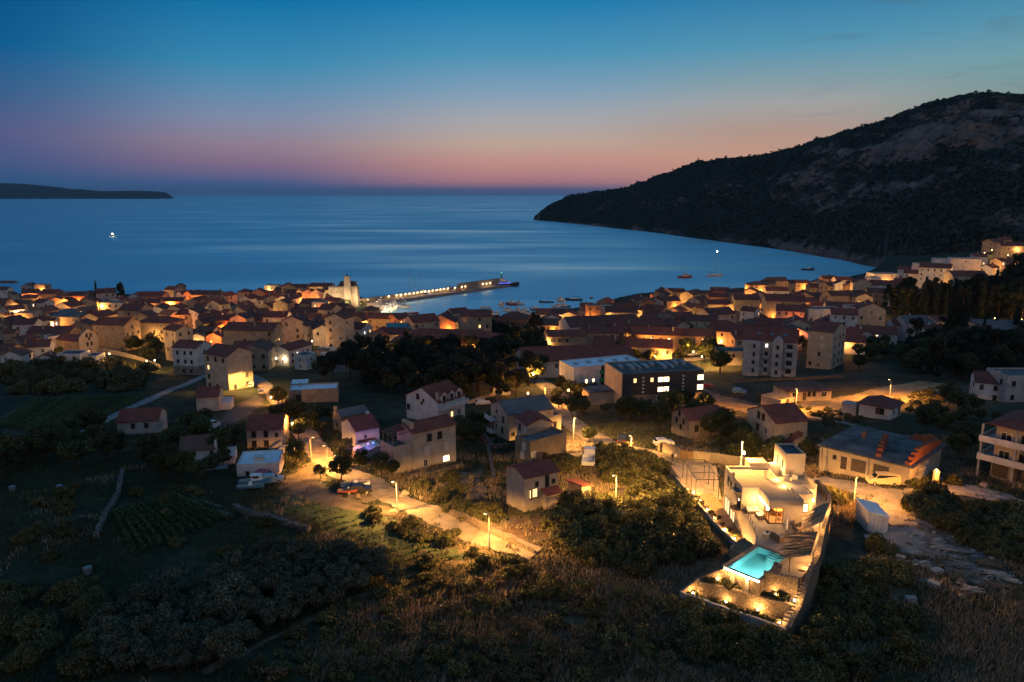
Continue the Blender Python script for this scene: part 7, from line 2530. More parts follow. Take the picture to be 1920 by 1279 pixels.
for (u, v) in ((728.75, 556.5), (743.5, 554), (751.5, 553), (760, 552), (767.5, 550.5), (775.4, 549.6), (782.5, 548.6), (790, 547.5), (797, 546.5), (804, 545.5), (811, 544.4), (818.7, 543.3), (825.6, 542.4), (832.5, 541.5), (839.6, 540.5), (852.7, 538.5), (865.4, 536.5), (872, 535.6), (905, 529.6), (912, 528.6), (919, 529)):
 d = ray(u, v)
 # where the line of sight's azimuth crosses the wall's inner face
 a = d.x / d.y
 off = 7.25 if u < 880 else 6.65
 o = QA + qn * off
 # (o + qd t): x = a y
 t = (a * o.y - o.x) / (qd.x - a * qd.y)
 q = o + qd * t
 r = empty('pier_lamp', (q.x, q.y, 4.0), pier.rotation_euler.z)
 link('bracket', PLB, r)
 link('lens', PLM, r)
 light(r, (0, -.9, -.6), 'wrm', 170, .15)
 tag(r, 'lamp on the pier sea wall in the long even row', 'wall lamp', 'lamps along the pier sea wall')
quay = MB()
a, b, c, d = PZ(727, 567, 1.4), PZ(709, 588, 1.4), PZ(660, 588, 1.4), PZ(664, 570, 1.4)
quay.prism([(c.x, c.y), (b.x, b.y), (a.x, a.y), (d.x, d.y + 6)], -4, 1.46)
qo = quay.build('quay', PIERM)
tag(qo, 'lamplit stone quay between the fortress and the moored boats', 'quay')
for k, (u, v) in enumerate(((705.5, 570.5), (709.5, 566), (713.5, 561.5))):
 p = PZ(u, v, 7.0)
 r = street_lamp(p.x, p.y, 7.0, 'wht', 900, ['quay lamp nearest the town roofs', 'middle one of three tall quay lamps', 'quay lamp nearest the pier'][k], 1.0, z=1.4)
for (u, v, w) in ((690, 566, 3000), (676, 574, 2500)):
 p = PZ(u, v, 3.0)
 r = empty('floodlight', (p.x, p.y, 1.4))
 mb = MB()
 mb.tube([(0, 0, 0), (0, 0, 3.0)], .06, 6)
 link('post', mb.mesh('post', METAL_D), r)
 mb = MB()
 mb.rbox((0, 0, 3.1), (.4, .3, .25))
 link('lens', mb.mesh('lens', LENS['wrm']), r)
 light(r, (0, -.4, 3.4), 'wrm', w, .2)
 tag(r, 'floodlight on the quay beneath the fortress tower' if u < 680 else 'floodlight on the open quay by the sea wall', 'floodlight')
for k, (x, y, w) in enumerate(((3.2, -15, 5200), (-6, -12, 3600), (10.5, -9, 3000))):
 c, s_ = math.cos(R(6)), math.sin(R(6))
 X, Y = ft.location.x + x * c - y * s_, ft.location.y + x * s_ + y * c
 r = empty('floodlight', (X, Y, gz(X, Y)))
 mb = MB()
 mb.tube([(0, 0, 0), (0, 0, 5.0)], .06, 6)
 link('post', mb.mesh('post', METAL_D), r)
 mb = MB()
 mb.rbox((0, 0, 5.1), (.3, .2, .2))
 link('lens', mb.mesh('lens', METAL_D), r)
 light(r, (0, .3, 5.2), 'wht', w, .2)
 tag(r, ['floodlight before the slim fortress tower', 'floodlight before the left fortress wall', 'floodlight at the right fortress corner'][k], 'floodlight')
HULLW = surf('boat_white', (0.7, 0.69, 0.66, 1), (0.8, 0.79, 0.76, 1), 1.0, .5)
HULLD = surf('boat_dark', (0.02, 0.025, 0.04, 1), (0.035, 0.04, 0.06, 1), 1.0, .4)
HULLR = surf('boat_red', (0.30, 0.06, 0.04, 1), (0.36, 0.08, 0.05, 1), 1.0, .5)
HULLB = surf('boat_blue', (0.06, 0.20, 0.36, 1), (0.08, 0.26, 0.44, 1), 1.0, .5)
DECK = surf('boat_deck', (0.26, 0.18, 0.11, 1), (0.36, 0.27, 0.18, 1), 2.0, .7)
def hull(mb, L, B, H, m=0, md=1):
 st = [(-.5, .62, .75, .0), (-.3, .92, .72, .0), (0, 1.0, .78, .0), (.25, .86, .88, .0), (.4, .5, 1.0, .05), (.5, .03, 1.15, .2)]
 V, F, M = [], [], []
 for x, b, h, k in st:
  V += [(x * L, -b * B / 2, h * H), (x * L, -b * B / 2 * .75, .1 * H + k * H), (x * L, 0, -.25 * H + k * H), (x * L, b * B / 2 * .75, .1 * H + k * H), (x * L, b * B / 2, h * H)]
 for i in range(len(st) - 1):
  for j in range(4):
   a = i * 5 + j
   F.append((a, a + 1, a + 6, a + 5))
 F.append((4, 3, 2, 1, 0))
 mb.add(V, F, m)
 dv = [(x * L, s * b * B / 2 * .94, h * H - .06 * H) for x, b, h, k in st for s in (-1, 1)]
 mb.add(dv, [(2 * i, 2 * i + 2, 2 * i + 3, 2 * i + 1) for i in range(len(st) - 1)], md)
BOATM = {}
def boat(kind, x, y, rz, label, s=1.0, hullm=None, group=None, z=0.0, name=None, cat='boat'):
 r = empty(name or {'f': 'fishing_boat', 'm': 'motor_boat', 's': 'sailing_boat', 'd': 'dinghy', 'y': 'motor_yacht', 'o': 'open_boat'}[kind], (x, y, z), rz)
 r.scale = (s, s, s)
 hm2 = hullm or HULLW
 key = (kind, hm2.name)
 if key not in BOATM:
  parts = []
  L, B, H = {'f': (7, 2.6, 1.2), 'm': (7.5, 2.6, 1.3), 's': (11, 3.2, 1.3), 'd': (3.5, 1.5, .6), 'y': (17, 4.6, 2.2), 'o': (5.5, 2.0, .8)}[kind]
  mb = MB()
  hull(mb, L, B, H)
  parts.append(('hull', mb.mesh('hull', [hm2, DECK])))
  if kind in 'fm':
   mb = MB()
   x0, x1 = (-.12 * L, .16 * L) if kind == 'f' else (-.1 * L, .25 * L)
   mb.add([(x0, -.7, .8), (x1, -.6, .9), (x1, .6, .9), (x0, .7, .8), (x0, -.65, 2.2), (x1 - .5, -.5, 2.1), (x1 - .5, .5, 2.1), (x0, .65, 2.2)], [(4, 5, 6, 7), (0, 1, 5, 4), (1, 2, 6, 5), (2, 3, 7, 6), (3, 0, 4, 7)], 0)
   mb.box(x0 - .3, x1 - .3, -.8, .8, 2.2, 2.3, 0)
   mb.box(x0 + .3, x1 - .9, -.72, .72, 1.5, 1.95, 1)
   parts.append(('cabin', mb.mesh('cabin', [HULLW, PANE_DARK])))
   mb = MB()
   mb.bar((x0 - .1, 0, 2.3), (x0 - .1, 0, 4.0), .06)
   parts.append(('mast', mb.mesh('mast', METAL_G)))
  if kind == 's':
   mb = MB()
   mb.add([(-2, -.8, 1), (2.4, -.6, 1), (2.4, .6, 1), (-2, .8, 1), (-1.8, -.7, 1.5), (1.6, -.4, 1.4), (1.6, .4, 1.4), (-1.8, .7, 1.5)], [(4, 5, 6, 7), (0, 1, 5, 4), (1, 2, 6, 5), (2, 3, 7, 6), (3, 0, 4, 7)])
   parts.append(('cabin', mb.mesh('cabin', HULLW)))
   mb = MB()
   mb.tube([(.8, 0, 1), (.8, 0, 15)], [.1, .06], 6)
   mb.bar((.8, -1.0, 9), (.8, 1.0, 9), .06)
   parts.append(('mast', mb.mesh('mast', METAL_G)))
   mb = MB()
   mb.bar((.8, 0, 2.3), (-3.8, 0, 2.3), .14, .3)
   parts.append(('boom', mb.mesh('boom', HULLB)))
   mb = MB()
   mb.bar((.8, 0, 14.6), (5.4, 0, 1.4), .03)
   mb.bar((.8, 0, 14.6), (-5.3, 0, 1.2), .03)
   parts.append(('rigging', mb.mesh('rigging', METAL_D)))
  if kind == 'y':
   mb = MB()
   mb.add([(-6, -1.9, 1.6), (4, -1.6, 1.9), (4, 1.6, 1.9), (-6, 1.9, 1.6), (-5.6, -1.8, 3.4), (2, -1.4, 3.3), (2, 1.4, 3.3), (-5.6, 1.8, 3.4)], [(4, 5, 6, 7), (0, 1, 5, 4), (1, 2, 6, 5), (2, 3, 7, 6), (3, 0, 4, 7)], 0)
   mb.box(-5.4, 1.4, -1.93, 1.93, 2.3, 2.9, 1)
   parts.append(('cabin', mb.mesh('cabin', [HULLW, PANE_DARK])))
   mb = MB()
   mb.box(-4.4, -.4, -1.4, 1.4, 3.42, 4.6)
   mb.box(-5, 0, -1.6, 1.6, 4.6, 4.75)
   parts.append(('flybridge', mb.mesh('flybridge', HULLW)))
   mb = MB()
   mb.bar((-2.5, 0, 4.7), (-2.5, 0, 8), .1)
   parts.append(('mast', mb.mesh('mast', METAL_G)))
  if kind == 'o':
   mb = MB()
   mb.box(-.3, .4, -.35, .35, .4, 1.2)
   parts.append(('console', mb.mesh('console', HULLW)))
  if kind == 'd':
   mb = MB()
   mb.box(-.2, .2, -.6, .6, .3, .36)
   parts.append(('bench', mb.mesh('bench', DECK)))
  BOATM[key] = parts
 for nme, me in BOATM[key]:
  link(nme, me, r)
 tag(r, label, cat, group)
 return r
def sea_boat(kind, u, v, rz, label, **k):
 p = PZ(u, v, 0.0)
 k['s'] = k.get('s', 1.0) * 1.2
 return boat(kind, p.x, p.y, rz, label, **k)
sea_boat('s', 910, 577.5, .3, 'small yacht with a thin mast moored left of the fishing boats', s=.62, hullm=HULLW)
for k, (u, v, kd, rz, s, hm2, lab) in enumerate((
 (940, 573.5, 'f', 1.3, 1.1, HULLW, 'white fishing boat with tall cabin in the left middle of bay moorings'),
 (958.5, 571.5, 'f', 2.6, 1.1, HULLR, 'red-hulled fishing boat right of the white tall-cabin boat'),
 (972, 571, 'f', 2.9, 1.0, HULLW, 'pale fishing boat just right of the red-hulled one'),
 (923.5, 588, 'm', 1.8, .9, HULLW, 'white motor boat close inshore before the left roofs'),
 (934, 588, 'f', 1.5, .8, HULLW, 'small white boat beside the white inshore motor boat'),
 (953, 583.5, 'm', 2.8, .9, HULLW, 'white motor boat half hidden behind a ridge roof'),
 (973, 583.5, 'm', 2.2, .95, HULLW, 'pale motor boat second along the inshore row'),
 (984, 583, 'f', 1.7, .95, HULLW, 'white cabin boat in the middle of the inshore row'),
 (997, 581.5, 'o', 1.9, 1.1, HULLD, 'dark open boat in the inshore row'),
 (1004, 581, 'f', 2.4, .9, HULLR, 'red boat at the right end of the inshore row'),
 (991, 591, 'm', 2.9, 1.1, HULLW, 'white motor boat nearest to the roofs'),
 (1020, 567, 'o', 2.9, 1.1, HULLD, 'low dark boat out right of the fishing boats'),
 (1032, 567, 'd', 2.8, 1.2, HULLD, 'tiny dark dinghy in open bay water'),
 (1051.5, 565, 'f', 2.2, 1.1, HULLW, 'white fishing boat left of the dark yacht'),
 (1044, 576, 'm', .2, .9, HULLW, 'boat behind the orange chimneys, left one'),
 (1054, 575.5, 'm', .1, .9, HULLW, 'boat behind the orange chimneys, middle one'),
 (1061, 576, 'o', .1, 1.0, HULLD, 'dark boat behind the orange chimneys, right one'),
 (1109, 559, 'o', 1.4, 1.0, HULLD, 'dark blunt boat alone right of the mast yacht'),
 (1124, 571, 'o', .1, 1.1, HULLD, 'left of two low boats off the brown block house'),
 (1131, 570, 'o', .1, 1.1, HULLR, 'right of two low boats off the brown block house'),
 (757, 577, 'm', .1, 1.0, HULLW, 'white boat alone on dark water by the marina'),
 (773, 588.5, 'o', .05, 1.25, HULLR, 'reddish low boat between marina and roofs'),
 (1284, 521, 'm', .2, 1.5, HULLR, 'reddish speedboat at anchor left of the lit-mast yacht'),
 (1515, 506.5, 'o', .1, 2.0, HULLD, 'dark boat near the foot of the ridge'),
)):
 sea_boat(kd, u, v, rz, lab, s=s, hullm=hm2, group='boats moored in the bay')
sea_boat('s', 1076, 563, 3.0, 'dark sailing yacht with bare mast at the bay moorings', s=.95, hullm=HULLD)
r = sea_boat('s', 1340, 518, .15, 'catamaran-like white yacht with a bright masthead light far out', s=1.25, hullm=HULLW)
mb = MB()
mb.rbox((.8, 0, 15.2), (.5, .5, .5))
link('masthead_light', mb.mesh('masthead_light', emit('masthead_white', (1, .95, .9, 1), 25)), r)
r = sea_boat('o', 211, 443, .3, 'lone boat with a bright light far out on open sea', s=2.0)
mb = MB()
mb.rbox((0, 0, 1.8), (.9, .7, .7))
link('lamp', mb.mesh('lamp', emit('boat_lamp', (1, .8, .55, 1), 30)), r)
r = sea_boat('y', 947, 536.5, .12, 'dark-hulled ship with blue lights at the pier head', s=1.15, hullm=HULLD)
mb = MB()
mb.box(-7.5, 3, -2.3, -2.2, 1.9, 2.15)
link('blue_strip', mb.mesh('blue_strip', emit('blue_led', (0.12, 0.16, 1.0, 1), 2.0)), r)
light(r, (-8.5, -3.0, 3), 'wht', 1400, .2, col=(.12, .14, 1))
sea_boat('y', 915, 538, .12, 'white excursion boat lying behind the dark-hulled ship', s=.75)
sea_boat('f', 849, 549, .2, 'wooden fishing boat alongside the outer pier', s=1.6, hullm=HULLR)
sea_boat('f', 864, 546.5, .2, 'dark boat alongside the outer pier right of the wooden one', s=1.3, hullm=HULLD)
sea_boat('y', 797, 556.5, .15, 'low white motor yacht alongside the lit pier', s=.9)
sea_boat('s', 766, 559, .6, 'large sailing yacht with the tallest mast in the marina', s=1.25)
sea_boat('s', 776, 560, .6, 'dark sailing yacht right of the tallest-mast yacht', s=.9, hullm=HULLD)
sea_boat('s', 786, 559, .6, 'sailing yacht nearest the motor yacht in the marina', s=.95, hullm=HULLD)
rng = random.Random(4)
for k in range(15):
 t = k / 14
 u, v = 717 + 32 * t + rng.uniform(-1.5, 1.5), 584 - 20 * t + rng.uniform(-1.5, 1.5)
 sea_boat(rng.choice('mmmof'), u + 8 * (k % 2), v, -.6 + rng.uniform(-.15, .15), 'white motor boat packed in the row along the lit quay', s=rng.uniform(.8, 1.1), hullm=HULLW, group='motor boats along the quay')
# ------------------------------------------------------------------ vehicles
TYRE = surf('tyre', (0.015, 0.015, 0.015, 1), (0.025, 0.025, 0.025, 1), 3, .8)
TAIL = surf('tail_lamp', (0.3, 0.01, 0.01, 1), (0.4, 0.02, 0.02, 1), 3, .3)
HEAD = surf('head_lamp', (0.5, 0.5, 0.5, 1), (0.6, 0.6, 0.6, 1), 3, .2)
def paint(name, c):
 return surf(name, c + (1,), tuple(min(1, x * 1.1) for x in c) + (1,), 1.0, .3, spec=.5)
PAINT = {'white': paint('white_car_paint', (.55, .55, .54)), 'black': paint('black_car_paint', (.018, .018, .02)), 'grey': paint('grey_car_paint', (.16, .165, .17)), 'red': paint('red_car_paint', (.36, .03, .025)), 'blue': paint('blue_car_paint', (.05, .13, .3)), 'yellow': paint('pale_yellow_paint', (.55, .46, .28)), 'silver': paint('silver_car_paint', (.35, .36, .37))}
CARM = {}
def car_meshes(style):
 if style in CARM:
  return CARM[style]
 if style == 'van':
  L, W, prof, gl = 4.9, 1.8, [(-2.4, .35), (2.4, .35), (2.42, .85), (2.3, 1.05), (1.55, 1.2), (.95, 1.9), (-2.3, 1.95), (-2.44, .9)], [(-2.2, 1.2), (1.35, 1.25), (.9, 1.78), (-2.2, 1.78)]
 elif style == 'hatch':
  L, W, prof, gl = 3.9, 1.65, [(-1.9, .35), (1.95, .35), (1.98, .7), (1.85, .88), (1.0, .98), (.35, 1.45), (-1.3, 1.47), (-1.85, 1.0), (-1.95, .7)], [(-1.65, 1.0), (.85, 1.0), (.3, 1.38), (-1.25, 1.39)]
 else:
  L, W, prof, gl = 4.4, 1.75, [(-2.15, .35), (2.15, .35), (2.2, .7), (2.05, .88), (1.05, .98), (.35, 1.42), (-.9, 1.43), (-1.6, 1.03), (-2.15, .98), (-2.22, .7)], [(-1.35, 1.02), (.9, 1.0), (.3, 1.35), (-.85, 1.36)]
 n = len(prof)
 mb = MB()
 V = []
 for s in (-1, 1):
  for x, z in prof:
   k = .86 if z > 1.1 else 1.0
   V.append((x, s * W / 2 * k, z))
 F = [tuple(range(n))[::-1] if False else tuple(range(n)), tuple(range(2 * n - 1, n - 1, -1))]
 for i in range(n):
  j = (i + 1) % n
  F.append((j, i, n + i, n + j))
 mb.add(V, F)
 body = mb
 g = MB()
 gv = []
 for s in (-1, 1):
  q = [(x, s * (W / 2 * (.86 if z > 1.1 else .97) + .012), z) for x, z in gl]
  g.add(q, [(0, 1, 2, 3) if s < 0 else (3, 2, 1, 0)])
 # windscreen and rear screen
 f0, f1 = (prof[4], prof[5])
 g.add([(f0[0] + .01, -W * .42, f0[1] + .05), (f0[0] + .01, W * .42, f0[1] + .05), (f1[0] + .03, W * .38, f1[1] - .05), (f1[0] + .03, -W * .38, f1[1] - .05)], [(0, 1, 2, 3)])
 b0, b1 = (prof[6], prof[7])
 g.add([(b1[0] - .012, W * .42, max(b1[1], 1.1) + .0), (b1[0] - .012, -W * .42, max(b1[1], 1.1)), (b0[0] - .02, -W * .38, b0[1] - .06), (b0[0] - .02, W * .38, b0[1] - .06)], [(0, 1, 2, 3)])
 wh = MB()
 wh.tube([(0, -.11, 0), (0, .11, 0)], .32, 14)
 rim = MB()
 rim.tube([(0, -.125, 0), (0, .125, 0)], .18, 10)
 hl = MB()
 hl.box(-.03, .03, -.17, .17, -.07, .07)
 CARM[style] = (L, W, body, g.mesh('glass', PANE_DARK), wh.mesh('wheel', TYRE), rim.mesh('rim', METAL_G), hl.mesh('headlight', HEAD), hl.mesh('tail_light', TAIL), {})
 return CARM[style]
def car(x, y, rz, col, style, label, group=None, z=None, name='parked_car', cat='car', lights_on=False):
 L, W, body, g, wh, rim, hl, tl, cache = car_meshes(style)
 if col not in cache:
  cache[col] = body.mesh('body', PAINT[col])
 r = empty(name, (x, y, (gz(x, y) if z is None else z) + .1), rz)
 link('body', cache[col], r)
 link('window_glass', g, r)
 for sx_ in (-1, 1):
  for sy in (-1, 1):
   w = link('wheel', wh, r, (sx_ * L * .31, sy * (W / 2 - .1), .32))
   link('rim', rim, w)
 for sy in (-1, 1):
  link('headlight', hl, r, (L / 2 - .06, sy * W * .36, .72))
  link('tail_light', tl, r, (-L / 2 + .02, sy * W * .38, .78))
 tag(r, label, cat, group)
 return r
def pcar(u, v, deg, col, style, label, **k):
 p = P(u, v)
 return car(p.x, p.y, R(deg), col, style, label, **k)
pcar(672, 925, 8, 'black', 'sedan', 'dark hatchback parked beside the white boat on the dirt yard')
pcar(509, 906, 14, 'silver', 'hatch', 'silver car parked between the pale boats and the dirt track')
pcar(497, 899, -10, 'red', 'hatch', 'dark red car half hidden behind the silver car')
pcar(1168, 829, 70, 'black', 'sedan', 'dark car parked on the grass beside the street lamp')
pcar(1244, 836, 10, 'white', 'hatch', 'white car parked behind the gate wall')
pcar(1655, 909, 172, 'yellow', 'van', 'pale yellow van parked before the garage building', name='parked_van', cat='van')
pcar(1322, 727, 10, 'red', 'sedan', 'red car parked at the right end of the dark hotel')
pcar(1386, 738, -20, 'blue', 'hatch', 'blue car parked in the lit car park beyond the dark hotel')
pcar(538, 851, 20, 'grey', 'hatch', 'dark car among bushes beside the red-roofed cream house')
pcar(472, 726, 100, 'white', 'hatch', 'white car parked below the restaurant terrace')
pcar(490, 739, 110, 'silver', 'hatch', 'pale car on the road above the L-shaped building')
pcar(396, 806, 80, 'white', 'van', 'white van parked in the dark paved yard', name='parked_van', cat='van')
pcar(941, 742, -10, 'silver', 'van', 'pale van parked at the top of the white ramp', name='parked_van', cat='van')
pcar(905, 760, 15, 'white', 'hatch', 'pale car by the white ramp wall')
for k, (u, v, c) in enumerate(((605, 656, 'silver'), (616, 655, 'white'), (627, 660, 'white'), (638, 661, 'silver'), (648, 664, 'blue'), (660, 662, 'silver'), (610, 668, 'white'), (632, 672, 'grey'))):
 pcar(u, v, -8 + 5 * (k % 3), c, 'hatch', 'car parked in the dim lot left of the coach', group='cars in the dim lot')
pcar(665, 665, 5, 'yellow', 'van', 'orange-lit van at the end of the dim car lot', name='parked_van', cat='van')
pcar(675, 671, -20, 'red', 'hatch', 'red car nearest the coach in the dim lot')
for k, (u, v) in enumerate(((1288, 664), (1298, 668), (1310, 665), (1322, 671))):
 pcar(u, v, 20 + 10 * k, ('white', 'silver', 'white', 'grey')[k], 'hatch', 'car parked in the bright yard below the ochre guesthouse', group='cars below the guesthouse')
def coach(u, v, deg):
 p = P(u, v)
 r = empty('coach', (p.x, p.y, p.z + .1), R(deg))
 mb = MB()
 mb.add([(-5.6, -1.25, .4), (5.6, -1.25, .4), (5.6, 1.25, .4), (-5.6, 1.25, .4), (-5.5, -1.2, 3.2), (5.3, -1.2, 3.2), (5.3, 1.2, 3.2), (-5.5, 1.2, 3.2)], [(3, 2, 1, 0), (4, 5, 6, 7), (0, 1, 5, 4), (1, 2, 6, 5), (2, 3, 7, 6), (3, 0, 4, 7)])
 link('body', mb.mesh('body', PAINT['white']), r)
 mb = MB()
 mb.box(-5.2, 5.0, -1.27, -1.24, 1.6, 2.7)
 mb.box(5.47, 5.53, -1.05, 1.05, 1.4, 2.8)
 link('window_glass', mb.mesh('window_glass', PANE_DARK), r)
 mb = MB()
 mb.box(-4.8, 4.6, -.9, .9, 3.204, 3.4)
 link('roof_rack', mb.mesh('roof_rack', METAL_D), r)
 for x in (-3.6, 3.4):
  for y in (-1.12, 1.12):
   mb = MB()
   mb.tube([(0, -.14, 0), (0, .14, 0)], .48, 14)
   link('wheel', mb.mesh('wheel', TYRE), r, (x, y, .48))
 tag(r, 'white coach parked under the lamp posts beyond the dark pines', 'coach')
coach(733, 663, 6)
# excavator-like white truck cab on the yard
p = P(1104, 872)
r = empty('white_truck', (p.x, p.y, p.z + .1), R(80))
mb = MB()
mb.box(-3.2, 2.4, -1.05, 1.05, .75, 1.0)
link('chassis', mb.mesh('chassis', METAL_D), r)
mb = MB()
mb.add([(.6, -1.05, 1.0), (2.6, -1.05, 1.0), (2.6, 1.05, 1.0), (.6, 1.05, 1.0), (.7, -.95, 2.7), (2.2, -.95, 2.7), (2.2, .95, 2.7), (.7, .95, 2.7)], [(4, 5, 6, 7), (0, 1, 5, 4), (1, 2, 6, 5), (2, 3, 7, 6), (3, 0, 4, 7)])
link('cab', mb.mesh('cab', PAINT['white']), r)
mb = MB()
mb.add([(2.47, -.85, 1.75), (2.47, .85, 1.75), (2.27, .8, 2.55), (2.27, -.8, 2.55)], [(0, 1, 2, 3)])
mb.add([(.64, -.85, 1.7), (.72, -.8, 2.5), (.72, .8, 2.5), (.64, .85, 1.7)], [(0, 1, 2, 3)])
mb.box(1.0, 2.0, -1.04, -1.0, 1.7, 2.45)
mb.box(1.0, 2.0, 1.0, 1.04, 1.7, 2.45)
link('window_glass', mb.mesh('window_glass', PANE_DARK), r)
mb = MB()
mb.box(-3.3, .5, -1.1, 1.1, 1.004, 1.15)
mb.box(-3.3, -3.2, -1.1, 1.1, 1.15, 1.7)
mb.box(-3.2, .5, -1.1, -1.0, 1.15, 1.7)
mb.box(-3.2, .5, 1.0, 1.1, 1.15, 1.7)
link('tipper_bed', mb.mesh('tipper_bed', PAINT['white']), r)
for x in (-2.2, 1.6):
 for y in (-.95, .95):
  mb = MB()
  mb.tube([(0, -.15, 0), (0, .15, 0)], .45, 14)
  link('wheel', mb.mesh('wheel', TYRE), r, (x, y, .45))
tag(r, 'old white truck parked at the end of the rubble yard', 'truck')
for (u, v, rz, hm2, kd, s, lab) in ((479, 910, .12, HULLB, 'm', .85, 'pale blue cabin boat laid up ashore left of the silver car'), (470, 918, .2, HULLB, 'o', .95, 'light blue open boat laid up ashore in front of cabin boat'), (667, 915, .12, HULLW, 'o', 1.05, 'white open boat on the dirt yard behind the dark hatchback'), (655, 926, .1, HULLR, 'o', .8, 'red and dark small boat left of the dark hatchback')):
 p = P(u, v)
 boat(kd, p.x, p.y, rz, lab, s=s * .8, hullm=hm2, z=p.z + .35, group=None)
p = P(1548, 893)
r = empty('motorbike', (p.x, p.y, p.z + .1), R(20))
for x in (-.65, .65):
 mb = MB()
 mb.tube([(x, -.06, .3), (x, .06, .3)], .3, 12)
 link('wheel', mb.mesh('wheel', TYRE), r)
mb = MB()
mb.rbox((0, 0, .6), (.8, .26, .35))
mb.bar((.65, 0, .3), (.4, 0, 1.0), .07)
mb.bar((.4, -.3, 1.0), (.4, .3, 1.0), .05)
link('frame', mb.mesh('frame', METAL_D), r)
mb = MB()
mb.rbox((-.3, 0, .83), (.6, .26, .1))
link('saddle', mb.mesh('saddle', TYRE), r)
tag(r, 'motorbike leaning by the garage doors left of the yellow van', 'motorbike')
# ------------------------------------------------------------------ two people by the gate
def person(x, y, rz, top, legs, label, stride=.12):
 SK = surf('skin', (0.42, 0.27, 0.19, 1), (0.48, 0.31, 0.22, 1), 3, .6)
 z = gz(x, y) + .10
 J = {'pel': (0, 0, .95), 'ch': (0, -.01, 1.32), 'nk': (0, 0, 1.50), 'hd': (0, .01, 1.60), 'top': (0, .0, 1.74),
         'lh': (-.09, 0, .90), 'lk': (-.10, .05, .48), 'la': (-.10, stride, .07), 'lt': (-.11, stride + .16, .03),
         'rh': (.09, 0, .90), 'rk': (.10, .02, .48), 'ra': (.10, -stride, .07), 'rt': (.11, -stride + .16, .03),
         'ls': (-.19, 0, 1.40), 'le': (-.25, -.03, 1.12), 'lw': (-.24, .07, .88), 'lf': (-.235, .10, .76),
         'rs': (.19, 0, 1.40), 're': (.25, -.03, 1.12), 'rw': (.24, .09, .88), 'rf': (.235, .12, .76)}
 E = [('pel', 'ch'), ('ch', 'nk'), ('nk', 'hd'), ('hd', 'top'), ('pel', 'lh'), ('lh', 'lk'), ('lk', 'la'), ('la', 'lt'), ('pel', 'rh'), ('rh', 'rk'), ('rk', 'ra'), ('ra', 'rt'), ('ch', 'ls'), ('ls', 'le'), ('le', 'lw'), ('lw', 'lf'), ('ch', 'rs'), ('rs', 're'), ('re', 'rw'), ('rw', 'rf')]
 rad = {'pel': .15, 'ch': .16, 'nk': .06, 'hd': .095, 'top': .075, 'lh': .095, 'rh': .095, 'lk': .06, 'rk': .06, 'la': .042, 'ra': .042, 'lt': .035, 'rt': .035, 'ls': .065, 'rs': .065, 'le': .042, 're': .042, 'lw': .03, 'rw': .03, 'lf': .032, 'rf': .032}
 keys = list(J)
 me = bpy.data.meshes.new('person')
 me.from_pydata([J[k] for k in keys], [(keys.index(a), keys.index(b)) for a, b in E], [])
 o = bpy.data.objects.new('person', me)
 COL.objects.link(o)
 sk = o.modifiers.new('skin', 'SKIN')
 for i, k in enumerate(keys):
  me.skin_vertices[0].data[i].radius = (rad[k], rad[k] * .8)
 me.skin_vertices[0].data[0].use_root = True
 o.modifiers.new('sub', 'SUBSURF').levels = 2
 dg = bpy.context.evaluated_depsgraph_get()
 m2 = bpy.data.meshes.new_from_object(o.evaluated_get(dg))
 o.modifiers.clear()
 o.data = m2
 m2.materials.clear()
 for m in (SK, top, legs, surf('dark_hair', (.02, .014, .01, 1), (.03, .02, .015, 1), 3, .7)):
  m2.materials.append(m)
 for p_ in m2.polygons:
  c = p_.center
  p_.material_index = 3 if (c.z > 1.66 or (c.z > 1.58 and c.y < -.02)) else 0 if c.z > 1.47 or (abs(c.x) > .2 and c.z < .95) else 1 if c.z > .93 else 2
  p_.use_smooth = True
 o.location = (x, y, z)
 o.rotation_euler = (0, 0, rz)
 tag(o, label, 'person')
 return o
CLO = {k: surf(k + '_cloth', c + (1,), None, 3, .9) for k, c in (('black', (.02, .02, .022)), ('white', (.5, .5, .48)), ('denim', (.06, .09, .16)), ('beige', (.3, .24, .17)))}
p = P(1260.5, 866)
person(p.x, p.y, 2.6, CLO['black'], CLO['black'], 'person in dark clothes walking beside the gate wall')
p = P(1266, 866)
person(p.x, p.y, 3.4, CLO['white'], CLO['beige'], 'person in light top walking right of the dark-dressed one')
# ------------------------------------------------------------------ walls in the landscape
DRYW = rubble('field_stone', (0.10, 0.085, 0.07, 1), (0.22, 0.19, 0.155, 1), (0.03, 0.026, 0.02, 1), 2.6)
LANEW = surf('pale_lane_wall', (0.22, 0.18, 0.135, 1), (0.32, 0.265, 0.20, 1), .6, .9, 8, .2, 8)
px_wall('gate_wall', [(1234, 848), (1240, 846), (1274, 860)], .25, [1.6, 1.9, 2.0], LANEW, 'pale wall left of the metal gate where two people walk', 'wall')
px_wall('gate_wall', [(1300, 864), (1330, 867), (1360, 872), (1402, 878)], .25, 1.9, LANEW, 'pale stepped wall right of the metal gate towards the villa', 'wall')
a, b = P(1275, 861), P(1299, 864)
g = empty('metal_gate', a, math.atan2(b.y - a.y, b.x - a.x))
gl = (b - a).length
for k in range(2):
 mb = MB()
 mb.box(k * gl / 2 + .03, (k + 1) * gl / 2 - .03, -.03, .03, .1, 1.8)
 for j in range(8):
  x = k * gl / 2 + .1 + j * (gl / 2 - .2) / 7
  mb.box(x - .02, x + .02, -.05, -.031, .1, 1.8)
 link('gate_leaf', mb.mesh('gate_leaf', surf('brown_gate', (.16, .10, .05, 1), (.22, .14, .08, 1), 2, .6)), g)
tag(g, 'brown double metal gate between the two pale walls', 'gate')
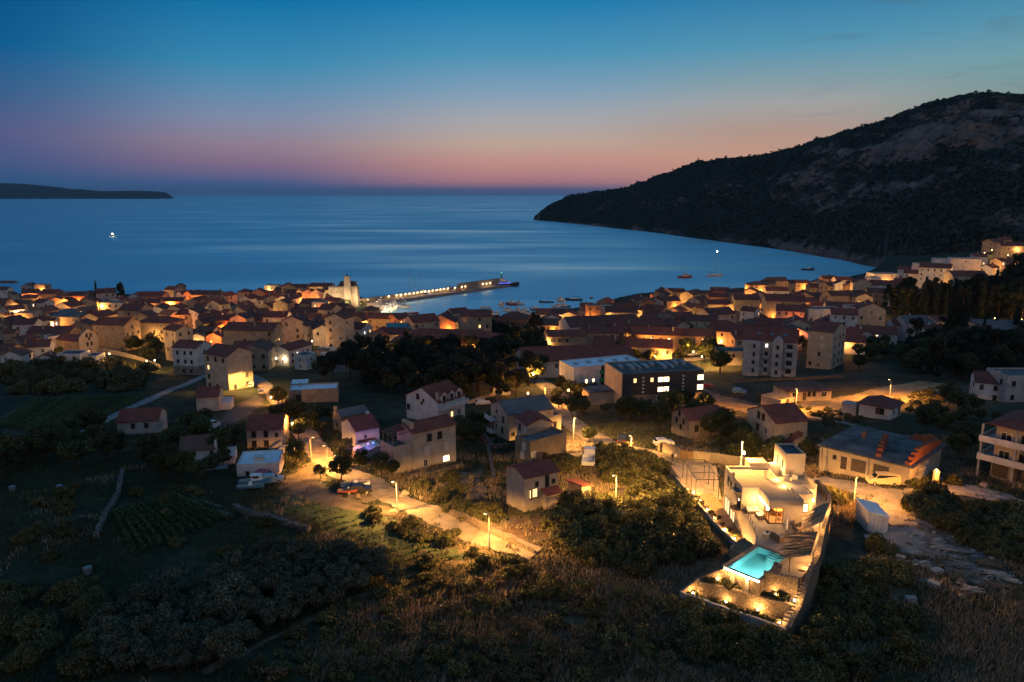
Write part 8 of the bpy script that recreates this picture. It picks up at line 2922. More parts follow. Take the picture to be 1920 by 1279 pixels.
px_wall('stone_wall', [(844, 966), (872, 978), (902, 993), (930, 1006), (975, 1026), (1003, 1038)], .35, [.9, 1.1, 1.2, 1.0, .7, .4], STONE, 'low stone wall along the right edge of the lamplit road', 'stone wall')
px_wall('stone_wall', [(915, 842), (918, 858), (922, 880), (927, 908)], .5, 1.1, DRYW, 'dark stone wall running down from the grey-roofed house', 'stone wall')
px_wall('stone_wall', [(875, 786), (895, 800), (912, 826), (925, 842), (952, 838)], .5, .9, DRYW, 'stone wall around the garden below the grey-roofed house', 'stone wall')
px_wall('stone_wall', [(1700, 927), (1750, 928), (1800, 935), (1860, 946), (1925, 960)], .35, .7, LANEW, 'low pale kerb wall along the gravel track to the right edge', 'wall')
px_wall('stone_wall', [(440, 955), (470, 968), (510, 978), (545, 988), (580, 998)], .8, .8, DRYW, 'pale dry stone wall across the dark fields', 'stone wall', rough=.15)
px_wall('stone_wall', [(360, 945), (385, 950), (412, 960), (432, 972)], .9, .7, DRYW, 'short heap-like dry stone wall above the terraced field', 'stone wall', rough=.2)
px_wall('stone_wall', [(230, 885), (222, 930), (200, 965), (180, 1010)], .7, .7, DRYW, 'dry stone wall bounding the left vineyard plot', 'stone wall', rough=.15)
px_wall('ramp_wall', [(877, 758), (895, 752), (925, 742), (945, 735)], .3, 1.0, LANEW, 'long white wall of the ramp behind the dormer house', 'wall')
px_wall('stone_wall', [(177, 662), (197, 663), (225, 667), (262, 676), (300, 690)], .4, [2.2, 2.2, 1.8, 1.5, 1.3], LANEW, 'lamplit yard wall right of the chapel', 'stone wall')
px_wall('stone_wall', [(1370, 718), (1430, 714), (1500, 712), (1580, 708)], .4, .9, DRYW, 'wall along the foot of the apartment blocks', 'stone wall')
px_wall('stone_wall', [(765, 897), (800, 893), (830, 886), (868, 876)], .4, .8, DRYW, 'stone wall below the terrace house', 'stone wall')
px_wall('garden_wall', [(650, 853), (676, 868), (716, 846)], .3, 1.6, LANEW, 'pale patio wall in front of the purple-lit house', 'wall')
# patio floor lit purple and blue
ro, I = PURPLE_HOUSE
pt = patch('yard', [(652, 850), (676, 864), (716, 843), (712, 834), (690, 836)], surf('patio_tile', (.4, .4, .4, 1), (.55, .55, .55, 1), 1, .6), 1.4, .6, .05)
for (u, v, c, w) in ((668, 846, (1, .12, .75), 420), (690, 838, (.45, .15, 1), 500), (700, 836, (.15, .3, 1), 300)):
 p = P(u, v, 2.0)
 r = empty('patio_lamp', (p.x, p.y, p.z + 1.3))
 mb = MB()
 mb.tube([(0, 0, 0), (0, 0, 1.2)], .03, 6)
 link('stake', mb.mesh('stake', METAL_D), r)
 mb = MB()
 mb.rbox((0, 0, 1.28), (.16, .16, .16))
 link('lens', mb.mesh('lens', emit('patio_lens', c + (1,), 6)), r)
 light(r, (0, 0, 1.5), 'wht', w, .1, col=c)
 tag(r, {420: 'pink patio lamp at the left end of the purple patio', 500: 'violet patio lamp before the purple-lit wall', 300: 'blue patio lamp at the right end of the purple patio'}[w], 'patio lamp')
# restaurant canopies
CANV = surf('white_canvas', (.55, .52, .47, 1), (.65, .62, .57, 1), 1, .9)
for k, (u, v) in enumerate(((464, 690), (474, 691), (484, 690))):
 p = P(u, v)
 r = empty('canopy_tent', (p.x, p.y, p.z), .1)
 mb = MB()
 mb.add([(-1.8, -1.8, 2.3), (1.8, -1.8, 2.3), (1.8, 1.8, 2.3), (-1.8, 1.8, 2.3), (0, 0, 3.5)], [(0, 1, 4), (1, 2, 4), (2, 3, 4), (3, 0, 4)])
 link('canopy', mb.mesh('canopy', CANV), r)
 for x in (-1.7, 1.7):
  for y in (-1.7, 1.7):
   mb = MB()
   mb.bar((x, y, 0), (x, y, 2.3), .08)
   link('pole', mb.mesh('pole', METAL_G), r)
 light(r, (0, -2.2, 2.2), 'wht', 420, .2, col=(1, .68, .32))
 tag(r, ['left', 'middle', 'right'][k] + ' one of three white canopy tents on the lit restaurant terrace', 'canopy tent', 'restaurant canopy tents')
rng2 = np.random.default_rng(21)
# ------------------------------------------------------------------ trees
WOOD1 = [(600, 690), (640, 672), (720, 672), (790, 655), (860, 640), (930, 628), (1010, 632), (1025, 690), (1000, 745), (900, 752), (800, 745), (680, 735), (610, 720)]
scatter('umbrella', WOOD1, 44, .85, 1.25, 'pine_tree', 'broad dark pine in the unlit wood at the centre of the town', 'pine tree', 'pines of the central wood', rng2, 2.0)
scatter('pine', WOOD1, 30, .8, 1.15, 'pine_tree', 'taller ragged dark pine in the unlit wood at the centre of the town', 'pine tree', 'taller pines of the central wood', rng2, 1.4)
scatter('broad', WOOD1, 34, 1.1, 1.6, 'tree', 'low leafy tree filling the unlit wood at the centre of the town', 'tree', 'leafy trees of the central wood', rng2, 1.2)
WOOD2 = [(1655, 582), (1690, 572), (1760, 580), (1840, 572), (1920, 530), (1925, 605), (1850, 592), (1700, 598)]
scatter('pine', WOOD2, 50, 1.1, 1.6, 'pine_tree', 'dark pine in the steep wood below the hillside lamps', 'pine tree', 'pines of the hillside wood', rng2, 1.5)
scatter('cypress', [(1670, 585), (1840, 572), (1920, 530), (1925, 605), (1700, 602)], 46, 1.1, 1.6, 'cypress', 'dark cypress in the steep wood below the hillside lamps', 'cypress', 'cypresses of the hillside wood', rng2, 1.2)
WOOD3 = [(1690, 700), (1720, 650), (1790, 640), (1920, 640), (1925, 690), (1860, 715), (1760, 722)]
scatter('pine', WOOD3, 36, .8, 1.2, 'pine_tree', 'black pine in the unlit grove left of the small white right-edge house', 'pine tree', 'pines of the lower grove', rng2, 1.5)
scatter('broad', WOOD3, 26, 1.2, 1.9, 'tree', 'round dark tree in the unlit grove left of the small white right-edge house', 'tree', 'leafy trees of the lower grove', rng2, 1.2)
for k, (u, v, s) in enumerate(((1775, 655, 1.55), (1790, 655, 1.75), (1803, 656, 1.6), (1848, 640, 1.2), (1862, 650, 1.1), (1900, 650, 1.4), (1840, 655, 1.0))):
 p = P(u, v)
 plant('cypress', p.x, p.y, s, 'cypress', ['first', 'tallest', 'third', 'slim lone', 'short', 'right-hand', 'smallest'][k] + ' cypress of the black row before the lit doorway', 'cypress', 'cypresses before the lit doorway', sz=s * 1.05)
for (u, v, key, s, lab) in ((182, 563, 'cypress', .95, 'single pointed cypress rising above the far left roofs'), (228, 566, 'pine', 1.0, 'dark round-headed tree beside the cypress above the far left roofs')):
 p = P(u, v)
 plant(key, p.x, p.y, s, 'cypress' if key == 'cypress' else 'tree', lab, 'tree', sz=s * 1.25)
def px_tree(key, u, v, s, name, lab, cat, group=None, sz=None):
 p = P(u, v)
 return plant(key, p.x, p.y, s, name, lab, cat, group, sz=sz)
# palm by the fortress
p = P(655, 575)
pr = empty('palm_tree', (p.x, p.y - 6, gz(p.x, p.y - 6)))
mb = MB()
mb.tube([(0, 0, -.5), (0, 0, 4.6)], [.3, .25], 7)
link('trunk', mb.mesh('trunk', BARK), pr)
vv, qq = [], []
rg3 = np.random.default_rng(2)
for k in range(46):
 an = rg3.random() * 6.28
 up = rg3.uniform(-.2, .9)
 prev = None
 for j in range(7):
  t = j / 6
  c = np.array([math.cos(an) * t * 2.6, math.sin(an) * t * 2.6, 4.7 + up * t * 2.2 - 2.0 * t * t])
  w = .28 * (1 - t * .8)
  s_ = np.array([-math.sin(an), math.cos(an), 0]) * w
  a_, b_ = c - s_, c + s_
  if prev is not None:
   n_ = len(vv)
   vv += [prev[0], prev[1], b_, a_]
   qq.append((n_, n_ + 1, n_ + 2, n_ + 3))
  prev = (a_, b_)
link('crown', np_mesh('crown', np.array(vv), np.array(qq), LEAF['broad']), pr)
tag(pr, 'lamp-lit palm tree at the foot of the fortress', 'palm tree')
TG = [
 # polygon, kind, count, size range, gap, label, group
 ([(500, 760), (560, 765), (575, 800), (600, 790), (660, 790), (640, 830), (610, 815), (560, 830), (520, 795)], 'broad', 13, .6, 1.0, .9, 'lamplit leafy tree behind the red-roofed cream house', 'trees behind the red-roofed house'),
 ([(630, 845), (660, 850), (650, 880), (690, 880), (720, 880), (735, 880), (740, 905), (700, 890), (640, 875)], 'broad', 7, .45, .75, .9, 'dark small tree around the patio beside the road', 'trees around the patio'),
 ([(870, 790), (910, 800), (915, 830), (880, 850), (862, 820)], 'broad', 7, .6, .9, 1.0, 'dark tree in the garden left of the grey-roofed house', 'trees left of the grey-roofed house'),
 ([(1010, 745), (1080, 735), (1130, 755), (1140, 785), (1080, 790), (1050, 770)], 'broad', 13, .55, .9, 1.1, 'dark round tree on the slope below the two hotels', 'trees below the hotels'),
 ([(1150, 785), (1240, 765), (1330, 765), (1370, 790), (1380, 820), (1300, 830), (1240, 810), (1180, 800)], 'broad', 16, .6, 1.2, 1.0, 'dark tree in front of the dark hotel and stone house', 'trees before the dark hotel'),
 ([(1330, 810), (1390, 825), (1460, 855), (1520, 860), (1540, 880), (1440, 880), (1370, 870), (1330, 850)], 'broad', 13, .5, .9, .9, 'leafy tree behind the villa and below the outside stair', 'trees behind the villa'),
 ([(1300, 620), (1340, 640), (1385, 690), (1350, 715), (1300, 700), (1260, 690)], 'broad', 11, .9, 1.5, 1.1, 'dark tree between the guesthouse and the apartment blocks', 'trees by the guesthouse'),
 ([(1130, 650), (1200, 650), (1240, 680), (1210, 690), (1150, 680)], 'broad', 8, 1.0, 1.5, 1.1, 'round dark tree behind the white hotel roof', 'trees behind the white hotel'),
 ([(300, 640), (330, 650), (310, 690), (250, 680), (220, 650), (260, 630)], 'broad', 10, .8, 1.3, 1.0, 'dark garden tree right of the chapel', 'trees right of the chapel'),
 ([(380, 620), (440, 625), (430, 650), (390, 650)], 'broad', 8, .7, 1.2, 1.0, 'dark tree around the flaring orange lantern', 'trees by the orange lantern'),
 ([(520, 620), (660, 625), (720, 640), (780, 640), (760, 655), (640, 645), (560, 640)], 'broad', 15, .7, 1.3, 1.0, 'dark tree behind the dim car lot', 'trees behind the car lot'),
 ([(1480, 610), (1500, 600), (1510, 625), (1470, 640)], 'broad', 6, .7, 1.1, 1.0, 'dark tree among roofs above the apartment blocks', 'trees above the apartment blocks'),
 ([(1530, 600), (1600, 605), (1640, 600), (1660, 610), (1590, 615)], 'broad', 12, .7, 1.2, 1.0, 'tree behind the white bungalows on the right', 'trees behind the white bungalows'),
 ([(1600, 650), (1680, 640), (1700, 690), (1640, 700), (1590, 690)], 'broad', 14, .7, 1.2, 1.0, 'dark tree right of the tall apartment block', 'trees right of the apartment blocks'),
 ([(1735, 775), (1800, 750), (1920, 765), (1860, 815), (1800, 870), (1770, 840), (1720, 800)], 'broad', 15, .5, 1.1, 1.0, 'dark tree on the slope between the bungalow and right-edge house', 'trees on the right slope'),
 ([(0, 690), (60, 670), (200, 680), (300, 705), (250, 735), (100, 740), (0, 750)], 'maquis', 32, 1.6, 2.7, .75, 'dark tree in the unlit belt below the chapel', 'trees of the left belt'),
 ([(0, 860), (100, 840), (200, 810), (230, 850), (200, 880), (60, 900), (0, 910)], 'broad', 14, .7, 1.2, 1.0, 'black tree beside the vineyard lane at left', 'trees by the vineyard lane'),
 ([(310, 830), (340, 800), (400, 800), (440, 830), (440, 870), (420, 900), (330, 910), (280, 880)], 'broad', 13, .6, 1.1, .9, 'dark tree around the white brown-roofed house at left', 'trees around the brown-roofed house'),
 ([(1010, 850), (1040, 860), (1070, 850), (1080, 880), (1040, 900), (1010, 890)], 'maquis', 8, .7, 1.2, .9, 'bush below the block annex', 'bushes below the block annex'),
]
for poly, key, n, s0, s1, gap, lab, grp in TG:
 scatter(key, poly, n, s0, s1, 'bush' if lab[:4] == 'bush' else 'tree', lab, 'bush' if lab[:4] == 'bush' else 'tree', grp, rng2, gap * 1.3)
for (u, v, s, lab) in ((1505, 660, 1.2, 'round dark tree at the right foot of the apartment blocks'), (1350, 700, 1.4, 'big round tree left of the apartment blocks'), (640, 902, .8, 'backlit tree on the traffic island beside the road'), (602, 898, .45, 'small thin backlit tree left of the bigger one by road'), (556, 870, .7, 'lamplit bush-like tree right of the white flat roof'), (968, 735, .9, 'glowing tree by the hidden lamp above the ramp'), (1050, 735, .8, 'glowing shrub-like tree left of the white hotel'), (1105, 830, .6, 'lamplit tree beside the annex on the lane'), (1290, 668, 1.2, 'lamplit tree beside the ochre guesthouse')):
 px_tree('broad', u, v, s, 'tree', lab, 'tree')
# the maquis thicket left of the villa, the hedge island on the lane
MQ1 = [(1060, 960), (1120, 945), (1180, 935), (1230, 905), (1285, 905), (1330, 950), (1350, 1000), (1360, 1050), (1330, 1090), (1270, 1105), (1180, 1075), (1100, 1050), (1050, 1010)]
scatter('maquis', MQ1, 85, .8, 1.7, 'bush', 'dense lamplit bush of the thicket left of the villa', 'bush', 'bushes of the thicket left of the villa', rng2, .85)
MQ2 = [(1120, 850), (1170, 850), (1230, 868), (1245, 885), (1200, 912), (1150, 905), (1115, 880)]
scatter('maquis', MQ2, 26, .8, 1.5, 'bush', 'bush of the round island enclosed by the two lanes', 'bush', 'bushes between the lanes', rng2, .75)
scatter('maquis', [(1265, 1140), (1320, 1160), (1400, 1195), (1490, 1215), (1560, 1240), (1500, 1260), (1400, 1250), (1300, 1215)], 28, .8, 1.25, 'bush', 'lamplit cushion bush on the bank below the pool walls', 'bush', 'bushes below the pool walls', rng2, .8)
scatter('maquis', [(1690, 930), (1920, 970), (1925, 1060), (1850, 1040), (1760, 990), (1700, 960)], 38, .7, 1.5, 'bush', 'dark bush on the bank below the gravel track at right', 'bush', 'bushes below the gravel track', rng2, .8)
scatter('maquis', [(1540, 1020), (1620, 1010), (1680, 1060), (1700, 1279), (1500, 1279), (1530, 1130)], 24, .6, 1.2, 'bush', 'unlit bush on the slope right of the boundary wall', 'bush', 'bushes right of the boundary wall', rng2, .8)
scatter('maquis', [(1530, 925), (1560, 915), (1590, 930), (1560, 960), (1535, 960)], 8, .5, .9, 'bush', 'brightly lit shrub against the villa side by the porch lamp', 'bush', 'lit shrubs beside the villa', rng2, .7)
scatter('maquis', [(1375, 850), (1430, 850), (1460, 858), (1380, 866)], 8, .5, .9, 'bush', 'bright shrub at the lamp post behind the villa', 'bush', 'lit shrubs behind the villa', rng2, .7)
scatter('maquis', [(1690, 905), (1740, 900), (1800, 905), (1760, 918), (1700, 916)], 9, .4, .8, 'bush', 'lamplit shrub before the brick building', 'bush', 'shrubs before the garage building', rng2, .7)
scatter('maquis', [(700, 965), (790, 992), (850, 1010), (920, 1045), (880, 1055), (780, 1018), (690, 975)], 12, .35, .7, 'bush', 'bush on the bank between the lit road and the mown field', 'bush', 'bushes along the road bank', rng2, .8)
scatter('maquis', [(760, 905), (850, 900), (900, 930), (880, 955), (800, 930)], 9, .4, .9, 'bush', 'scrubby bush on the slope above the lit road', 'bush', 'bushes above the road', rng2, .8)
scatter('maquis', [(845, 955), (870, 945), (945, 960), (930, 985), (880, 975)], 11, .5, .9, 'bush', 'lamplit bush behind the low roadside wall', 'bush', 'bushes behind the roadside wall', rng2, .7)
scatter('olive', [(420, 1085), (520, 1050), (640, 1048), (735, 1085), (740, 1100), (640, 1125), (500, 1190), (420, 1250), (240, 1270), (180, 1190), (300, 1140)], 85, .75, 1.2, 'olive_tree', 'grey-green olive tree of the dark grove at lower left', 'olive tree', 'olive trees of the dark grove', rng2, .95)
scatter('maquis', [(0, 930), (160, 900), (260, 880), (340, 920), (420, 930), (520, 1000), (420, 1050), (200, 1060), (0, 1100)], 16, .5, .9, 'bush', 'dark bush among the unlit fields at left', 'bush', 'bushes of the left fields', rng2, .9)
scatter('maquis', [(0, 1100), (160, 1090), (240, 1180), (160, 1279), (0, 1279)], 18, .6, 1.2, 'bush', 'black bush in the bottom left corner', 'bush', 'bushes of the bottom left corner', rng2, .9)
for (u, v, s, lab) in ((1020, 1110, .9, 'dark bush standing in dry grass at lower centre'), (1120, 1150, .8, 'dark round bush in dry grass below the thicket'), (800, 1062, .7, 'dark bush on the edge of the mown field'), (960, 1066, 1.0, 'broad dark bush at the end of the lit road'), (910, 1062, .8, 'bush left of the road end')):
 px_tree('maquis', u, v, s, 'bush', lab, 'bush')
px_tree('maquis', 850, 1003, .55, 'bush', 'round clipped-looking bush glowing at the roadside', 'bush')
# pool garden plants
for k in range(40):
 t = rng2.random()
 x, y = 22.0 + 7.6 * t, 77.7 - 4.1 * t + rng2.uniform(0, .7)
 plant('scrub', x, y, rng2.uniform(.45, .85), 'shrub', 'low herb clump in the upper pool garden bed', 'shrub', 'herbs of the upper pool bed', z=31.95)
for k in range(30):
 t = rng2.random()
 x, y = 19.9 + 8.2 * t, 76.95 - 6.1 * t + rng2.uniform(.1, 1.1)
 plant('scrub', x, y, rng2.uniform(.4, .8), 'shrub', 'low herb clump in the lowest pool garden bed', 'shrub', 'herbs of the lowest pool bed', z=30.3)
for k in range(9):
 y = 89 + k * 1.8
 plant('scrub', 29.05 - (y - 88.5) * .15 + .35, y, rng2.uniform(.4, .7), 'shrub', 'small agave-like plant beside the deck lights', 'shrub', 'plants along the villa deck', z=31.0)
# ------------------------------------------------------------------ vines in rows
def vine_row(a, b, name, lab, group, h=.9, w=.35, dens=26):
 a, b = Vector(a), Vector(b)
 L = (b - a).length
 n = int(L * dens)
 rg4 = np.random.default_rng(int(abs(a.x * 91 + a.y * 17)) % 9999)
 t = rg4.random(n)
 x = a.x + (b.x - a.x) * t + rg4.normal(0, w * .45, n)
 y = a.y + (b.y - a.y) * t + rg4.normal(0, w * .45, n)
 zs = np.interp(t, np.linspace(0, 1, 24), [gz(a.x + (b.x - a.x) * q, a.y + (b.y - a.y) * q) for q in np.linspace(0, 1, 24)])
 z = zs + .15 + rg4.random(n) * h
 c = np.stack([x, y, z], 1)
 n = len(c)
 nr = rg4.normal(size=(n, 3))
 nr /= np.linalg.norm(nr, axis=1)[:, None]
 tt = np.cross(nr, rg4.normal(size=(n, 3)))
 tt /= np.linalg.norm(tt, axis=1)[:, None]
 bb = np.cross(nr, tt)
 s = (.09 + .08 * rg4.random(n))[:, None]
 v = np.stack([c - tt * s, c - bb * s, c + tt * s, c + bb * s], 1).reshape(-1, 3)
 o = link(name, np_mesh(name, v, np.arange(n * 4).reshape(-1, 4), LEAF['vine']))
 tag(o, lab, 'vine row', group)
def vineyard(pl, pr_, n, lab, group, **k):
 """rows between two picture lines: pl and pr_ are (start, end) pixels of the two headlands"""
 for i in range(n):
  t = i / (n - 1)
  a = P(pl[0][0] + (pl[1][0] - pl[0][0]) * t, pl[0][1] + (pl[1][1] - pl[0][1]) * t)
  b = P(pr_[0][0] + (pr_[1][0] - pr_[0][0]) * t, pr_[0][1] + (pr_[1][1] - pr_[0][1]) * t)
  vine_row((a.x, a.y), (b.x, b.y), 'vine_row', lab, group, **k)
vineyard(((60, 752), (275, 742)), ((2, 800), (110, 826)), 20, 'row of vines in the dark vineyard above the lane at left', 'vine rows of the upper left vineyard', dens=30)
vineyard(((215, 965), (330, 930)), ((255, 1045), (440, 970)), 13, 'row of vines in the terraced plot between dry stone walls', 'vine rows of the terraced plot', dens=60)
vineyard(((600, 950), (860, 1045)), ((545, 965), (800, 1065)), 16, 'row of low plants in the mown field below the road', 'plant rows of the mown field', h=.16, w=.2, dens=14)
# ------------------------------------------------------------------ dry grass over the near hillside: one mass
def grass(name, n, region, hmin, hmax, mat, seed, dens=None, lab='dry grass and weeds covering the near hillside'):
 rg5 = np.random.default_rng(seed)
 a = rg5.uniform(-.78, .78, n)
 y = 48 + (region[1] - 48) * rg5.random(n) ** 1.15
 x = a * (y + 6)
 k = fbm(x * .12, y * .12, 4, seed)
 keep = k + rg5.normal(0, .05, n) - (.30 * np.clip((-a - .10) / .2, 0, 1) if name == 'dry_grass' else 0) > dens
 for (px0, py0, r_) in ((33, 92, 13), (25, 76, 7.5), (36.5, 82, 4)):
  keep &= np.hypot(x - px0, y - py0) > r_
 for o in COL.objects:
  if o.name.split('.')[0] in ('road', 'yard', 'track', 'field', 'lane') and o.get('kind') == 'structure' and o.type == 'MESH':
   vs = np.empty(len(o.data.vertices) * 3, np.float32)
   o.data.vertices.foreach_get('co', vs)
   vs = vs.reshape(-1, 3)
   if vs[:, 1].min() > region[1]:
    continue
   cell = set(map(tuple, np.floor(vs[:, :2] / .9).astype(int).tolist()))
   cx = np.floor(np.stack([x, y], 1) / .9).astype(int).tolist()
   keep &= ~np.array([tuple(c_) in cell for c_ in cx])
 x, y = x[keep], y[keep]
 m_ = len(x)
 # heights by bilinear lookup in the land grid
 fi = np.log(y / 22) / np.log(1250 / 22) * (NR - 1)
 fj = (x / (y + 25) - ga[0]) / (ga[-1] - ga[0]) * (NC - 1)
 i0, j0 = np.clip(fi.astype(int), 0, NR - 2), np.clip(fj.astype(int), 0, NC - 2)
 di, dj = fi - i0, fj - j0
 z = (ZZ[i0, j0] * (1 - di) * (1 - dj) + ZZ[i0 + 1, j0] * di * (1 - dj) + ZZ[i0, j0 + 1] * (1 - di) * dj + ZZ[i0 + 1, j0 + 1] * di * dj)
 kk = fbm(x * .25, y * .25, 3, seed + 5)
 h = (hmin + (hmax - hmin) * rg5.random(m_)) * (.45 + 1.1 * kk)
 an = rg5.random(m_) * 6.28
 w = .035 + .05 * rg5.random(m_)
 lx_, ly_ = rg5.normal(0, .28, m_) * h + .12 * h, rg5.normal(0, .28, m_) * h
 ca_, sa_ = np.cos(an) * w, np.sin(an) * w
 v = np.stack([np.stack([x - ca_, y - sa_, z - .05], 1), np.stack([x + ca_, y + sa_, z - .05], 1), np.stack([x + lx_, y + ly_, z + h], 1)], 1).reshape(-1, 3)
 o = link(name, np_mesh(name, v, np.arange(m_ * 3).reshape(-1, 3), mat))
 tag(o, lab, 'grass', kind='stuff')
GR1 = leaf_mat('dry_grass_blades', (0.17, 0.12, 0.075, 1), (0.50, 0.37, 0.25, 1), .25)
GR2 = leaf_mat('green_weed_blades', (0.028, 0.042, 0.016, 1), (0.11, 0.11, 0.046, 1), .2)
grass('dry_grass', 420000, (48, 150), .25, .8, GR1, 41, .46)
grass('weeds', 420000, (48, 165), .15, .55, GR2, 87, .36, 'green weeds and low herbs covering the near slopes')
scatter('scrub', [(420, 1279), (560, 1180), (760, 1090), (900, 1060), (1100, 1080), (1280, 1140), (1500, 1279)], 90, .7, 1.6, 'shrub', 'low dark shrub scattered in the dry grass at the bottom', 'shrub', 'shrubs of the dry slope', rng2, 1.0)
scatter('dryscrub', [(500, 1279), (620, 1180), (860, 1090), (1100, 1090), (1300, 1150), (1550, 1279)], 60, .8, 1.8, 'shrub', 'brown withered shrub scattered in the dry grass at the bottom', 'shrub', 'withered shrubs of the dry slope', rng2, 1.0)
scatter('scrub', [(1420, 745), (1500, 765), (1600, 770), (1780, 720), (1800, 740), (1720, 770), (1560, 800), (1450, 790)], 70, .8, 1.8, 'shrub', 'tussock in the lamplit rough grass beside the bungalow', 'shrub', 'tussocks of the lamplit grass', rng2, 1.0)
# ------------------------------------------------------------------ building rubbish at right
PLANK = [surf('pale_plank', (.26, .24, .21, 1), (.40, .37, .33, 1), 2, .85, 6, .2, 10), surf('grey_plank', (.14, .135, .13, 1), (.24, .23, .22, 1), 2, .85, 6, .2, 10), WOOD]
rng = random.Random(12)
PL = [('at the top beside the gravel track', 1795, 952), ('behind the longest beams', 1812, 975), ('left of the rubble, upright', 1648, 1050), ('in the middle of the rubble', 1760, 1022), ('on the right of the rubble', 1800, 1035), ('at the lower edge of the rubble', 1790, 1080), ('farthest right in the rubble', 1890, 1088), ('beside the pale crates', 1745, 1040), ('in the weeds at the far right', 1850, 1058), ('lowest on the slope', 1820, 1108), ('right of the gravel track end', 1738, 985), ('under the top heap of boards', 1770, 962), ('just below the white crate', 1768, 1030), ('along the rubble middle, greyest', 1815, 1010), ('across the longest beams', 1838, 1000), ('left below the pale crates', 1722, 1058), ('at the lower left rubble corner', 1742, 1092), ('below the far right pile', 1872, 1100), ('between the two right piles', 1862, 1078), ('above the bottom row of piles', 1795, 1060)]
for k, (where, u, v) in enumerate(PL):
 p = P(u, v)
 r = empty('timber_pile', (p.x, p.y, p.z), rng.uniform(-.9, .3))
 m_ = PLANK[k % 3]
 for j in range(rng.randint(7, 12)):
  mb = MB()
  L = rng.uniform(1.0, 3.0) if k not in (2,) else 1.8
  mb.rbox((rng.uniform(-.5, .5), (j % 5 - 2) * .28 + rng.uniform(-.06, .06), .16 + .14 * (j // 5) + rng.uniform(0, .06)), (L, .12, .09), rz=rng.uniform(-.7, .7), ry=rng.uniform(-.05, .05))
  link('plank', mb.mesh('plank', m_), r)
 tag(r, 'loose pile of old planks ' + where, 'timber pile', 'timber piles on the rubbish ground')
CR = [('pale block at the top of the rubbish ground', 1715, 968, .9), ('white crate beside the gravel track', 1757, 1018, .8), ('flat white box among the planks', 1688, 1050, .7), ('pale slab lying by the container shed', 1630, 1013, .9), ('white crate in the lower rubbish', 1755, 1075, 1.0), ('low pale box at the bottom of the rubbish', 1750, 1100, .9), ('yellowish bin alone on the dark slope', 1707, 1128, .8)]
for lab, u, v, s in CR:
 p = P(u, v)
 mb = MB()
 mb.rbox((0, 0, .25), (1.3 * s, .9 * s, .5))
 mb.rbox((0, 0, .53), (1.4 * s, 1.0 * s, .06))
 for q in (-.5, 0, .5):
  mb.rbox((q * s, -.46 * s, .25), (.1, .06, .5))
 o = mb.build('crate', surf('pale_crate', (.2, .2, .19, 1), (.3, .29, .27, 1), 1.5, .8) if k else WOOD, None, (p.x, p.y, p.z), rng.uniform(-.8, .8))
 tag(o, lab, 'crate')
for k in range(60):
 u, v, p = pts_in_poly([(1690, 955), (1780, 950), (1900, 1040), (1920, 1110), (1800, 1120), (1700, 1060)], 1, rng2)[0]
 rock(p.x, p.y, p.z + .05, (rng.uniform(.15, .45), rng.uniform(.15, .4), rng.uniform(.1, .3)), k + 20, DRYW if k % 2 else CONC, 'loose stone or concrete lump on the rubbish ground', 'rubble_stone', 'rubble', 'rubble lumps on the rubbish ground')
for k, (u, v, s) in enumerate(((1760, 903, 1.0), (1783, 905, .8), (1845, 912, .9), (760, 926, .7), (752, 932, .5), (736, 962, .8), (790, 935, .5), (770, 972, .6), (870, 815, .6), (1078, 1026, .7), (1098, 1033, .6))):
 p = P(u, v)
 rock(p.x, p.y, p.z + .1, (.9 * s, .7 * s, .6 * s), k + 90, LANEW if k < 7 else DRYW, ['sandy heap in front of the stair wall', 'second pale heap before the stair wall', 'rubble heap by the right gravel track', 'white rubble heap beside the road lamp', 'small rubble lump beside the road lamp', 'stacked stones on the lower roadside', 'pale slabs on the slope above the road', 'low stone heap farther down the roadside', 'stone in the dormer house garden', 'pale object in the dark field left of thicket', 'bluish tarpaulin heap left of thicket'][k], 'rubble_heap', 'rubble heap')
p = P(1752, 918)
r = empty('concrete_pillar', p)
mb = MB()
mb.box(-.35, .35, -.3, .3, -.5, 3.2)
link('shaft', mb.mesh('shaft', LANEW), r)
mb = MB()
mb.rbox((0, 0, 3.28), (.24, .24, .12))
link('lens', mb.mesh('lens', LENS['amb']), r)
light(r, (-.7, -1.3, 3.4), 'amb', 2800, .15)
tag(r, 'lamp-topped concrete pillar by the stair of brick building', 'pillar')
for k, (u, v) in enumerate(((112, 919), (165, 1075), (24, 921))):
 p = P(u, v)
 mb = MB()
 mb.tube([(0, 0, 0), (0, 0, .8)], [.45, .5], 12)
 mb.tube([(0, 0, .8), (0, 0, .95)], [.5, .2], 12)
 o = mb.build('water_tank', PAINT['grey'], None, (p.x, p.y, p.z), 0)
 tag(o, ['pale blue-white water tank alone in the dark left field', 'small pale tank beside the field track', 'tiny pale tank at the far left field edge'][k], 'water tank')
# ------------------------------------------------------------------ mountain scrub and the trees on its skyline
rg6 = np.random.default_rng(77)
hits = []
fl = MVtx.reshape(-1, 3)
_qi = rg6.integers(0, len(MQ), 30000)
_qi = _qi[CLIFF.ravel()[MQ[_qi, 0]] < rg6.random(30000) * .7 + .1][:26000]
tri = MQ[_qi]
w4 = rg6.random((len(tri), 4))
w4 /= w4.sum(1)[:, None]
pts = (fl[tri] * w4[:, :, None]).sum(1)
e1 = fl[tri[:, 2]] - fl[tri[:, 0]]
e2 = fl[tri[:, 3]] - fl[tri[:, 1]]
nz_ = np.cross(e1, e2)
nz_ = np.abs(nz_[:, 2]) / (np.linalg.norm(nz_, axis=1) + 1e-9)
ok = (pts[:, 2] > 6) & (fbm(pts[:, 0] * .02, pts[:, 1] * .02, 4, 8) + (nz_ - .5) * .5 > .42)
pts = pts[ok]
cl = [(p_, 1, 1) for p_ in pts]
n = len(pts) * 5
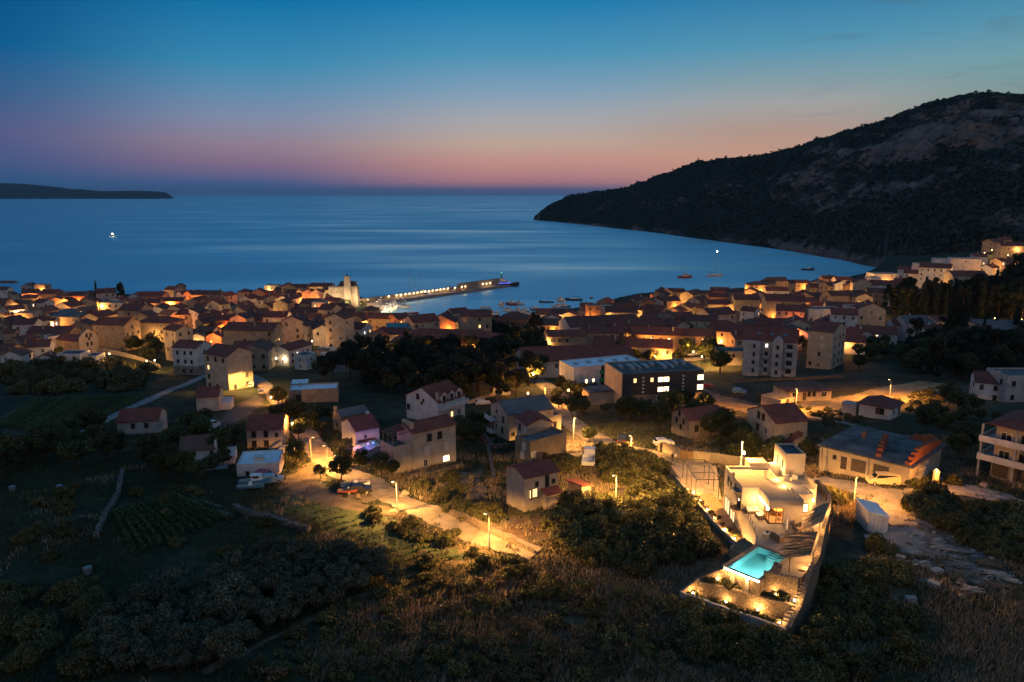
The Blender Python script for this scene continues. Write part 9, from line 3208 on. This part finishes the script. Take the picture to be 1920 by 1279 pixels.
ki = np.repeat(np.arange(len(pts)), 5)
rad = rg6.uniform(1.2, 3.4, len(pts))[ki]
d = rg6.normal(size=(n, 3))
d /= np.linalg.norm(d, axis=1)[:, None]
d[:, 2] = np.abs(d[:, 2])
c = pts[ki] + d * rad[:, None] * .8
t = np.cross(d, rg6.normal(size=(n, 3)))
t /= np.linalg.norm(t, axis=1)[:, None]
b = np.cross(d, t)
s = (rad * rg6.uniform(.5, .9, n))[:, None]
v = np.stack([c - t * s, c - b * s, c + t * s, c + b * s], 1).reshape(-1, 3)
o = link('mountain_scrub', np_mesh('mountain_scrub', v, np.arange(n * 4).reshape(-1, 4), leaf_mat('scrub_leaves', (0.010, 0.019, 0.014, 1), (0.030, 0.042, 0.032, 1), .1)))
tag(o, 'dark scrub covering the long ridge across the bay', 'scrub', kind='stuff')
for k, (u, s) in enumerate([(1040, 1), (1085, 1), (1130, 1), (1165, 1), (1195, 1.2), (1225, 1.1), (1262, 1.2), (1285, 1), (1310, 1.3), (1318, 1), (1335, 1.3), (1362, 1.1), (1390, 1.4), (1407, 1.2), (1425, 1), (1447, 1.4), (1462, 1.2), (1480, 1), (1500, 1.4), (1532, 1.2), (1553, 1), (1586, 1.5), (1592, 1.2), (1618, 1.3), (1645, 1.2), (1662, 1.4), (1690, 1), (1718, 1.2), (1760, 1.2), (1800, 1), (1832, 1.5), (1842, 1.4), (1856, 1.6), (1862, 1.4), (1893, 2.0), (1912, 1)]):
 vr_ = float(np.interp(u, [m_[0] for m_ in MT], [m_[2] for m_ in MT]))
 hit = None
 vv_ = vr_ - 6
 while hit is None and vv_ < vr_ + 14:
  vv_ += .5
  hit = PM(u, vv_)
 if hit is None:
  continue
 plant('ridgetree', hit.x, hit.y + 4, s * (.38 + .22 * random.random()), 'pine_tree', 'small pine silhouetted on the skyline of the ridge', 'pine tree', 'pines on the ridge skyline', z=hit.z - 2.2)
# ------------------------------------------------------------------ labels of the old town houses and lanterns: their look, then their place among named landmarks
MARKS = [('the chapel', 170, 640), ('the fortress tower', 652, 545), ('the two-lamp corner house', 545, 660), ('the white-gabled hall', 1115, 600), ('the ochre guesthouse', 1265, 622), ('the balcony apartment block', 1430, 660), ('the red-roofed hotel front', 1756, 500), ('the far left shore', 20, 540), ('the pointed cypress', 182, 545), ('the marina stone building', 705, 595), ('the huge red hall roof', 845, 620), ('the tilted-roof modern house', 131, 592), ('the orange chimneys', 1040, 580), ('the brown block house', 1112, 580), ('the tall blank apartment block', 1550, 640), ('the lit two-storey gable', 1615, 530), ('the big red-roofed stone house', 1470, 560), ('the flaring orange lantern', 396, 636), ('the long hipped stone house', 300, 600), ('the lit yellow gable', 272, 595), ('the brightly lit balcony house', 552, 605), ('the lit dormer house', 1315, 600), ('the shore headland roofs', 1240, 545), ('the hillside lamp cluster', 1860, 462), ('the grey shed among cypresses', 1875, 605), ('the white right-edge house', 1878, 700), ('the cluster above the pier', 560, 540), ('the red-lit terrace wall', 322, 562), ('the orange-lit gable wall', 1534, 532), ('the twin-window tower house', 1407, 585)]
ORD = ['first', 'second', 'third', 'fourth', 'fifth', 'sixth', 'seventh', 'eighth', 'ninth', 'tenth', 'eleventh', 'twelfth', 'thirteenth', 'fourteenth', 'fifteenth', 'sixteenth', 'seventeenth', 'eighteenth', 'nineteenth', 'twentieth', 'twenty-first', 'twenty-second', 'twenty-third', 'twenty-fourth']
def place_words(items):
 """items: (key, u, v) -> {key: 'second left of the chapel'} by nearness to the closest landmark"""
 groups = {}
 for key, u, v in items:
  mk = min(MARKS, key=lambda m: (m[1] - u) ** 2 + ((m[2] - v) * 1.6) ** 2)
  dx, dy = u - mk[1], v - mk[2]
  way = ('right of' if dx > 0 else 'left of') if abs(dx) > abs(dy) * 1.3 else ('above' if dy < 0 else 'below')
  groups.setdefault((mk[0], way), []).append((dx * dx + dy * dy, key))
 out = {}
 for (mk, way), lst in groups.items():
  for i, (d_, key) in enumerate(sorted(lst)):
   out[key] = f'{ORD[i]} {way} {mk}'
 return out
pw = place_words([(k, h_[1], h_[2]) for k, h_ in enumerate(HOUSES)])
for k, (o, u, v, d_, lit) in enumerate(HOUSES):
 lab = d_ + ', ' + pw[k]
 if len(lab.split()) > 16:
  lab = d_.split(' with ')[0] + ', ' + pw[k]
 o['label'] = lab
pw = place_words([(k, l_[1], l_[2]) for k, l_ in enumerate(LAMPS)])
for k, (o, u, v, kd) in enumerate(LAMPS):  # the lanterns added for facade glow are labelled here as well
 o['label'] = {'amb': 'orange', 'wrm': 'yellow', 'red': 'red-orange', 'wht': 'white'}[kd] + ' glowing street lantern, ' + pw[k]
# ------------------------------------------------------------------ air: thin dusk haze over the bay
hm = bpy.data.materials.new('dusk_air')
hm.use_nodes = True
ht = hm.node_tree
for nd in list(ht.nodes):
 ht.nodes.remove(nd)
ho = ht.nodes.new('ShaderNodeOutputMaterial')
hv = ht.nodes.new('ShaderNodeVolumePrincipled')
hv.inputs['Color'].default_value = (0.4, 0.72, 1.0, 1)
hv.inputs['Density'].default_value = 2.2e-5
ht.links.new(hv.outputs[0], ho.inputs['Volume'])
hm.cycles.homogeneous_volume = True
mb = MB()
mb.box(-45000, 45000, -2500, 61000, -12, 420)
tag(mb.build('haze', hm), 'thin blue evening haze over the bay and the hills', 'haze', kind='stuff')
cy.volume_bounces = 0
